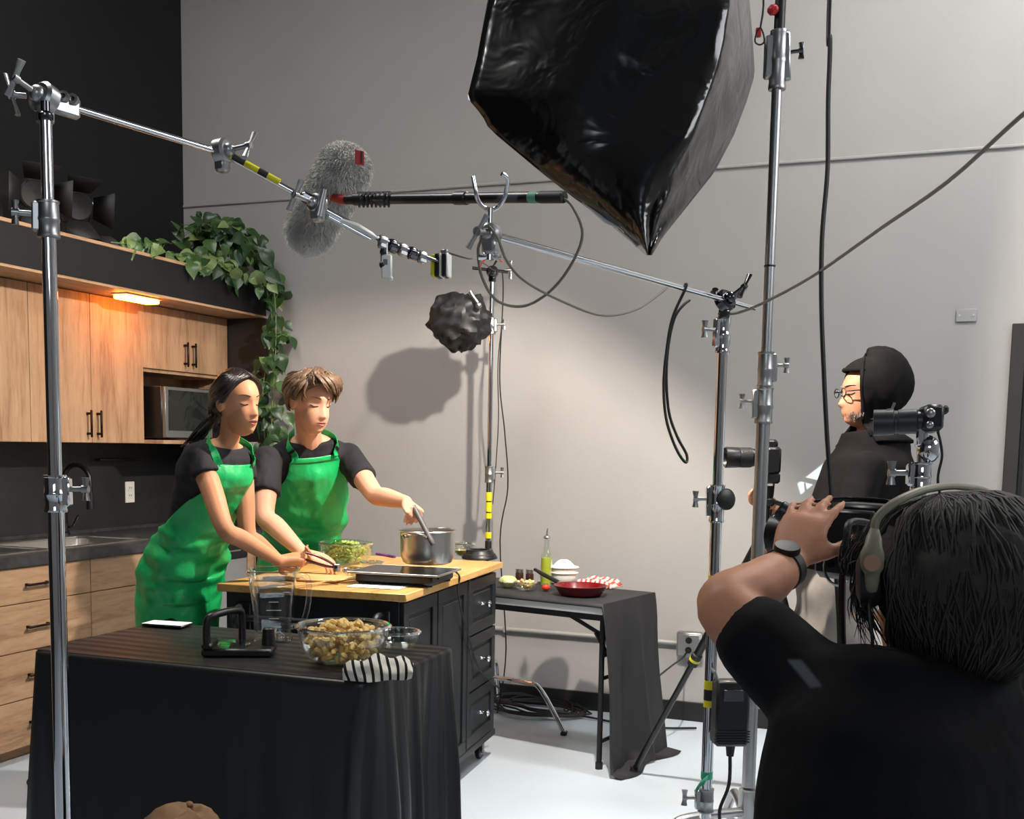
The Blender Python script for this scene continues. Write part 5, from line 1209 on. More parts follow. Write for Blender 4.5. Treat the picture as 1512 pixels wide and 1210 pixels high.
def pothos(name, vines, pot, label, seed, dens):
    rnd = random.Random(seed); base = pot.copy()
    t = thing(name, base, label, 'plant')
    b = MB(); b.lathe(pot, [(0, 0), (.062, 0), (.07, .01), (.085, .13), (.088, .135), (.08, .135), (.076, .12), (0, .115)], 28); b.build('pot', M_BLACKM, t)
    leaves = []
    for pts, n_, size, spread, tone in vines:
        P, _ = crom([Vector(p) for p in pts], [1]*len(pts), 8); b = MB(); b.tube(P, .0032, 6); st = b.build('stem', M_VINE, t)
        for i in range(n_):
            f = rnd.random()*(len(P)-2); k = int(f); p = P[k].lerp(P[k+1], f-k); tg = (P[k+1]-P[k]).normalized()
            off = Vector((rnd.gauss(0, 1), rnd.gauss(0, 1), rnd.gauss(0, .6)))*spread
            if off.length > spread*1.6: off *= spread*1.6/off.length
            q = p+off; leaves.append((p, q, tg, size*rnd.uniform(.65, 1.2), tone))
    b = MB()
    for p, q, tg, s, tone in leaves:
        b.tube([p, p.lerp(q, .5)+UP*.012, q], [.0018, .0016, .0013], 4)
        dr = (Vector((rnd.uniform(-.8, 1.0), rnd.uniform(-1.0, .6), rnd.uniform(-1.3, .15)))+tg*.4).normalized()
        nr = (Vector((.8, -.7, .5))+Vector((rnd.uniform(-.7, .7), rnd.uniform(-.7, .7), rnd.uniform(-.4, .8)))).normalized()
        x = dr.cross(nr).normalized(); z = x.cross(dr)
        k = min(2, max(0, int(rnd.gauss(tone, .8)+.5)))
        o = bpy.data.objects.new('leaf', LEAVES[k*2+rnd.randint(0, 1)]); COL.objects.link(o)
        o.matrix_local = Matrix.Translation(q-base) @ (Matrix((x, dr, z)).transposed().to_4x4()) @ Matrix.Diagonal((s, s, s, 1)); o.parent = t
    o = b.build('leaf_stalk', M_VINE, t); o['kind'] = 'stuff'; return t
TOP = SZ1+.006
SO = lambda px, py, X=-3.74, dz=0: onX(px, py, X)+Vector((0, 0, dz))
potc = onZ(352, 418, TOP) if False else Vector((-3.92, 5.32, TOP))
mp = potc+Vector((0, 0, .14))
vines = [
 ([mp, mp+Vector((.06, -.05, .05)), Vector((-3.80, 5.15, TOP+.03)), Vector((-3.78, 4.95, TOP+.03)), Vector((-3.76, 4.75, TOP+.03)), Vector((-3.77, 4.58, TOP+.03)), Vector((-3.80, 4.42, TOP+.02))], 44, .085, .042, 1.7),
 ([mp, Vector((-3.85, 5.2, TOP+.12)), Vector((-3.72, 5.02, TOP+.02)), Vector((-3.69, 4.96, TOP-.04))], 16, .08, .04, 1.5),
 ([mp, Vector((-3.80, 5.25, TOP+.10)), Vector((-3.70, 5.2, TOP+.02)), Vector((-3.70, 5.30, TOP-.02)), Vector((-3.70, 5.38, TOP-.02))], 34, .082, .05, 1.2),
 ([mp, mp+Vector((.0, -.08, .09)), mp+Vector((.08, .0, .15)), mp+Vector((.18, .08, .10)), mp+Vector((.24, .12, .0))], 66, .082, .062, .3),
 ([mp, mp+Vector((.14, .06, .08)), Vector((-3.62, 5.44, TOP+.06)), Vector((-3.57, 5.47, TOP-.1)), Vector((-3.57, 5.48, TOP-.4)), Vector((-3.60, 5.49, TOP-.7)), Vector((-3.62, 5.50, TOP-.98))], 92, .086, .056, .2),
 ([mp, mp+Vector((.14, .1, .06)), Vector((-3.66, 5.48, TOP+.02)), Vector((-3.60, 5.50, TOP-.3)), Vector((-3.66, 5.49, TOP-.6)), Vector((-3.66, 5.50, TOP-.9))], 46, .08, .055, .6),
]
pothos('trailing_pothos', vines, potc, 'lush trailing pothos spilling over the end of the black bulkhead', 77, 1)
# ------------------------------------------------------------------ people: tools
def remesh(mb, voxel, it=6, fac=.5):
    me = bpy.data.meshes.new('tmp'); me.from_pydata([tuple(p) for p in mb.v], [], mb.f); o = bpy.data.objects.new('tmp', me); COL.objects.link(o)
    r = o.modifiers.new('r', 'REMESH'); r.mode = 'VOXEL'; r.voxel_size = voxel; r.use_smooth_shade = True
    if it: s = o.modifiers.new('s', 'SMOOTH'); s.factor = fac; s.iterations = it
    dg = bpy.context.evaluated_depsgraph_get(); dg.update(); ev = o.evaluated_get(dg); m2 = bpy.data.meshes.new_from_object(ev)
    out = MB(); co = np.empty(len(m2.vertices)*3); m2.vertices.foreach_get('co', co); out.v = [Vector(p) for p in co.reshape(-1, 3)]
    out.f = [tuple(p.vertices) for p in m2.polygons]; out.mi = [0]*len(out.f)
    bpy.data.objects.remove(o); bpy.data.meshes.remove(me); bpy.data.meshes.remove(m2); return out
def limb(mb, pts, radii, n=14, sm=5, flat=1):
    P, R_ = crom([Vector(p) for p in pts], list(radii), sm)
    d0 = (P[0]-P[1]).normalized(); d1 = (P[-1]-P[-2]).normalized()
    P = [P[0]+d0*R_[0]*.8, P[0]+d0*R_[0]*.45]+P+[P[-1]+d1*R_[-1]*.45, P[-1]+d1*R_[-1]*.8]; R_ = [R_[0]*.35, R_[0]*.82]+R_+[R_[-1]*.82, R_[-1]*.35]
    mb.tube(P, R_, n, flat=flat)
def sleeve(mb, pts, radii, n=20):
    P, R_ = crom([Vector(p) for p in pts], list(radii), 4); d0 = (P[0]-P[1]).normalized(); mb.tube([P[0]+d0*R_[0]*.7, P[0]+d0*R_[0]*.4]+P, [R_[0]*.45, R_[0]*.85]+R_, n)
def pw(x, pts):
    for (x0, y0), (x1, y1) in zip(pts, pts[1:]):
        if x <= x1: return y0+(y1-y0)*(x-x0)/(x1-x0)
    return pts[-1][1]
def strap(parent, tor, path, hw, m, buckle=None):
    P, _ = crom([tor.pt(*q) for q in path], [1]*len(path), 6); R = []
    for i, p in enumerate(P):
        tg = (P[min(i+1, len(P)-1)]-P[max(0, i-1)]).normalized(); n_ = (p-tor.at(path[min(len(path)-1, i//6)][0])[0]); n_ = (n_-tg*n_.dot(tg)).normalized(); s_ = tg.cross(n_); R.append([p+s_*hw+n_*.0012, p-s_*hw+n_*.0012, p-s_*hw-n_*.0012, p+s_*hw-n_*.0012])
        if i == buckle: bm = (p+n_*.003, Matrix((s_, tg, n_)).transposed())
    b = MB(); b.rings(R); o = b.build('apron_strap', m, parent)
    if buckle is not None: b = MB(); b.box(bm[0], (hw*2.25, .012, .005), .001, bm[1]); b.build('strap_buckle', M_BLACKP, o)
    return o
def rell(d, c, R):
    d = np.array(d)/R; c = np.array(c)/R; A = d@d; B = -2*d@c; C_ = c@c-1; return (-B+math.sqrt(max(0, B*B-4*A*C_)))/(2*A)
class Head:
    def __init__(s, c, F, up, k=1.0, roll=0, jaw=1.0, nose=1.0, female=False):
        s.c = Vector(c); y = Vector(F).normalized(); x = y.cross(Vector(up)).normalized(); z = x.cross(y)
        s.M = Matrix((x, y, z)).transposed() @ Matrix.Rotation(roll, 3, 'Y'); s.k = k
        nu, nv = 72, 60; s.loc = []; a1 = np.array([.074, .096, .090]); a2 = np.array([.056*jaw, .060, .074])
        for i in range(nv+1):
            th = PI*(i+.02)/(nv+.04); row = []
            for j in range(nu):
                ph_ = 2*PI*j/nu; d = (math.sin(th)*math.cos(ph_), math.sin(th)*math.sin(ph_), math.cos(th))
                r1, r2 = rell(d, (0, -.012, .024), a1), rell(d, (0, .030, -.044), a2); q = 28.0
                r = (r1**q+r2**q)**(1/q); p = [r*d[0], r*d[1], r*d[2]]
                p[1] += s.feat(p[0], p[2], female, nose)*min(1, max(0, (p[1]-.02)/.035)); row.append(p)
            s.loc.append(row)
        s.fr = np.array([p for r in s.loc for p in r if p[1] > .03])
    def feat(s, x, z, fem, nose):
        g = lambda cx, cz, sx, sz, a: a*math.exp(-((x-cx)/sx)**2-((z-cz)/sz)**2)
        v = g(0, .034, .045, .012, .0015 if fem else .0045)
        for e in (-1, 1):
            v += g(e*.031, .011, .016, .011, -.0115)+g(e*.031, .009, .0115, .0075, .0070)+g(e*.044, -.022, .018, .018, .004 if fem else .002)+g(e*.0115, -.034, .0055, .0055, .0070*nose)
        t = (.022-z)/.055
        if -.2 < t < 1.35:
            h = (.003+.021*max(0, t)**1.1) if t < 1 else .024*max(0, 1-(t-1)/.25); w_ = .0062+.0042*max(0, min(1, t)); v += nose*h*math.exp(-(x/w_)**2)*(1 if t > 0 else max(0, 1+t*5))
        v += g(0, -.0545, .019, .0055, .0055)+g(0, -.066, .016, .0062, .0060)+g(0, -.0602, .022, .0018, -.0050)+g(0, -.076, .018, .005, -.003)+g(0, -.095, .020, .014, .0085)
        return v
    def w(s, x, y, z): return s.c + s.M @ (Vector((x, y, z))*s.k)
    def l(s, p): return (s.M.transposed() @ (Vector(p)-s.c))/s.k
    def dirw(s, v): return s.M @ Vector(v)
    def sy(s, x, z):
        d = (s.fr[:, 0]-x)**2+(s.fr[:, 2]-z)**2; k = np.argsort(d)[:4]; return float(s.fr[k, 1].mean())
    def mesh(s, mb):
        mb.rings([[s.w(*p) for p in r] for r in reversed(s.loc)])
        for e in (-1, 1):
            mb.ell(s.w(e*.076, -.010, -.004), (.008*s.k, .019*s.k, .031*s.k), 14, 10, s.M @ Matrix.Rotation(e*.25, 3, 'Z') @ Matrix.Rotation(.15, 3, 'X'))
            mb.ell(s.w(e*.079, -.016, .010), (.007*s.k, .013*s.k, .016*s.k), 12, 8, s.M)
    def skull(s, d, off):            # point on the hair-covered skull in local direction d
        d = Vector(d).normalized(); r = max(rell(tuple(d), (0, -.012, .024), np.array([.074, .096, .090])), rell(tuple(d), (0, .02, -.03), np.array([.054, .05, .06]))); return s.w(*(d*(r+off)))
    def lips(s, parent, m, dark, gap=.0012, w=.022):
        for nm, z0, bow, r in (('upper_lip', -.0562+gap, .0022, .0040), ('lower_lip', -.0648-gap, -.0030, .0048)):
            b = MB(); P = []
            for k in range(9):
                u = k/4-1; x = u*w*(1 if r < .0045 else .88); z = z0*(1-abs(u)**2)+(-.0602)*abs(u)**2+bow*(1-abs(u))*.6; P.append(s.w(x, s.sy(x, z)-.0005, z))
            b.tube(P, [r*s.k*q for q in (.15, .6, .9, 1, .92, 1, .9, .6, .15)], 8, sm=2, flat=.75); b.build(nm, m, parent)
        b = MB(); P = []
        for k in range(7):
            u = k/3-1; x = u*w*.92; P.append(s.w(x, s.sy(x, -.0602)+.0006, -.0602))
        b.tube(P, [(.0004+gap*(1-abs(k/3-1)**2)*.9)*s.k+.0003 for k in range(7)], 6, sm=2); b.build('mouth_line', dark, parent)
    def face(s, parent, lashm, browm, lid=.004, brows=True):
        for e in (-1, 1):
            b = MB(); P = []
            for k in range(7):
                u = k/6; x = e*(.0185+.026*u); z = lid-.0045*math.sin(PI*u)+.002*u; P.append(s.w(x, s.sy(x, z)+.0012, z))
            b.tube(P, [.0010*s.k]+[.0024*s.k]*5+[.0012*s.k], 6); b.build('eyelash', lashm, parent)
            if brows:
                b = MB(); P = []
                for k in range(7):
                    u = k/6; x = e*(.014+.036*u); z = .031+.005*math.sin(PI*u*.8); P.append(s.w(x, s.sy(x, z)+.0012, z))
                b.tube(P, [.0022*s.k, .003*s.k, .003*s.k, .0027*s.k, .0022*s.k, .0017*s.k, .0008*s.k], 6, flat=.5); b.build('eyebrow', browm, parent)
def hand(mb, wrist, d, n, side, curls=(.5, .5, .5, .5), k=1.0, thumb=(.5, .4), spread=.06, thcurl=.4):
    """palm from wrist along d; n = palm-side normal; side=+1/-1 which lateral side carries the thumb"""
    d = Vector(d).normalized(); n = Vector(n); n = (n-d*n.dot(d)).normalized(); s = d.cross(n)*side; W = Vector(wrist)
    R = []
    for t_, hw, ht in ((-.03, .024, .019), (0, .027, .018), (.02, .034, .016), (.05, .041, .0145), (.078, .041, .0125), (.092, .034, .009)):
        R.append([W+d*(t_*k)+s*(math.cos(a)*hw*k)+n*(math.sin(a)*ht*k) for a in (2*PI*j/16 for j in range(16))])
    if side > 0: R = [list(reversed(r)) for r in R]
    mb.rings(R); tips = []
    for i, (o_, L, r) in enumerate(((.0295, .070, .0088), (.0100, .079, .0090), (-.0100, .073, .0086), (-.0285, .057, .0078))):
        p = W+d*(.074*k)+s*(o_*k); dd = (d+s*(spread*(1.5-i))).normalized(); P = [p-d*.015*k, p]; c = curls[i]
        for j, fr_ in enumerate((.46, .30, .24)):
            ax_ = dd.cross(n).normalized(); dd = Quaternion(ax_, c*(.75, 1.0, .7)[j]) @ dd; nn = Quaternion(ax_, c*(.75, 1.0, .7)[j]) @ n; P.append(P[-1]+dd*(L*fr_*1.06*k)); n_ = nn
        limb(mb, P, [r*k, r*k, r*.95*k, r*.88*k, r*.72*k], 10, 3); tips.append(P[-1])
    td = (d*thumb[0]+s*.85+n*thumb[1]).normalized(); p = W+d*(.022*k)+s*(.022*k)+n*(.004*k); P = [p, p+td*(.036*k)]
    for j in range(2):
        td = (td+d*thcurl-s*thcurl*.4+n*.1).normalized(); P.append(P[-1]+td*(.030-.004*j)*k)
    limb(mb, P, [.0145*k, .0120*k, .0100*k, .0076*k], 10, 3); tips.append(P[-1]); return tips
class Torso:
    """interpolated elliptical rings: rows of (centre, forward, half-width, half-depth)"""
    def __init__(s, rows): s.r = [(Vector(c), Vector(f), w_, d_) for c, f, w_, d_ in rows]; s.n = len(rows)
    def at(s, t):
        t = max(0, min(s.n-1.0001, t)); i = int(t); u = t-i; g = lambda j: s.r[max(0, min(s.n-1, j))]
        def cr(a, b_, c, d): return .5*((2*b_)+(c-a)*u+(2*a-5*b_+4*c-d)*u*u+(3*b_-a-3*c+d)*u**3)
        p = [g(i-1), g(i), g(i+1), g(i+2)]; c = cr(*[q[0] for q in p]); e = cr(*[g(i-1)[0], g(i)[0], g(i+1)[0], g(i+2)[0]])
        w_ = p[1][2]+(p[2][2]-p[1][2])*(u*u*(3-2*u)); d_ = p[1][3]+(p[2][3]-p[1][3])*(u*u*(3-2*u)); f = p[1][1].lerp(p[2][1], u)
        tg = (g(i+1)[0]-g(i)[0]).normalized(); tg = (tg+Vector((0, 0, math.copysign(1, tg.z or 1)))*.6).normalized(); sd = f.cross(tg).normalized(); f = tg.cross(sd).normalized()
        if f.dot(p[1][1]) < 0: f = -f
        return c, f, sd, w_, d_
    def pt(s, t, th, off=0, e=2.25):
        c, f, sd, w_, d_ = s.at(t); ct, st = math.cos(th), math.sin(th); q = (abs(ct)**e+abs(st)**e)**(-1/e); return c+f*((d_+off)*ct*q)+sd*((w_+off)*st*q)
    def mesh(s, mb, t0=0, t1=None, off=0, k=5, n=30):
        t1 = s.n-1 if t1 is None else t1; m_ = max(2, int((t1-t0)*k)); R = [[s.pt(t0+(t1-t0)*i/m_, 2*PI*j/n, off) for j in range(n)] for i in range(m_+1)]
        mb.rings(R)
    def sheet(s, t0, t1, ang, off, rows=40, cols=36, wr=None):
        G = []
        for i in range(rows+1):
            u = i/rows; t_ = t0+(t1-t0)*u; a = ang(u); G.append([s.pt(t_, a[0]+(a[1]-a[0])*j/cols, off+(wr(u, a[0]+(a[1]-a[0])*j/cols) if wr else 0)) for j in range(cols+1)])
        b = MB(); b.grid(G); return b
def locks(mb, head, specs, rnd, n=6):
    for path, r0 in specs:
        P = [p for p in path]; m_ = len(P); limb_r = [r0*(.55 if i == 0 else 1.0 if i < m_-2 else .8 if i == m_-2 else .15) for i in range(m_)]; Pp, Rr = crom(P, limb_r, 3); mb.tube(Pp, Rr, n, flat=.55)
def sph(az, el):   # az from +Y (face) towards +X, el up
    a, e = math.radians(az), math.radians(el); return Vector((math.sin(a)*math.cos(e), math.cos(a)*math.cos(e), math.sin(e)))
def folds(f1, a1, f2, a2): return lambda u, th: a1*math.sin(f1*u*6.28+th*2.2)+a2*math.sin(f2*u*6.28-th*4+1)
def shoe(parent, p, d, m, k=1.0):
    d = Vector((d[0], d[1], 0)).normalized(); s = Vector((-d.y, d.x, 0)); b = MB(); p = Vector((p[0], p[1], 0)); R = []
    for x, hw, h in ((-.075, .022, .05), (-.065, .032, .085), (-.02, .037, .095), (.03, .040, .075), (.09, .046, .055), (.14, .044, .045), (.175, .03, .035), (.188, .012, .025)):
        R.append([p+d*(x*k)+s*(math.cos(a)*hw*k)+Vector((0, 0, max(0, (.5+.5*math.sin(a)))*h*k)) for a in (2*PI*j/14 for j in range(14))])
    b.rings(R); return b.build('shoe', m, parent)
def finish_body(name, mb, voxel, m, base, label, group=None, extra=None, lips=None, it=4):
    out = remesh(mb, voxel, it)
    if lips is not None:
        H, mats = lips
        for i, f in enumerate(out.f):
            c = H.l(out.v[f[0]])
            if abs(c.x) < .021 and c.y > .06 and -.0725 < c.z < -.0515:
                top = -.0515-abs(c.x)*.18; bot = -.0725+abs(c.x)*.35
                if bot < c.z < top: out.mi[i] = 1
        m = [m]+mats
    o = out.build(name, m, origin=base, ang=180); return tag(o, label, 'person', group)
# ------------------------------------------------------------------ the woman in the green apron
RU = UP
def imdir(a, b_, c=0): v = CR*a-CF*b_+UP*c; return v     # a = image right, b = towards camera, c = up
def hdir(a, b_): v = imdir(a, b_); v.z = 0; return v.normalized()
Fw = hdir(.82, .57)
wt = Torso([(atD(263, 1010, 4.30), Fw, .130, .105), (atD(264, 930, 4.26), Fw, .142, .110), (atD(266, 880, 4.23), Fw, .150, .114), (atD(270, 838, 4.19), Fw, .152, .116), (atD(284, 795, 4.13), Fw, .128, .098), (atD(294, 765, 4.08), Fw, .115, .086), (atD(308, 722, 4.02), Fw, .126, .098), (atD(317, 696, 3.98), Fw, .140, .108), (atD(325, 672, 3.96), Fw, .138, .084), (atD(331, 659, 3.95), Fw, .092, .060), (atD(335, 650, 3.94), Fw, .048, .046)])
Hw = Head(atD(351, 596, 3.88), imdir(.82, .56, -.16), UP+CR*.0, .94, 0.02, .88, .80, True)
hipw = wt.r[3][0]; base = Vector((hipw.x, hipw.y, 0))
b = MB(); wt.mesh(b, 3, 9.6, -.012); Hw.mesh(b)
limb(b, [atD(334, 658, 3.94), atD(339, 645, 3.92), Hw.w(0, -.026, -.05)], [.041, .036, .038])
# arms: right arm nearest the camera, left arm beyond
rs, re, rw = atD(294, 671, 3.88), atD(333, 782, 3.80), atD(412, 829, 3.95)
ls, le, lw_ = atD(357, 674, 4.06), atD(366, 790, 4.05), atD(412, 828, 4.14)
limb(b, [rs, rs.lerp(re, .5), re, re.lerp(rw, .3), rw], [.044, .038, .032, .032, .0215]); limb(b, [ls, ls.lerp(le, .5), le, le.lerp(lw_, .3), lw_], [.042, .036, .031, .031, .021])
rh = (atD(452, 838, 4.05)-rw).normalized()
rtips = hand(b, rw+rh*.012, rh, imdir(.15, .25, -.2)+imdir(0, -.8, .35), -1, (.35, .38, .42, .5), .92, (.55, .15), .05, .5)
lh_ = (atD(452, 826, 4.16)-lw_).normalized()
hand(b, lw_+lh_*.012, lh_, imdir(.1, .6, .6), 1, (.75, .8, .85, .9), .92, (.35, .5), .05, .3)
for s, kx in ((-1, -.058), (1, .058)):
    sd = wt.at(3)[2]; hp = hipw+sd*kx; kn = Vector((hp.x, hp.y, .48))+Fw*.01; an = Vector((hp.x, hp.y, .09)); limb(b, [hp, kn, an], [.075, .05, .036])
woman = finish_body('person', b, .0045, M_SKIN_W, base, 'woman with dark tied-back hair in green apron leaning over the cart'); Hw.lips(woman, M_LIP, M_LASH, .0016, .021)
Hw.face(woman, M_LASH, M_LASH, .003)
# tee
b = MB(); wt.mesh(b, 3.2, 9.25, .003)
sl = rs.lerp(re, .30); sleeve(b, [rs+UP*.002, rs.lerp(re, .15), sl], [.050, .051, .053]); sleeve(b, [ls+UP*.002, ls.lerp(le, .15), ls.lerp(le, .30)], [.047, .049, .051])
sh = remesh(b, .008, 5); sh.build('t_shirt', M_TEE, woman, ang=180)
# trousers
b = MB(); wt.mesh(b, 2.2, 4.4, -.002)
for kx in (-.078, .078):
    hp = hipw+sd*kx*.75-UP*.05; limb(b, [hp, Vector((hp.x, hp.y, .48))+Fw*.01, Vector((hp.x, hp.y, .09))], [.072, .060, .052])
remesh(b, .010, 4).build('trousers', M_PANTSB, woman, ang=180)
for kx in (-.078, .078): shoe(woman, hipw+sd*kx, Fw, M_BLACKM)
# apron
def wr_w(u, th):
    v = .004*math.sin(th*3+u*9)
    if u > .38: k = min(1, (u-.38)*5)*max(0, 1-(u-.38)/.42); v += k*(.013*math.sin(u*52+th*2.6+.9*math.sin(th*2))+.007*math.sin(u*88-th*2.4))
    return v+(.006+.004*min(1, u*4))
def ang_w(u):
    if u < .12: a = .54+.10*u/.12
    elif u < .42: a = .64+(1.95-.64)*((u-.12)/.30)**1.3
    else: a = 1.95+.55*min(1, (u-.42)/.14)
    return (-a, a)
ap = wt.sheet(7.85, .15, ang_w, .006, 80, 60, wr_w); ap.build('apron', M_APRON, woman, ang=180, solid=.0025)
def ribbon(parent, pts, w_, m, name): b = MB(); b.tube(pts, w_, 8, sm=5, flat=.22); return b.build(name, m, parent)
for sg in (-1, 1): strap(woman, wt, [(7.8, sg*.50, .018), (8.3, sg*.62, .017), (8.8, sg*.85, .016), (9.3, sg*1.15, .015), (9.7, sg*1.8, .016), (9.85, sg*2.7, .02)], .0125, M_APRON, 9 if sg < 0 else None)
# hair: base cap, locks from a parting back to a low knot, wavy tail on the back
rnd = random.Random(41); b = MB(); R = []
for i in range(15):
    row = []
    for j in range(40):
        az = 360*j/40; lim = pw(abs(((az+180) % 360)-180), [(0, 60), (30, 54), (50, 42), (65, 24), (80, 6), (96, -18), (120, -42), (181, -42)]); el = 88-(88-lim)*i/14; row.append(Hw.skull(sph(az, el), .004 if i == 14 else .010))
    R.append(row)
b.rings(R[::-1])
sp = []
for sg in (-1, 1):
    for i in range(62):
        u = (i+rnd.random())/62; st = sph(sg*3+rnd.uniform(-2, 2), 42+ (1-u)*0+u*70) if u < .7 else sph(180-sg*4, 150-u*70)
        st = sph(sg*2, 60+u*61) if 60+u*61 <= 90 else sph(180-sg*4, 180-(60+u*61))
        e1_ = sph(sg*(76+28*u+rnd.uniform(-4, 4)), 20+27*u+rnd.uniform(-4, 4)); e2_ = sph(sg*(118+16*u+rnd.uniform(-4, 4)), 2+10*u+rnd.uniform(-5, 5)); e3_ = sph(sg*(165+rnd.uniform(-8, 8)), -22+rnd.uniform(-6, 8))
        mid0 = sph(sg*(46+27*u), 50+12*u)
        sp.append(([Hw.skull(q, .013+rnd.uniform(-.002, .003)) for q in (st, mid0, e1_, e2_)]+[Hw.skull(e3_, .022+rnd.uniform(0, .01))], .0085))
kn = Hw.skull(sph(178, -24), .030)
for i in range(26):
    a = rnd.uniform(0, 6.28); r = rnd.uniform(.016, .030); c_ = kn+Hw.dirw((0, -.008, 0)); u1 = Hw.dirw((math.cos(a), .25, math.sin(a))); u2 = Hw.dirw((math.cos(a+2), -.4, math.sin(a+2))); u3 = Hw.dirw((math.cos(a+4), .1, math.sin(a+4)))
    sp.append(([c_+u1*r, c_+u2*r*1.1-UP*.008, c_+u3*r-UP*.004, c_+u1*r*.6], .009))
for i in range(16):
    o_ = Vector((rnd.uniform(-1, 1), rnd.uniform(-1, 1), rnd.uniform(-.3, .3)))*.014; q = wt.pt(8.6, PI-.35+rnd.uniform(-.2, .2), .03); q2 = wt.pt(7.9, PI-.45+rnd.uniform(-.25, .25), .028)
    sp.append(([kn+o_, (kn+q)/2+o_*1.3, q+o_, q2+o_*1.2], .0075))
for sg in (-1, 1):   # loose strand by the ear
    sp.append(([Hw.skull(sph(sg*62, 40), .012), Hw.skull(sph(sg*82, 18), .010), Hw.skull(sph(sg*100, -6), .010), Hw.skull(sph(sg*120, -28), .012)], .006))
locks(b, Hw, sp, rnd); b.build('hair', M_HAIR_B, woman, ang=180)
# garlic press / tongs in her hands
q0, q1, q2 = atD(452, 823, 4.02), atD(497, 838, 4.06), atD(509, 842, 4.07)
t = thing('garlic_press', q1-UP*.02, 'steel hand press held over the board by the woman', 'kitchen tool')
for k in (0, 1):
    b = MB(); o_ = UP*(.010 if k else -.006)-CF*(.004*k); b.tube([q0+o_*1.6, q0.lerp(q1, .4)+o_*1.8, q0.lerp(q1, .8)+o_, q1], [.006, .0065, .006, .005], 10, sm=4, flat=.8); b.build('lever', mat('dark_red_metal', rgb(84, 52, 50), .3, .5), t)
b = MB(); b.cyl(q1-UP*.016, q1+UP*.012, .014, n=16, bev=.002); b.box(q2, (.03, .022, .014), .004, frame((q2-q1))); b.build('press_head', M_STEEL, t)
b = MB(); b.cyl(q1-CF*.015, q1-CF*.022, .006, n=10); b.build('hinge_pin', M_DKCHR, t)

# ------------------------------------------------------------------ the man in the green apron
Fm = hdir(.50, .86); Ft = hdir(.44, .9)
DD = .0
mt = Torso([(atD(432, 1000, 5.12), Ft, .150, .115), (atD(436, 900, 5.10), Ft, .160, .120), (atD(440, 850, 5.06), Ft, .160, .118), (atD(445, 800, 5.00), Ft, .152, .108), (atD(449, 762, 4.92), Ft, .154, .110), (atD(452, 728, 4.84), Ft, .166, .116), (atD(455, 695, 4.76), Ft, .178, .118), (atD(456, 668, 4.70), Ft, .174, .090), (atD(457, 653, 4.66), Ft, .118, .068), (atD(457, 643, 4.64), Ft, .060, .058)])
Hm = Head(atD(460, 594, 4.53), imdir(.63, .68, -.34), UP+imdir(.12, .1, 0), 1.06, .02, .96, .92)
hm = mt.r[2][0]; base = Vector((hm.x, hm.y, 0))
b = MB(); mt.mesh(b, 2, 8.8, -.012); Hm.mesh(b)
limb(b, [atD(456, 656, 4.65), atD(456, 640, 4.60), Hm.w(0, -.02, -.05)], [.058, .051, .052])
rs, re, rw = atD(395, 677, 4.58), atD(391, 762, 4.46), atD(446, 816, 4.36)
ls, le, lw_ = atD(513, 674, 4.76), atD(554, 731, 4.56), atD(600, 742, 4.40)
limb(b, [rs, rs.lerp(re, .5), re, re.lerp(rw, .3), rw], [.054, .047, .040, .041, .026]); limb(b, [ls, ls.lerp(le, .5), le, le.lerp(lw_, .32), lw_], [.054, .046, .039, .039, .026])
rh = (atD(482, 828, 4.36)-rw).normalized(); hand(b, rw+rh*.012, rh, imdir(.2, -.3, -.9), 1, (.5, .5, .55, .6), 1.0, (.5, .3), .05, .3)
lhd = (atD(622, 757, 4.30)-lw_).normalized(); grip = atD(620, 768, 4.285)
hand(b, lw_+lhd*.006, lhd, imdir(-.45, -.05, -.9), -1, (1.2, 1.32, 1.36, 1.36), 1.0, (1.7, .35), .0, .3)
grip = lw_+lhd*.10+imdir(-.45, -.05, -.9).normalized()*.020
sd = mt.at(2)[2]
for kx in (-.085, .085):
    hp = hm+sd*kx; limb(b, [hp, Vector((hp.x, hp.y, .50))+Ft*.02, Vector((hp.x, hp.y, .09))], [.08, .055, .04])
man = finish_body('person', b, .005, M_SKIN_M, base, 'young man with short brown hair in green apron stirring the pot'); Hm.lips(man, M_LIP, M_LASH, .0002, .022)
Hm.face(man, M_LASH, M_BROWN_BROW, .003)
b = MB(); mt.mesh(b, 2.2, 8.35, .004); sleeve(b, [rs+UP*.004, rs.lerp(re, .3), rs.lerp(re, .64)], [.060, .060, .062]); sleeve(b, [ls+UP*.004, ls.lerp(le, .3), ls.lerp(le, .60)], [.060, .060, .060])
remesh(b, .009, 5).build('t_shirt', M_TEE, man, ang=180)
b = MB(); mt.mesh(b, 1.2, 3.2, -.002)
for kx in (-.088, .088):
    hp = hm+sd*kx-UP*.05; limb(b, [hp, Vector((hp.x, hp.y, .50))+Ft*.02, Vector((hp.x, hp.y, .09))], [.092, .072, .066])
remesh(b, .010, 4).build('trousers', M_PANTSB, man, ang=180)
for kx in (-.088, .088): shoe(man, hm+sd*kx, Ft, M_BLACKM, 1.1)
def wr_m(u, th):
    v = .004*math.sin(th*3.3+u*8)+(.008+.014*min(1, max(0, (u-.2)*5)))
    v += 0.015*math.sin(u*34+th*2.4+.8)*max(0, 1-abs(u-.52)/.20)+.006*math.exp(-((th-.25+u*.9)/.12)**2)*max(0, 1-abs(u-.30)/.28)*1.6
    return v+.012*max(0, u-.55)
def ang_m(u):
    if u < .10: a = .54+.06*u/.1
    elif u < .46: a = .60+(1.70-.60)*((u-.10)/.36)**1.5
    else: a = 1.70+.2*min(1, (u-.46)/.1)
    return (-a, a)
mt.sheet(7.42, .1, ang_m, .007, 80, 60, wr_m).build('apron', M_APRON, man, ang=180, solid=.0025)
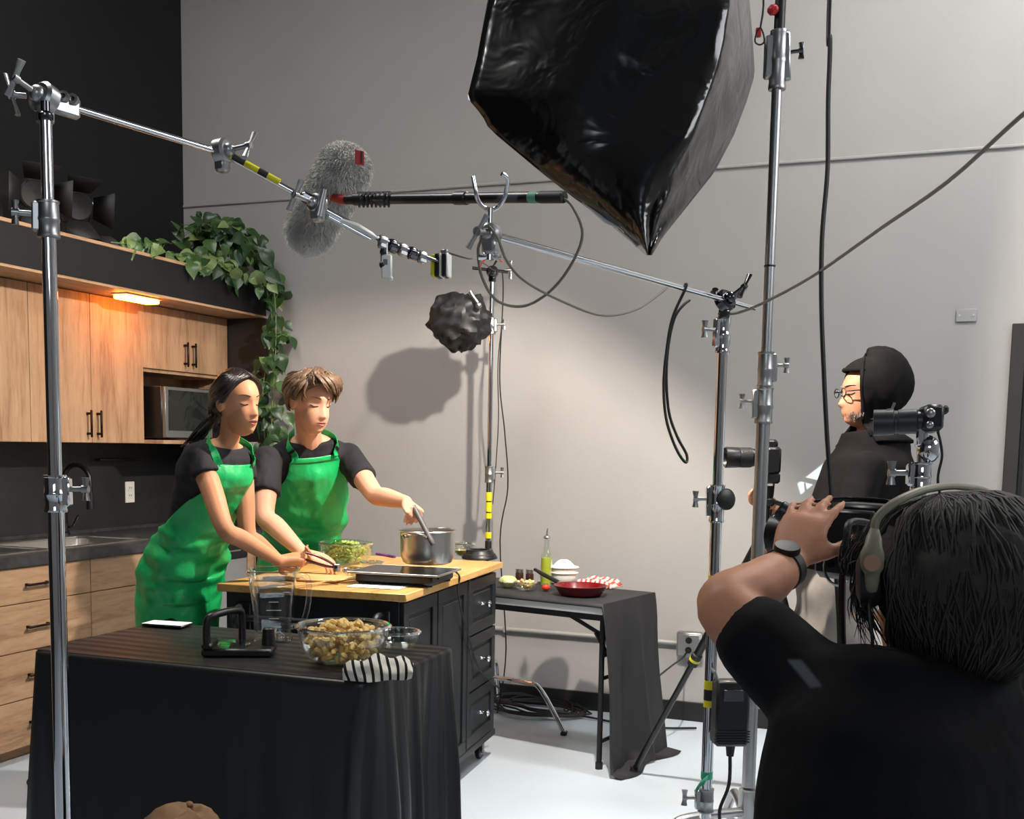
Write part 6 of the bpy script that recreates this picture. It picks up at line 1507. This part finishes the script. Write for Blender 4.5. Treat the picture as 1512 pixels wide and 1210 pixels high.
for sg in (-1, 1): strap(man, mt, [(7.38, sg*.50, .022), (7.7, sg*.60, .020), (8.05, sg*.82, .018), (8.4, sg*1.1, .016), (8.7, sg*1.6, .016), (8.85, sg*2.6, .02)], .0155, M_APRON, 9)
# hair
rnd = random.Random(52); b = MB(); R = []
for i in range(15):
    row = []
    for j in range(40):
        az = 360*j/40; aa = abs(((az+180) % 360)-180); lim = pw(aa, [(0, 52), (40, 47), (55, 36), (70, 18), (84, 4), (98, -4), (112, -30), (181, -30)]); el = 88-(88-lim)*i/14; row.append(Hm.skull(sph(az, el), .004 if i == 14 else .012))
    R.append(row)
b.rings(R[::-1]); sp = []
for i in range(210):
    az = rnd.uniform(-180, 180); aa = abs(az); start = sph(az*.6+rnd.uniform(-30, 30)+150*0, rnd.uniform(62, 88))
    if aa < 66: endel = rnd.uniform(40, 52) if az > -8 else rnd.uniform(24, 38); off = rnd.uniform(.022, .040)
    elif aa < 100: endel = rnd.uniform(4, 20); off = rnd.uniform(.012, .02)
    else: endel = rnd.uniform(-34, -8); off = rnd.uniform(.010, .018)
    sw = -26 if aa < 70 else 10
    e_ = sph(az+sw*rnd.uniform(.4, 1.2), endel); mid = sph(az*.85+sw*.2+rnd.uniform(-8, 8), (endel+78)/2+rnd.uniform(-5, 8)); pre = sph(az+sw*.5, endel+13)
    sp.append(([Hm.skull(start, .016+rnd.uniform(0, .008)), Hm.skull(mid, .022+rnd.uniform(0, .012)), Hm.skull(pre, off+.004), Hm.skull(e_, off)], rnd.uniform(.007, .012)))
for i in range(26):
    az = rnd.uniform(-50, 30); st = sph(az*.8+20, 66); sp.append(([Hm.skull(st, .026), Hm.skull(sph(az, 55), .044), Hm.skull(sph(az-14, 43), .046), Hm.skull(sph(az-28, rnd.uniform(26, 38)), .034)], .011))
locks(b, Hm, sp, rnd); b.build('hair', M_HAIR_M, man, ang=180)
# ladle handle in his hand
top = grip+imdir(-.25, .0, 1)*.035; low = atD(640, 805, 4.28); dn = pot_c+Vector((.01, 0, .065))
t = thing('ladle', dn, 'grey handled ladle held in the steel pot by the man', 'ladle')
b = MB(); dl = (low-top).normalized(); b.tube([top, top+dl*.04, low-dl*.02, low], [.009, .0125, .0125, .007], 12, sm=3, flat=.8); b.build('grip', mat('grey_rubber', rgb(82, 80, 80), .5), t)
b = MB(); b.tube([low-dl*.005, low.lerp(dn, .5), dn], [.0045, .004, .004], 8, sm=4); b.ell(dn, (.034, .034, .014), 18, 8); b.build('bowl', M_STEEL, t)
# ------------------------------------------------------------------ camera operator with headphones, back to us
Fo = hdir(-.52, -.85)
ot = Torso([(atD(1340, 1900, 1.45), Fo, .18, .12), (atD(1340, 1500, 1.45), Fo, .20, .13), (atD(1338, 1330, 1.45), Fo, .21, .125), (atD(1340, 1200, 1.45), Fo, .225, .13), (atD(1352, 1110, 1.46), Fo, .225, .125), (atD(1376, 1025, 1.47), Fo, .195, .095), (atD(1392, 982, 1.48), Fo, .11, .075), (atD(1397, 960, 1.48), Fo, .062, .06)])
Ho = Head(atD(1396, 880, 1.47), imdir(-.60, -.80, .0), UP, 1.0)
oc = ot.r[1][0]; base = Vector((oc.x, oc.y, 0))
b = MB(); ot.mesh(b, .6, 6.8, -.012); Ho.mesh(b); limb(b, [atD(1396, 975, 1.48), Ho.w(0, -.02, -.06)], [.058, .054])
ls, le, lw_ = atD(1215, 1040, 1.43), atD(1074, 898, 1.52), atD(1163, 836, 1.64)
limb(b, [ls, ls.lerp(le, .5), le, le.lerp(lw_, .28), le.lerp(lw_, .6), lw_], [.056, .052, .043, .044, .037, .028])
dh = imdir(.40, -.50, .76).normalized()
hand(b, lw_+dh*.004, dh, imdir(.40, -.78, -.42), -1, (.20, .20, .22, .24), .98, (.75, .35), .085, .35)
rs, re, rw = atD(1545, 1040, 1.52), atD(1500, 1010, 1.85), atD(1345, 860, 1.92)
limb(b, [rs, re, re.lerp(rw, .4), rw], [.056, .044, .042, .028]); dh2 = (atD(1300, 800, 1.95)-rw).normalized(); hand(b, rw, dh2, imdir(-.5, -.5, .2), 1, (.6, .6, .6, .6), 1.0)
sd = ot.at(1)[2]
for kx in (-.09, .09):
    hp = oc+sd*kx; hp.z = .85; limb(b, [hp, Vector((hp.x, hp.y, .48))+Fo*.02, Vector((hp.x, hp.y, .09))], [.08, .055, .04])
oper = finish_body('person', b, .006, M_SKIN_O, base, 'camera operator in black tee with dark bobbed hair and headphones seen from behind', it=4)
b = MB(); ot.mesh(b, 1.0, 6.35, .006); limb(b, [ls+UP*.004, ls.lerp(le, .35), ls.lerp(le, .70)], [.068, .064, .060]); limb(b, [rs, rs.lerp(re, .4), rs.lerp(re, .7)], [.066, .062, .060])
limb(b, [atD(1395, 1050, 1.47), ls], [.075, .07])
remesh(b, .009, 5).build('t_shirt', M_TEEB, oper, ang=180)
b = MB(); ot.mesh(b, .3, 1.6, .0)
for kx in (-.09, .09):
    hp = oc+sd*kx; hp.z = .82; limb(b, [hp, Vector((hp.x, hp.y, .48))+Fo*.02, Vector((hp.x, hp.y, .09))], [.098, .075, .066])
remesh(b, .012, 4).build('trousers', M_PANTSB, oper, ang=180)
for kx in (-.09, .09): shoe(oper, oc+sd*kx, Fo, M_BLACKM, 1.05)
rnd = random.Random(61); b = MB(); R = []
for i in range(19):
    row = []
    for j in range(44):
        az = 360*j/44; aa = abs(((az+180) % 360)-180); lim = pw(aa, [(0, 40), (50, 36), (70, 5), (88, -50), (181, -62)]); el = 88-(88-lim)*i/18; row.append(Ho.skull(sph(az, el), .012+.026*min(1, i/9)+(.014 if aa > 90 else 0)*min(1, i/9)+rnd.uniform(-.003, .003)))
    R.append(row)
b.rings(R[::-1]); sp = []
for i in range(2600):
    az = rnd.uniform(86, 272) if i % 6 else rnd.uniform(-70, 70); aa = abs(((az+180) % 360)-180); end = rnd.uniform(-66, -50) if aa > 82 else (rnd.uniform(-40, -10) if aa > 55 else rnd.uniform(25, 40))
    o1 = rnd.uniform(.022, .040); st = sph(az+rnd.uniform(-30, 30), rnd.uniform(66, 88)); w1 = rnd.uniform(-9, 9)
    sp.append(([Ho.skull(st, .022), Ho.skull(sph(az+w1, 52), .030+rnd.uniform(0, .010)), Ho.skull(sph(az-w1*.5, 15), .040+rnd.uniform(0, .012)), Ho.skull(sph(az+w1, (end+15)/2), .046+rnd.uniform(-.004, .014)), Ho.skull(sph(az+w1*2, end), 0.050+rnd.uniform(-.010, .012))], rnd.uniform(.0014, .0027)))
locks(b, Ho, sp, rnd, 3); b.build('hair', M_HAIR_O, oper, ang=180)
# watch and ring
dfo = (lw_-le).normalized(); wc = lw_-dfo*.012; x_ = dfo.orthogonal().normalized(); y_ = dfo.cross(x_)
g_ = thing('wrist_watch', wc-UP*.03, 'dark wristwatch with black strap on the operator wrist', 'watch')
b = MB(); b.lathe(wc-dfo*.009, [(.0305, 0), (.0328, .001), (.0328, .017), (.0305, .018)], 30, dfo, True); b.build('strap', mat('dark_strap', rgb(38, 26, 30), .6), g_)
fd = (-CF*.7+UP*.65-CR*.3); fd = (fd-dfo*fd.dot(dfo)).normalized(); b = MB(); b.lathe(wc+fd*.029, [(0, 0), (.019, 0), (.0195, .004), (.018, .009), (.015, .0085), (0, .008)], 26, fd); b.build('watch_case', mat('dark_watch', rgb(20, 20, 20), .5), g_)
# headphones
M_HPG = mat('grey_headphone_plastic', rgb(120, 116, 96), .5)
g_ = thing('headphones', atD(1288, 870, 1.40), 'grey plastic headphones worn by the operator', 'headphones')
cp = [atD(1291, 782, 1.40), atD(1290, 800, 1.385), atD(1288, 822, 1.38), atD(1288, 838, 1.385), atD(1288, 850, 1.39), atD(1287, 868, 1.40), atD(1286, 876, 1.41)]
b = MB(); b.tube(cp, [.006, .010, .0145, .0135, .009, .0075, .005], 14, sm=4, flat=.6); cup = b.build('cup_arm', M_HPG, g_)
b = MB(); q = atD(1288, 832, 1.366); b.lathe(q, [(0, 0), (.0085, 0), (.010, .003), (.010, .008)], 22, -CF*.9-CR*.3); b.build('cup_inlay', mat('tan_inlay', rgb(150, 112, 84), .5), cup)
b = MB(); q = atD(1300, 855, 1.43); b.lathe(q, [(0, 0), (.032, 0), (.038, .008), (.036, .024), (.02, .03), (0, .03)], 24, -CR*.9+CF*.3); b.build('ear_pad', M_BLACKM, g_)
b = MB(); b.tube([atD(1291, 784, 1.40), atD(1294, 768, 1.40), atD(1308, 752, 1.40), atD(1335, 735, 1.41), atD(1372, 722, 1.44), atD(1420, 719, 1.50), atD(1470, 735, 1.56), atD(1500, 800, 1.6)], .0058, 10, sm=5, flat=.8); b.build('headband', M_HPG, g_)
cable('headphone_cord', [atD(1286, 876, 1.41), atD(1284, 900, 1.40), atD(1288, 940, 1.385), atD(1290, 985, 1.40), atD(1296, 1015, 1.45)], .0022, M_CABLE, 'thin black headphone cord down the back of the operator tee')
# shoulder camera held by the operator
cc_ = atD(1272, 806, 1.90); fz = imdir(-.62, -.78, .10).normalized(); ux = fz.cross(UP).normalized(); uy = ux.cross(fz); FC = Matrix((ux, fz, uy)).transposed(); C_ = lambda x, y, z: cc_+FC @ Vector((x, y, z))
g_ = thing('video_camera', C_(0, 0, -.08), 'black handheld video camera raised by the operator with headphones', 'video camera')
b = MB(); b.box(C_(0, -.02, 0), (.10, .17, .115), .012, FC); b.box(C_(0, -.13, -.01), (.085, .05, .09), .008, FC); b.build('body', M_BLACKP, g_)
b = MB(); b.lathe(C_(0, .075, .005), [(0, 0), (.036, 0), (.038, .02), (.035, .024), (.035, .05), (.038, .055), (.040, .08), (.042, .10), (.038, .102), (.036, .09), (.0, .08)], 30, fz); ln = b.build('lens', M_BLACKP, g_)
b = MB(); b.lathe(C_(0, .157, .005), [(0, 0), (.034, 0), (.024, .008), (0, .011)], 24, fz); b.build('lens_glass', mat('lens_glass', rgb(20, 22, 40), .03), ln)
b = MB(); b.box(C_(.0, -.02, .064), (.06, .12, .016), .006, FC); b.build('top_plate', M_BLACKP, g_)
b = MB(); b.tube([C_(-.05, -.10, .05), C_(-.05, -.09, .078), C_(-.05, 0, .080), C_(-.05, .07, .070)], .004, 8, sm=4); b.build('wire_handle', M_DKCHR, g_)
q = atD(1150, 752, 1.80); b = MB(); b.lathe(q, [(.0, .012), (.013, .010), (.0155, 0), (.0165, .004), (.0165, .05), (.012, .055), (0, .055)], 20, imdir(.75, .1, -.55)); mic = b.build('sound_tube', M_BLACKP, g_)
b = MB(); b.lathe(q+imdir(.75, .1, -.55).normalized()*.028, [(.0167, 0), (.018, .002), (.018, .014), (.0167, .016)], 20, imdir(.75, .1, -.55), True); b.build('brass_ring', mat('dull_brass', rgb(130, 112, 70), .4, .8), mic)
b = MB(); b.box(C_(-.085, -.03, .03), (.016, .10, .07), .005, FC); b.build('side_screen', M_BLACKP, g_)
b = MB(); b.tube([C_(0, -.14, .02), C_(0, -.19, .035), C_(0, -.215, .038)], [.022, .022, .028], 14); b.build('eyepiece', M_RUBBER, g_)
for k in range(5): b = MB(); b.cyl(C_(-.055, -.10+.03*k, -.03), C_(-.060, -.10+.03*k, -.03), .007, n=10); b.build('dial', M_DKCHR, g_)
b = MB(); b.lathe(C_(-.058, .0, -.035), [(.028, 0), (.032, .003), (.028, .006)], 24, -ux, True); b.build('ring_trim', M_ALU, g_)
cable('camera_cable', [C_(-.05, -.11, .03), atD(1262, 770, 1.66), atD(1249, 800, 1.64), atD(1244, 850, 1.64), atD(1243, 910, 1.64), atD(1246, 980, 1.66), atD(1256, 1060, 1.75)], .0055, M_CABLE, 'thick black cable looping down from the handheld video camera')

# ------------------------------------------------------------------ hooded man operating the tripod camera
Fh = hdir(-.97, .18)
ht = Torso([(atD(1228, 960, 4.30), Fh, .16, .13), (atD(1232, 900, 4.30), Fh, .175, .14), (atD(1240, 850, 4.30), Fh, .185, .150), (atD(1256, 800, 4.30), Fh, .195, .158), (atD(1270, 745, 4.30), Fh, .205, .165), (atD(1282, 695, 4.30), Fh, .205, .150), (atD(1288, 664, 4.30), Fh, .17, .115), (atD(1287, 637, 4.30), Fh, .112, .100)])
Hh = Head(atD(1279, 583, 4.28), imdir(-1, .10, -.06), UP, 1.05)
hc = ht.r[1][0]; base = Vector((hc.x, hc.y, 0))
b = MB(); ht.mesh(b, 1, 6.9, -.014); Hh.mesh(b); limb(b, [atD(1290, 652, 4.30), Hh.w(0, -.02, -.05)], [.06, .058])
ns, ne, nw = atD(1280, 690, 4.10), atD(1250, 800, 4.02), atD(1165, 798, 4.05); fs, fe, fw_ = atD(1285, 688, 4.50), atD(1225, 785, 4.45), atD(1135, 752, 4.30)
limb(b, [ns, ne, ne.lerp(nw, .4), nw], [.055, .045, .042, .029]); limb(b, [fs, fe, fe.lerp(fw_, .4), fw_], [.055, .045, .042, .029])
dn_ = imdir(-.95, 0, .25).normalized(); hand(b, nw, dn_, imdir(.1, -1, .2), 1, (.9, .9, .95, 1.0), 1.0, (.6, .3)); df_ = (atD(1098, 737, 4.2)-fw_).normalized(); hand(b, fw_, df_, imdir(0, .3, 1), -1, (.7, .75, .8, .8), 1.0, (.6, .5))
sd = ht.at(1)[2]
for kx in (-.09, .09):
    hp = hc+sd*kx; limb(b, [hp, Vector((hp.x, hp.y, .48))+Fh*.03, Vector((hp.x, hp.y, .09))], [.08, .055, .04])
hood = finish_body('person', b, .006, M_SKIN_O, base, 'bearded man in black hoodie and glasses standing by the grey wall')
Hh.face(hood, M_LASH, M_HAIR_G, .006)
b = MB(); ht.mesh(b, 2.0, 6.95, .006); limb(b, [ns, ns.lerp(ne, .5), ne, nw.lerp(ne, .2)], [.072, .066, .060, .045]); limb(b, [fs, fs.lerp(fe, .5), fe, fw_.lerp(fe, .2)], [.072, .066, .060, .045])
remesh(b, .010, 5).build('hoodie', M_HOOD, hood, ang=180)
R = []
for i in range(17):
    row = []; u = i/16
    for j in range(41):
        az = 58+244*j/40; bk = max(0, -math.cos(math.radians(az))); el = 86-150*u; row.append(Hh.skull(sph(az, el), .018+.052*bk*math.sin(PI*min(1, .2+u*.9))+.012*max(0, u-.6)+.004*math.sin(j*.9+i*.6)))
    R.append(row)
for u in (.35, .7, 1.0):
    row = []
    for j in range(41):
        az = math.radians(58+244*j/40); row.append(R[16][j].lerp(ht.pt(6.25, az, .02), u))
    R.append(row)
top = []
for i in range(9):
    el = 88-(88-50)*i/8; top.append([Hh.skull(sph(az, el), .019) for az in [-62+124*j/14 for j in range(15)]])
b = MB(); b.grid(R); b.grid(top); b.build('hood', M_HOOD, hood, ang=180, solid=.008)
hem = [R[k][40] for k in range(18, 2, -1)]+[Hh.skull(sph(a_, 50), .020) for a_ in range(-62, 63, 12)]+[R[k][0] for k in range(3, 19)]
b = MB(); b.tube(hem, .008, 8); b.build('hood_hem', M_HOOD, hood, ang=180)
b = MB(); ht.mesh(b, 0.2, 2.6, -.002)
for kx in (-.092, .092):
    hp = hc+sd*kx-UP*.04; limb(b, [hp, Vector((hp.x, hp.y, .48))+Fh*.05, Vector((hp.x, hp.y, .09))], [.098, .085, .08])
pm = remesh(b, .010, 4); rr_ = random.Random(3)
for v in pm.v: v += Vector((.006*math.sin(v.z*38+v.x*20), .006*math.sin(v.z*31+v.y*24), 0))
pm.build('trousers', M_PANTS, hood, ang=180)
for kx in (-.092, .092): shoe(hood, hc+sd*kx, Fh, M_BLACKM, 1.1)
b = MB()
for i in range(260):
    az, el = rr_.uniform(-62, 62), rr_.uniform(-62, -34); p = Hh.w(*(sph(az, el)*.104)); q = p+Hh.dirw((0, .4, -1)).normalized()*rr_.uniform(.010, .018); b.tube([p, q], [.0026, .0008], 4)
b.build('beard', hairmat('grey_brown_beard', rgb(96, 80, 66), rgb(128, 112, 96), .7), hood)
b = MB()
for sg in (-1, 1):
    x0_ = sg*.032; b.tube([Hh.w(x0_+.021*math.cos(a), .098, .010+.016*math.sin(a)) for a in [2*PI*k/14 for k in range(14)]], .0022, 6, closed=True); b.tube([Hh.w(sg*.053, .095, .014), Hh.w(sg*.079, .05, .016), Hh.w(sg*.082, -.005, .012)], .0024, 6)
b.tube([Hh.w(-.011, .100, .012), Hh.w(0, .106, .015), Hh.w(.011, .100, .012)], .002, 6)
g_ = b.build('glasses', M_BLACKP); tag(g_, 'black framed glasses worn by the hooded man', 'glasses')
# tripod camera
tc_ = atD(1134, 684, 4.16); lx = imdir(-1, .04, 0).normalized(); ly = UP.cross(lx).normalized(); FL_ = Matrix((lx, ly, UP)).transposed(); G = lambda x, y, z: tc_+FL_ @ Vector((x, y, z))
g_ = thing('stills_camera', G(0, 0, -.09), 'black camera with long ribbed lens on the tripod behind the stands', 'camera')
b = MB(); b.box(G(0, 0, .01), (.065, .135, .10), .010, FL_); b.box(G(-.005, 0, .07), (.05, .055, .035), .010, FL_); b.box(G(-.005, 0, -.055), (.055, .13, .04), .008, FL_); b.build('body', M_BLACKP, g_)
b = MB(); b.lathe(G(.03, 0, .02), [(0, 0), (.032, 0), (.033, .03), (.036, .032), (.036, .075), (.034, .078), (.038, .085), (.039, .13), (.036, .133), (.033, .12), (0, .115)], 30, lx); ln = b.build('lens', M_BLACKP, g_)
for k in range(9): b = MB(); b.lathe(G(.066+.005*k, 0, .02), [(.036, 0), (.0375, .001), (.0375, .003), (.036, .004)], 26, lx, True); b.build('focus_rib', M_RUBBER, ln)
b = MB(); b.tube([G(-.03, -.05, .03), G(-.045, -.07, -.05), G(-.04, -.07, -.16), G(-.035, -.06, -.20)], .004, 6, sm=4); b.tube([G(.01, .06, -.02), G(.03, .07, -.08), G(.02, .06, -.11)], .004, 6, sm=4); b.build('strap', M_BLACKM, g_)
hx = G(0, 0, -.085)
g_ = thing('tripod', Vector((hx.x, hx.y, 0)), 'black tripod under the stills camera with spread legs', 'tripod')
b = MB(); b.cyl(hx, hx-UP*.05, .028, .022, 16); b.box(hx-UP*.06, (.05, .05, .03), .006, FL_); b.tube([hx-UP*.05, hx-UP*.09+CR*.10-CF*.05, hx-UP*.12+CR*.20-CF*.08], .009, 8); b.build('pan_head', M_BLACKP, g_)
b = MB(); b.cyl(hx-UP*.06, hx-UP*.42, .014, n=12); b.build('centre_column', M_BLACKP, g_)
hub = hx-UP*.16
for ft_ in (onZ(936, 1142, 0), Vector((hx.x+.25, hx.y+.42, 0)), Vector((hx.x+.30, hx.y-.38, 0))):
    mid = hub.lerp(ft_, .5); b = MB(); b.cyl(hub, mid, .017, n=12); l_ = b.build('leg', M_BLACKP, g_)
    b = MB(); b.cyl(mid, ft_+UP*.01, .0125, n=12); b.build('lower_tube', M_BLACKP, l_); b = MB(); b.cyl(mid-(ft_-hub).normalized()*.03, mid+(ft_-hub).normalized()*.03, .022, n=12, bev=.004); b.build('leg_lock', M_RUBBER, l_)
    b = MB(); b.cyl(mid-(ft_-hub).normalized()*.006, mid+(ft_-hub).normalized()*.006, .0228, n=12); b.build('yellow_band', M_YEL, l_); b = MB(); b.cyl(ft_, ft_+UP*.03, .019, .016, 12); b.build('rubber_foot', M_RUBBER, l_)
cable('wall_cable', [Vector((-1.18, YB-.06, zc-.02)), Vector((-1.20, YB-.10, zc-.06)), atD(990, 985, 5.3), atD(962, 1008, 5.2), atD(935, 1030, 5.25), Vector((-1.46, 5.42, .02))], .0045, M_CABLE, 'black cable running from the wall outlet box down to the floor')
# yellow marker strap hanging on the tall stand
b = MB(); q = atD(1138, 880, 3.62); b.grid([[q+CR*(-.012+.02*u)-UP*(.11*u)-CF*.01*math.sin(u*3), q+CR*(.010+.02*u)-UP*(.11*u)-CF*.01*math.sin(u*3+.5)] for u in [k/8 for k in range(9)]]); tag(b.build('yellow_strap', M_YEL, solid=.002), 'short yellow strap hanging beside the thick aluminium stand', 'strap')
# ------------------------------------------------------------------ small camera clamped on a stand in front of the hooded man
xy = tuple(atD(1360, 700, 2.35))[:2]
t = thing('light_stand', V(xy, 0), 'short chrome stand behind the operator head with a clamped black camera', 'stand')
legs(t, xy, .22, .42, .5); zt = zv(xy, 728); pole(t, xy, .15, zt, .0150); collar(t, xy, zv(xy, 724), zv(xy, 683), .0205, M_CHROME, -CR, M_ALU)
pj = V(xy, zv(xy, 664)); b = MB(); b.cyl(V(xy, zv(xy, 684)), pj, .010, n=12); b.build('spigot', M_ALU, t); b = MB(); b.ell(pj+CR*.012, (.024, .024, .03), 18, 12); b.build('ball_joint', M_CHROME, t)
b = MB(); b.cyl(pj, V(xy, zv(xy, 640)), .012, n=12); b.box(pj+UP*.03-CR*.006, (.022, .022, .05), .005, F); b.build('mount_neck', M_CHROME, t)
cq = V(xy, zv(xy, 622))
g_ = thing('compact_camera', cq-UP*.03, 'compact black camera with cylindrical lens clamped on the short stand', 'camera')
b = MB(); b.box(cq+CR*.012+UP*.004, (.042, .06, .055), .008, F); b.box(cq+CR*.03+UP*.022, (.034, .03, .018), .005, F); b.build('body', M_BLACKP, g_)
lz = (-CR+CF*.35).normalized(); b = MB(); b.lathe(cq, [(0, 0), (.020, 0), (.021, .012), (.026, .014), (.026, .05), (.024, .052), (.024, .058), (.027, .06), (.028, .10), (.0, .102)], 26, lz); b.build('lens', mat('grey_black_plastic', rgb(40, 46, 48), .4), g_)
b = MB(); b.ell(cq+CR*.0-CF*.034+UP*.012, (.010, .006, .010), 12, 8); b.ell(cq+CR*.0-CF*.034-UP*.012, (.008, .006, .008), 12, 8); b.build('dial', M_ALU, g_)
b = MB(); b.tube([cq-CR*.085+UP*.02-CF*.02, cq-CR*.075+UP*.022-CF*.02, cq-CR*.07+UP*.035-CF*.02], .003, 6); b.build('hook', M_ALU, g_)
cable('camera_lead', [cq+CR*.03-UP*.02, cq+CR*.042-UP*.07, cq+CR*.036-UP*.12, cq+CR*.046-UP*.19, cq+CR*.05-UP*.4, Vector((cq.x+.05, cq.y, .3)), Vector((cq.x+.1, cq.y, .02))], .0028, M_CABLE, 'thin dark lead hanging from the compact camera on the short stand')

# ------------------------------------------------------------------ seated person in a brown cap at the foot of the table
Fs = hdir(.1, -1)
Hs = Head(atD(266, 1312, 1.92), imdir(.12, -1, -.2), UP, 1.0); hs0 = Hs.c
sx, sy_ = hs0.x, hs0.y; rows_ = [((sx, sy_, .06), Fs, .19, .15), ((sx, sy_, .16), Fs, .18, .14), ((sx, sy_, .30), Fs, .165, .115), ((sx, sy_, .42), Fs, .185, .12), ((sx, sy_, .50), Fs, .17, .09), ((sx, sy_, .545), Fs, .09, .07)]
st_ = Torso(rows_); b = MB(); st_.mesh(b, 0, 4.8, -.012); Hs.mesh(b); limb(b, [(sx, sy_, .52), Hs.w(0, -.02, -.05)], [.055, .055]); sdv = st_.at(1)[2]
arms = []
for sg in (-1, 1):
    s0 = Vector((sx, sy_, .47))+sdv*(.17*sg); e0 = Vector((sx, sy_, .26))+sdv*(.25*sg)+Fs*.05; w0 = Vector((sx, sy_, .20))+sdv*(.10*sg)+Fs*.24; arms.append((s0, e0, w0)); limb(b, [s0, e0, w0], [.052, .042, .028]); hand(b, w0, (Fs-sdv*sg*.4), -UP, sg, (.4, .4, .4, .4))
    limb(b, [Vector((sx, sy_, .11))+sdv*(.09*sg), Vector((sx, sy_, .16))+sdv*(.27*sg)+Fs*.26, Vector((sx, sy_, .06))-sdv*(.05*sg)+Fs*.34], [.085, .06, .04])
seat = finish_body('person', b, .008, M_SKIN_O, Vector((sx, sy_, 0)), 'person in brown cap sitting on the floor before the black table')
b = MB(); st_.mesh(b, .4, 4.5, .006)
for s0, e0, w0 in arms: limb(b, [s0, e0, e0.lerp(w0, .8)], [.064, .055, .042])
remesh(b, .010, 4).build('sweater', M_HOOD, seat, ang=180)
b = MB(); st_.mesh(b, 0, 1, .004)
for sg in (-1, 1): limb(b, [Vector((sx, sy_, .11))+sdv*(.09*sg), Vector((sx, sy_, .16))+sdv*(.27*sg)+Fs*.26, Vector((sx, sy_, .06))-sdv*(.03*sg)+Fs*.32], [.095, .075, .055])
remesh(b, .012, 4).build('trousers', M_PANTSB, seat, ang=180)
for sg in (-1, 1): shoe(seat, Vector((sx, sy_, 0))-sdv*(.09*sg)+Fs*(.36+.03*sg), -sdv*sg, M_BLACKM)
M_CAP = mottled('brown_corduroy', rgb(104, 76, 54), rgb(150, 118, 88), 18, .85, .5, 30, spec=.2); rnd = random.Random(5)
R = []
for i in range(13):
    el = 89-(89+6)*i/12; R.append([Hs.skull(sph(az, el), .022+.010*math.sin(math.radians(az)*6+el*.06)*(.35+.65*math.sin(PI*i/12))+.006*math.sin(math.radians(az)*3+el*.12)) for az in [10*k for k in range(36)]])
b = MB(); b.rings(R[::-1]); cp_ = b.build('cap', M_CAP, seat, ang=180)
b = MB(); b.ell(Hs.skull(sph(0, 90), .028), (.008, .008, .005), 12, 6); b.build('cap_button', M_CAP, cp_)
b = MB(); G_ = [[Hs.w(.075*math.sin(a)*(1+.25*r_), .085*math.cos(a*.9)+.065*r_*math.cos(a), .042-.012*r_) for a in [(-1.1+2.2*k/12) for k in range(13)]] for r_ in (0, .35, .7, 1)]
b.grid(G_); b.build('cap_peak', M_CAP, cp_, solid=.004)
b = MB(); rnd = random.Random(8)
for i in range(90):
    az = rnd.uniform(80, 280); b.tube([Hs.skull(sph(az, 2), .012), Hs.skull(sph(az, -25), .016), Hs.skull(sph(az, rnd.uniform(-50, -40)), .016)], [.007, .008, .002], 5)
b.build('hair', M_HAIR_O, seat, ang=180)
# ------------------------------------------------------------------ odds and ends
p = onZ(98, 1160, 0); g_ = thing('shoe', (p.x, p.y, 0), 'single blue-grey trainer with dark sole by the oak drawers', 'shoe')
b = MB(); d = Vector((CR.x, CR.y, 0)).normalized()*-1; s = Vector((-d.y, d.x, 0)); R = []
for x, hw, h in ((-.14, .030, .075), (-.12, .036, .095), (-.05, .040, .090), (.02, .042, .070), (.08, .046, .055), (.12, .036, .045), (.145, .016, .030)): R.append([Vector((p.x, p.y, .014))+d*x+s*(math.cos(a)*hw)+UP*((.5+.5*math.sin(a))*h) for a in (2*PI*k/16 for k in range(16))])
b.rings(R); b.build('upper', mat('blue_grey_mesh', rgb(90, 128, 140), .7), g_)
b = MB(); b.rings([[Vector((p.x, p.y, 0))+d*(x*1.04)+s*(math.cos(a)*hw*1.08)+UP*((.5+.5*math.sin(a))*.022) for a in (2*PI*k/16 for k in range(16))] for x, hw in ((-.145, .02), (-.135, .034), (-.05, .04), (.03, .042), (.09, .046), (.13, .036), (.15, .012))]); b.build('sole', M_RUBBER, g_)
p = onZ(1500, 1215, .0) if False else Vector((.62, 3.55, 0))
g_ = thing('equipment_cabinet', p, 'grey metal equipment cabinet with dark top beyond the operator', 'cabinet')
b = MB(); b.bx(p.x-.26, p.x+.30, p.y-.2, p.y+.25, .05, .90, .006); b.build('body', mat('grey_metal', rgb(118, 118, 118), .5, .2), g_, False)
b = MB(); b.bx(p.x-.28, p.x+.32, p.y-.22, p.y+.27, .90, .935, .006); b.build('top_board', M_BLACKM, g_, False)
for k in range(3):
    b = MB(); b.bx(p.x-.24, p.x+.28, p.y-.212, p.y-.2, .08+.27*k, .33+.27*k, .004); d_ = b.build('drawer', mat('grey_metal', rgb(118, 118, 118), .5, .2), g_, False); b = MB(); b.bx(p.x-.06, p.x+.10, p.y-.225, p.y-.212, .26+.27*k, .275+.27*k, .003); b.build('handle', M_STEEL, d_)
for sx_ in (-.22, .26):
    for sy2 in (-.16, .21): b = MB(); b.cyl((p.x+sx_, p.y+sy2, 0), (p.x+sx_, p.y+sy2, .05), .022, n=10); b.build('foot', M_RUBBER, g_)
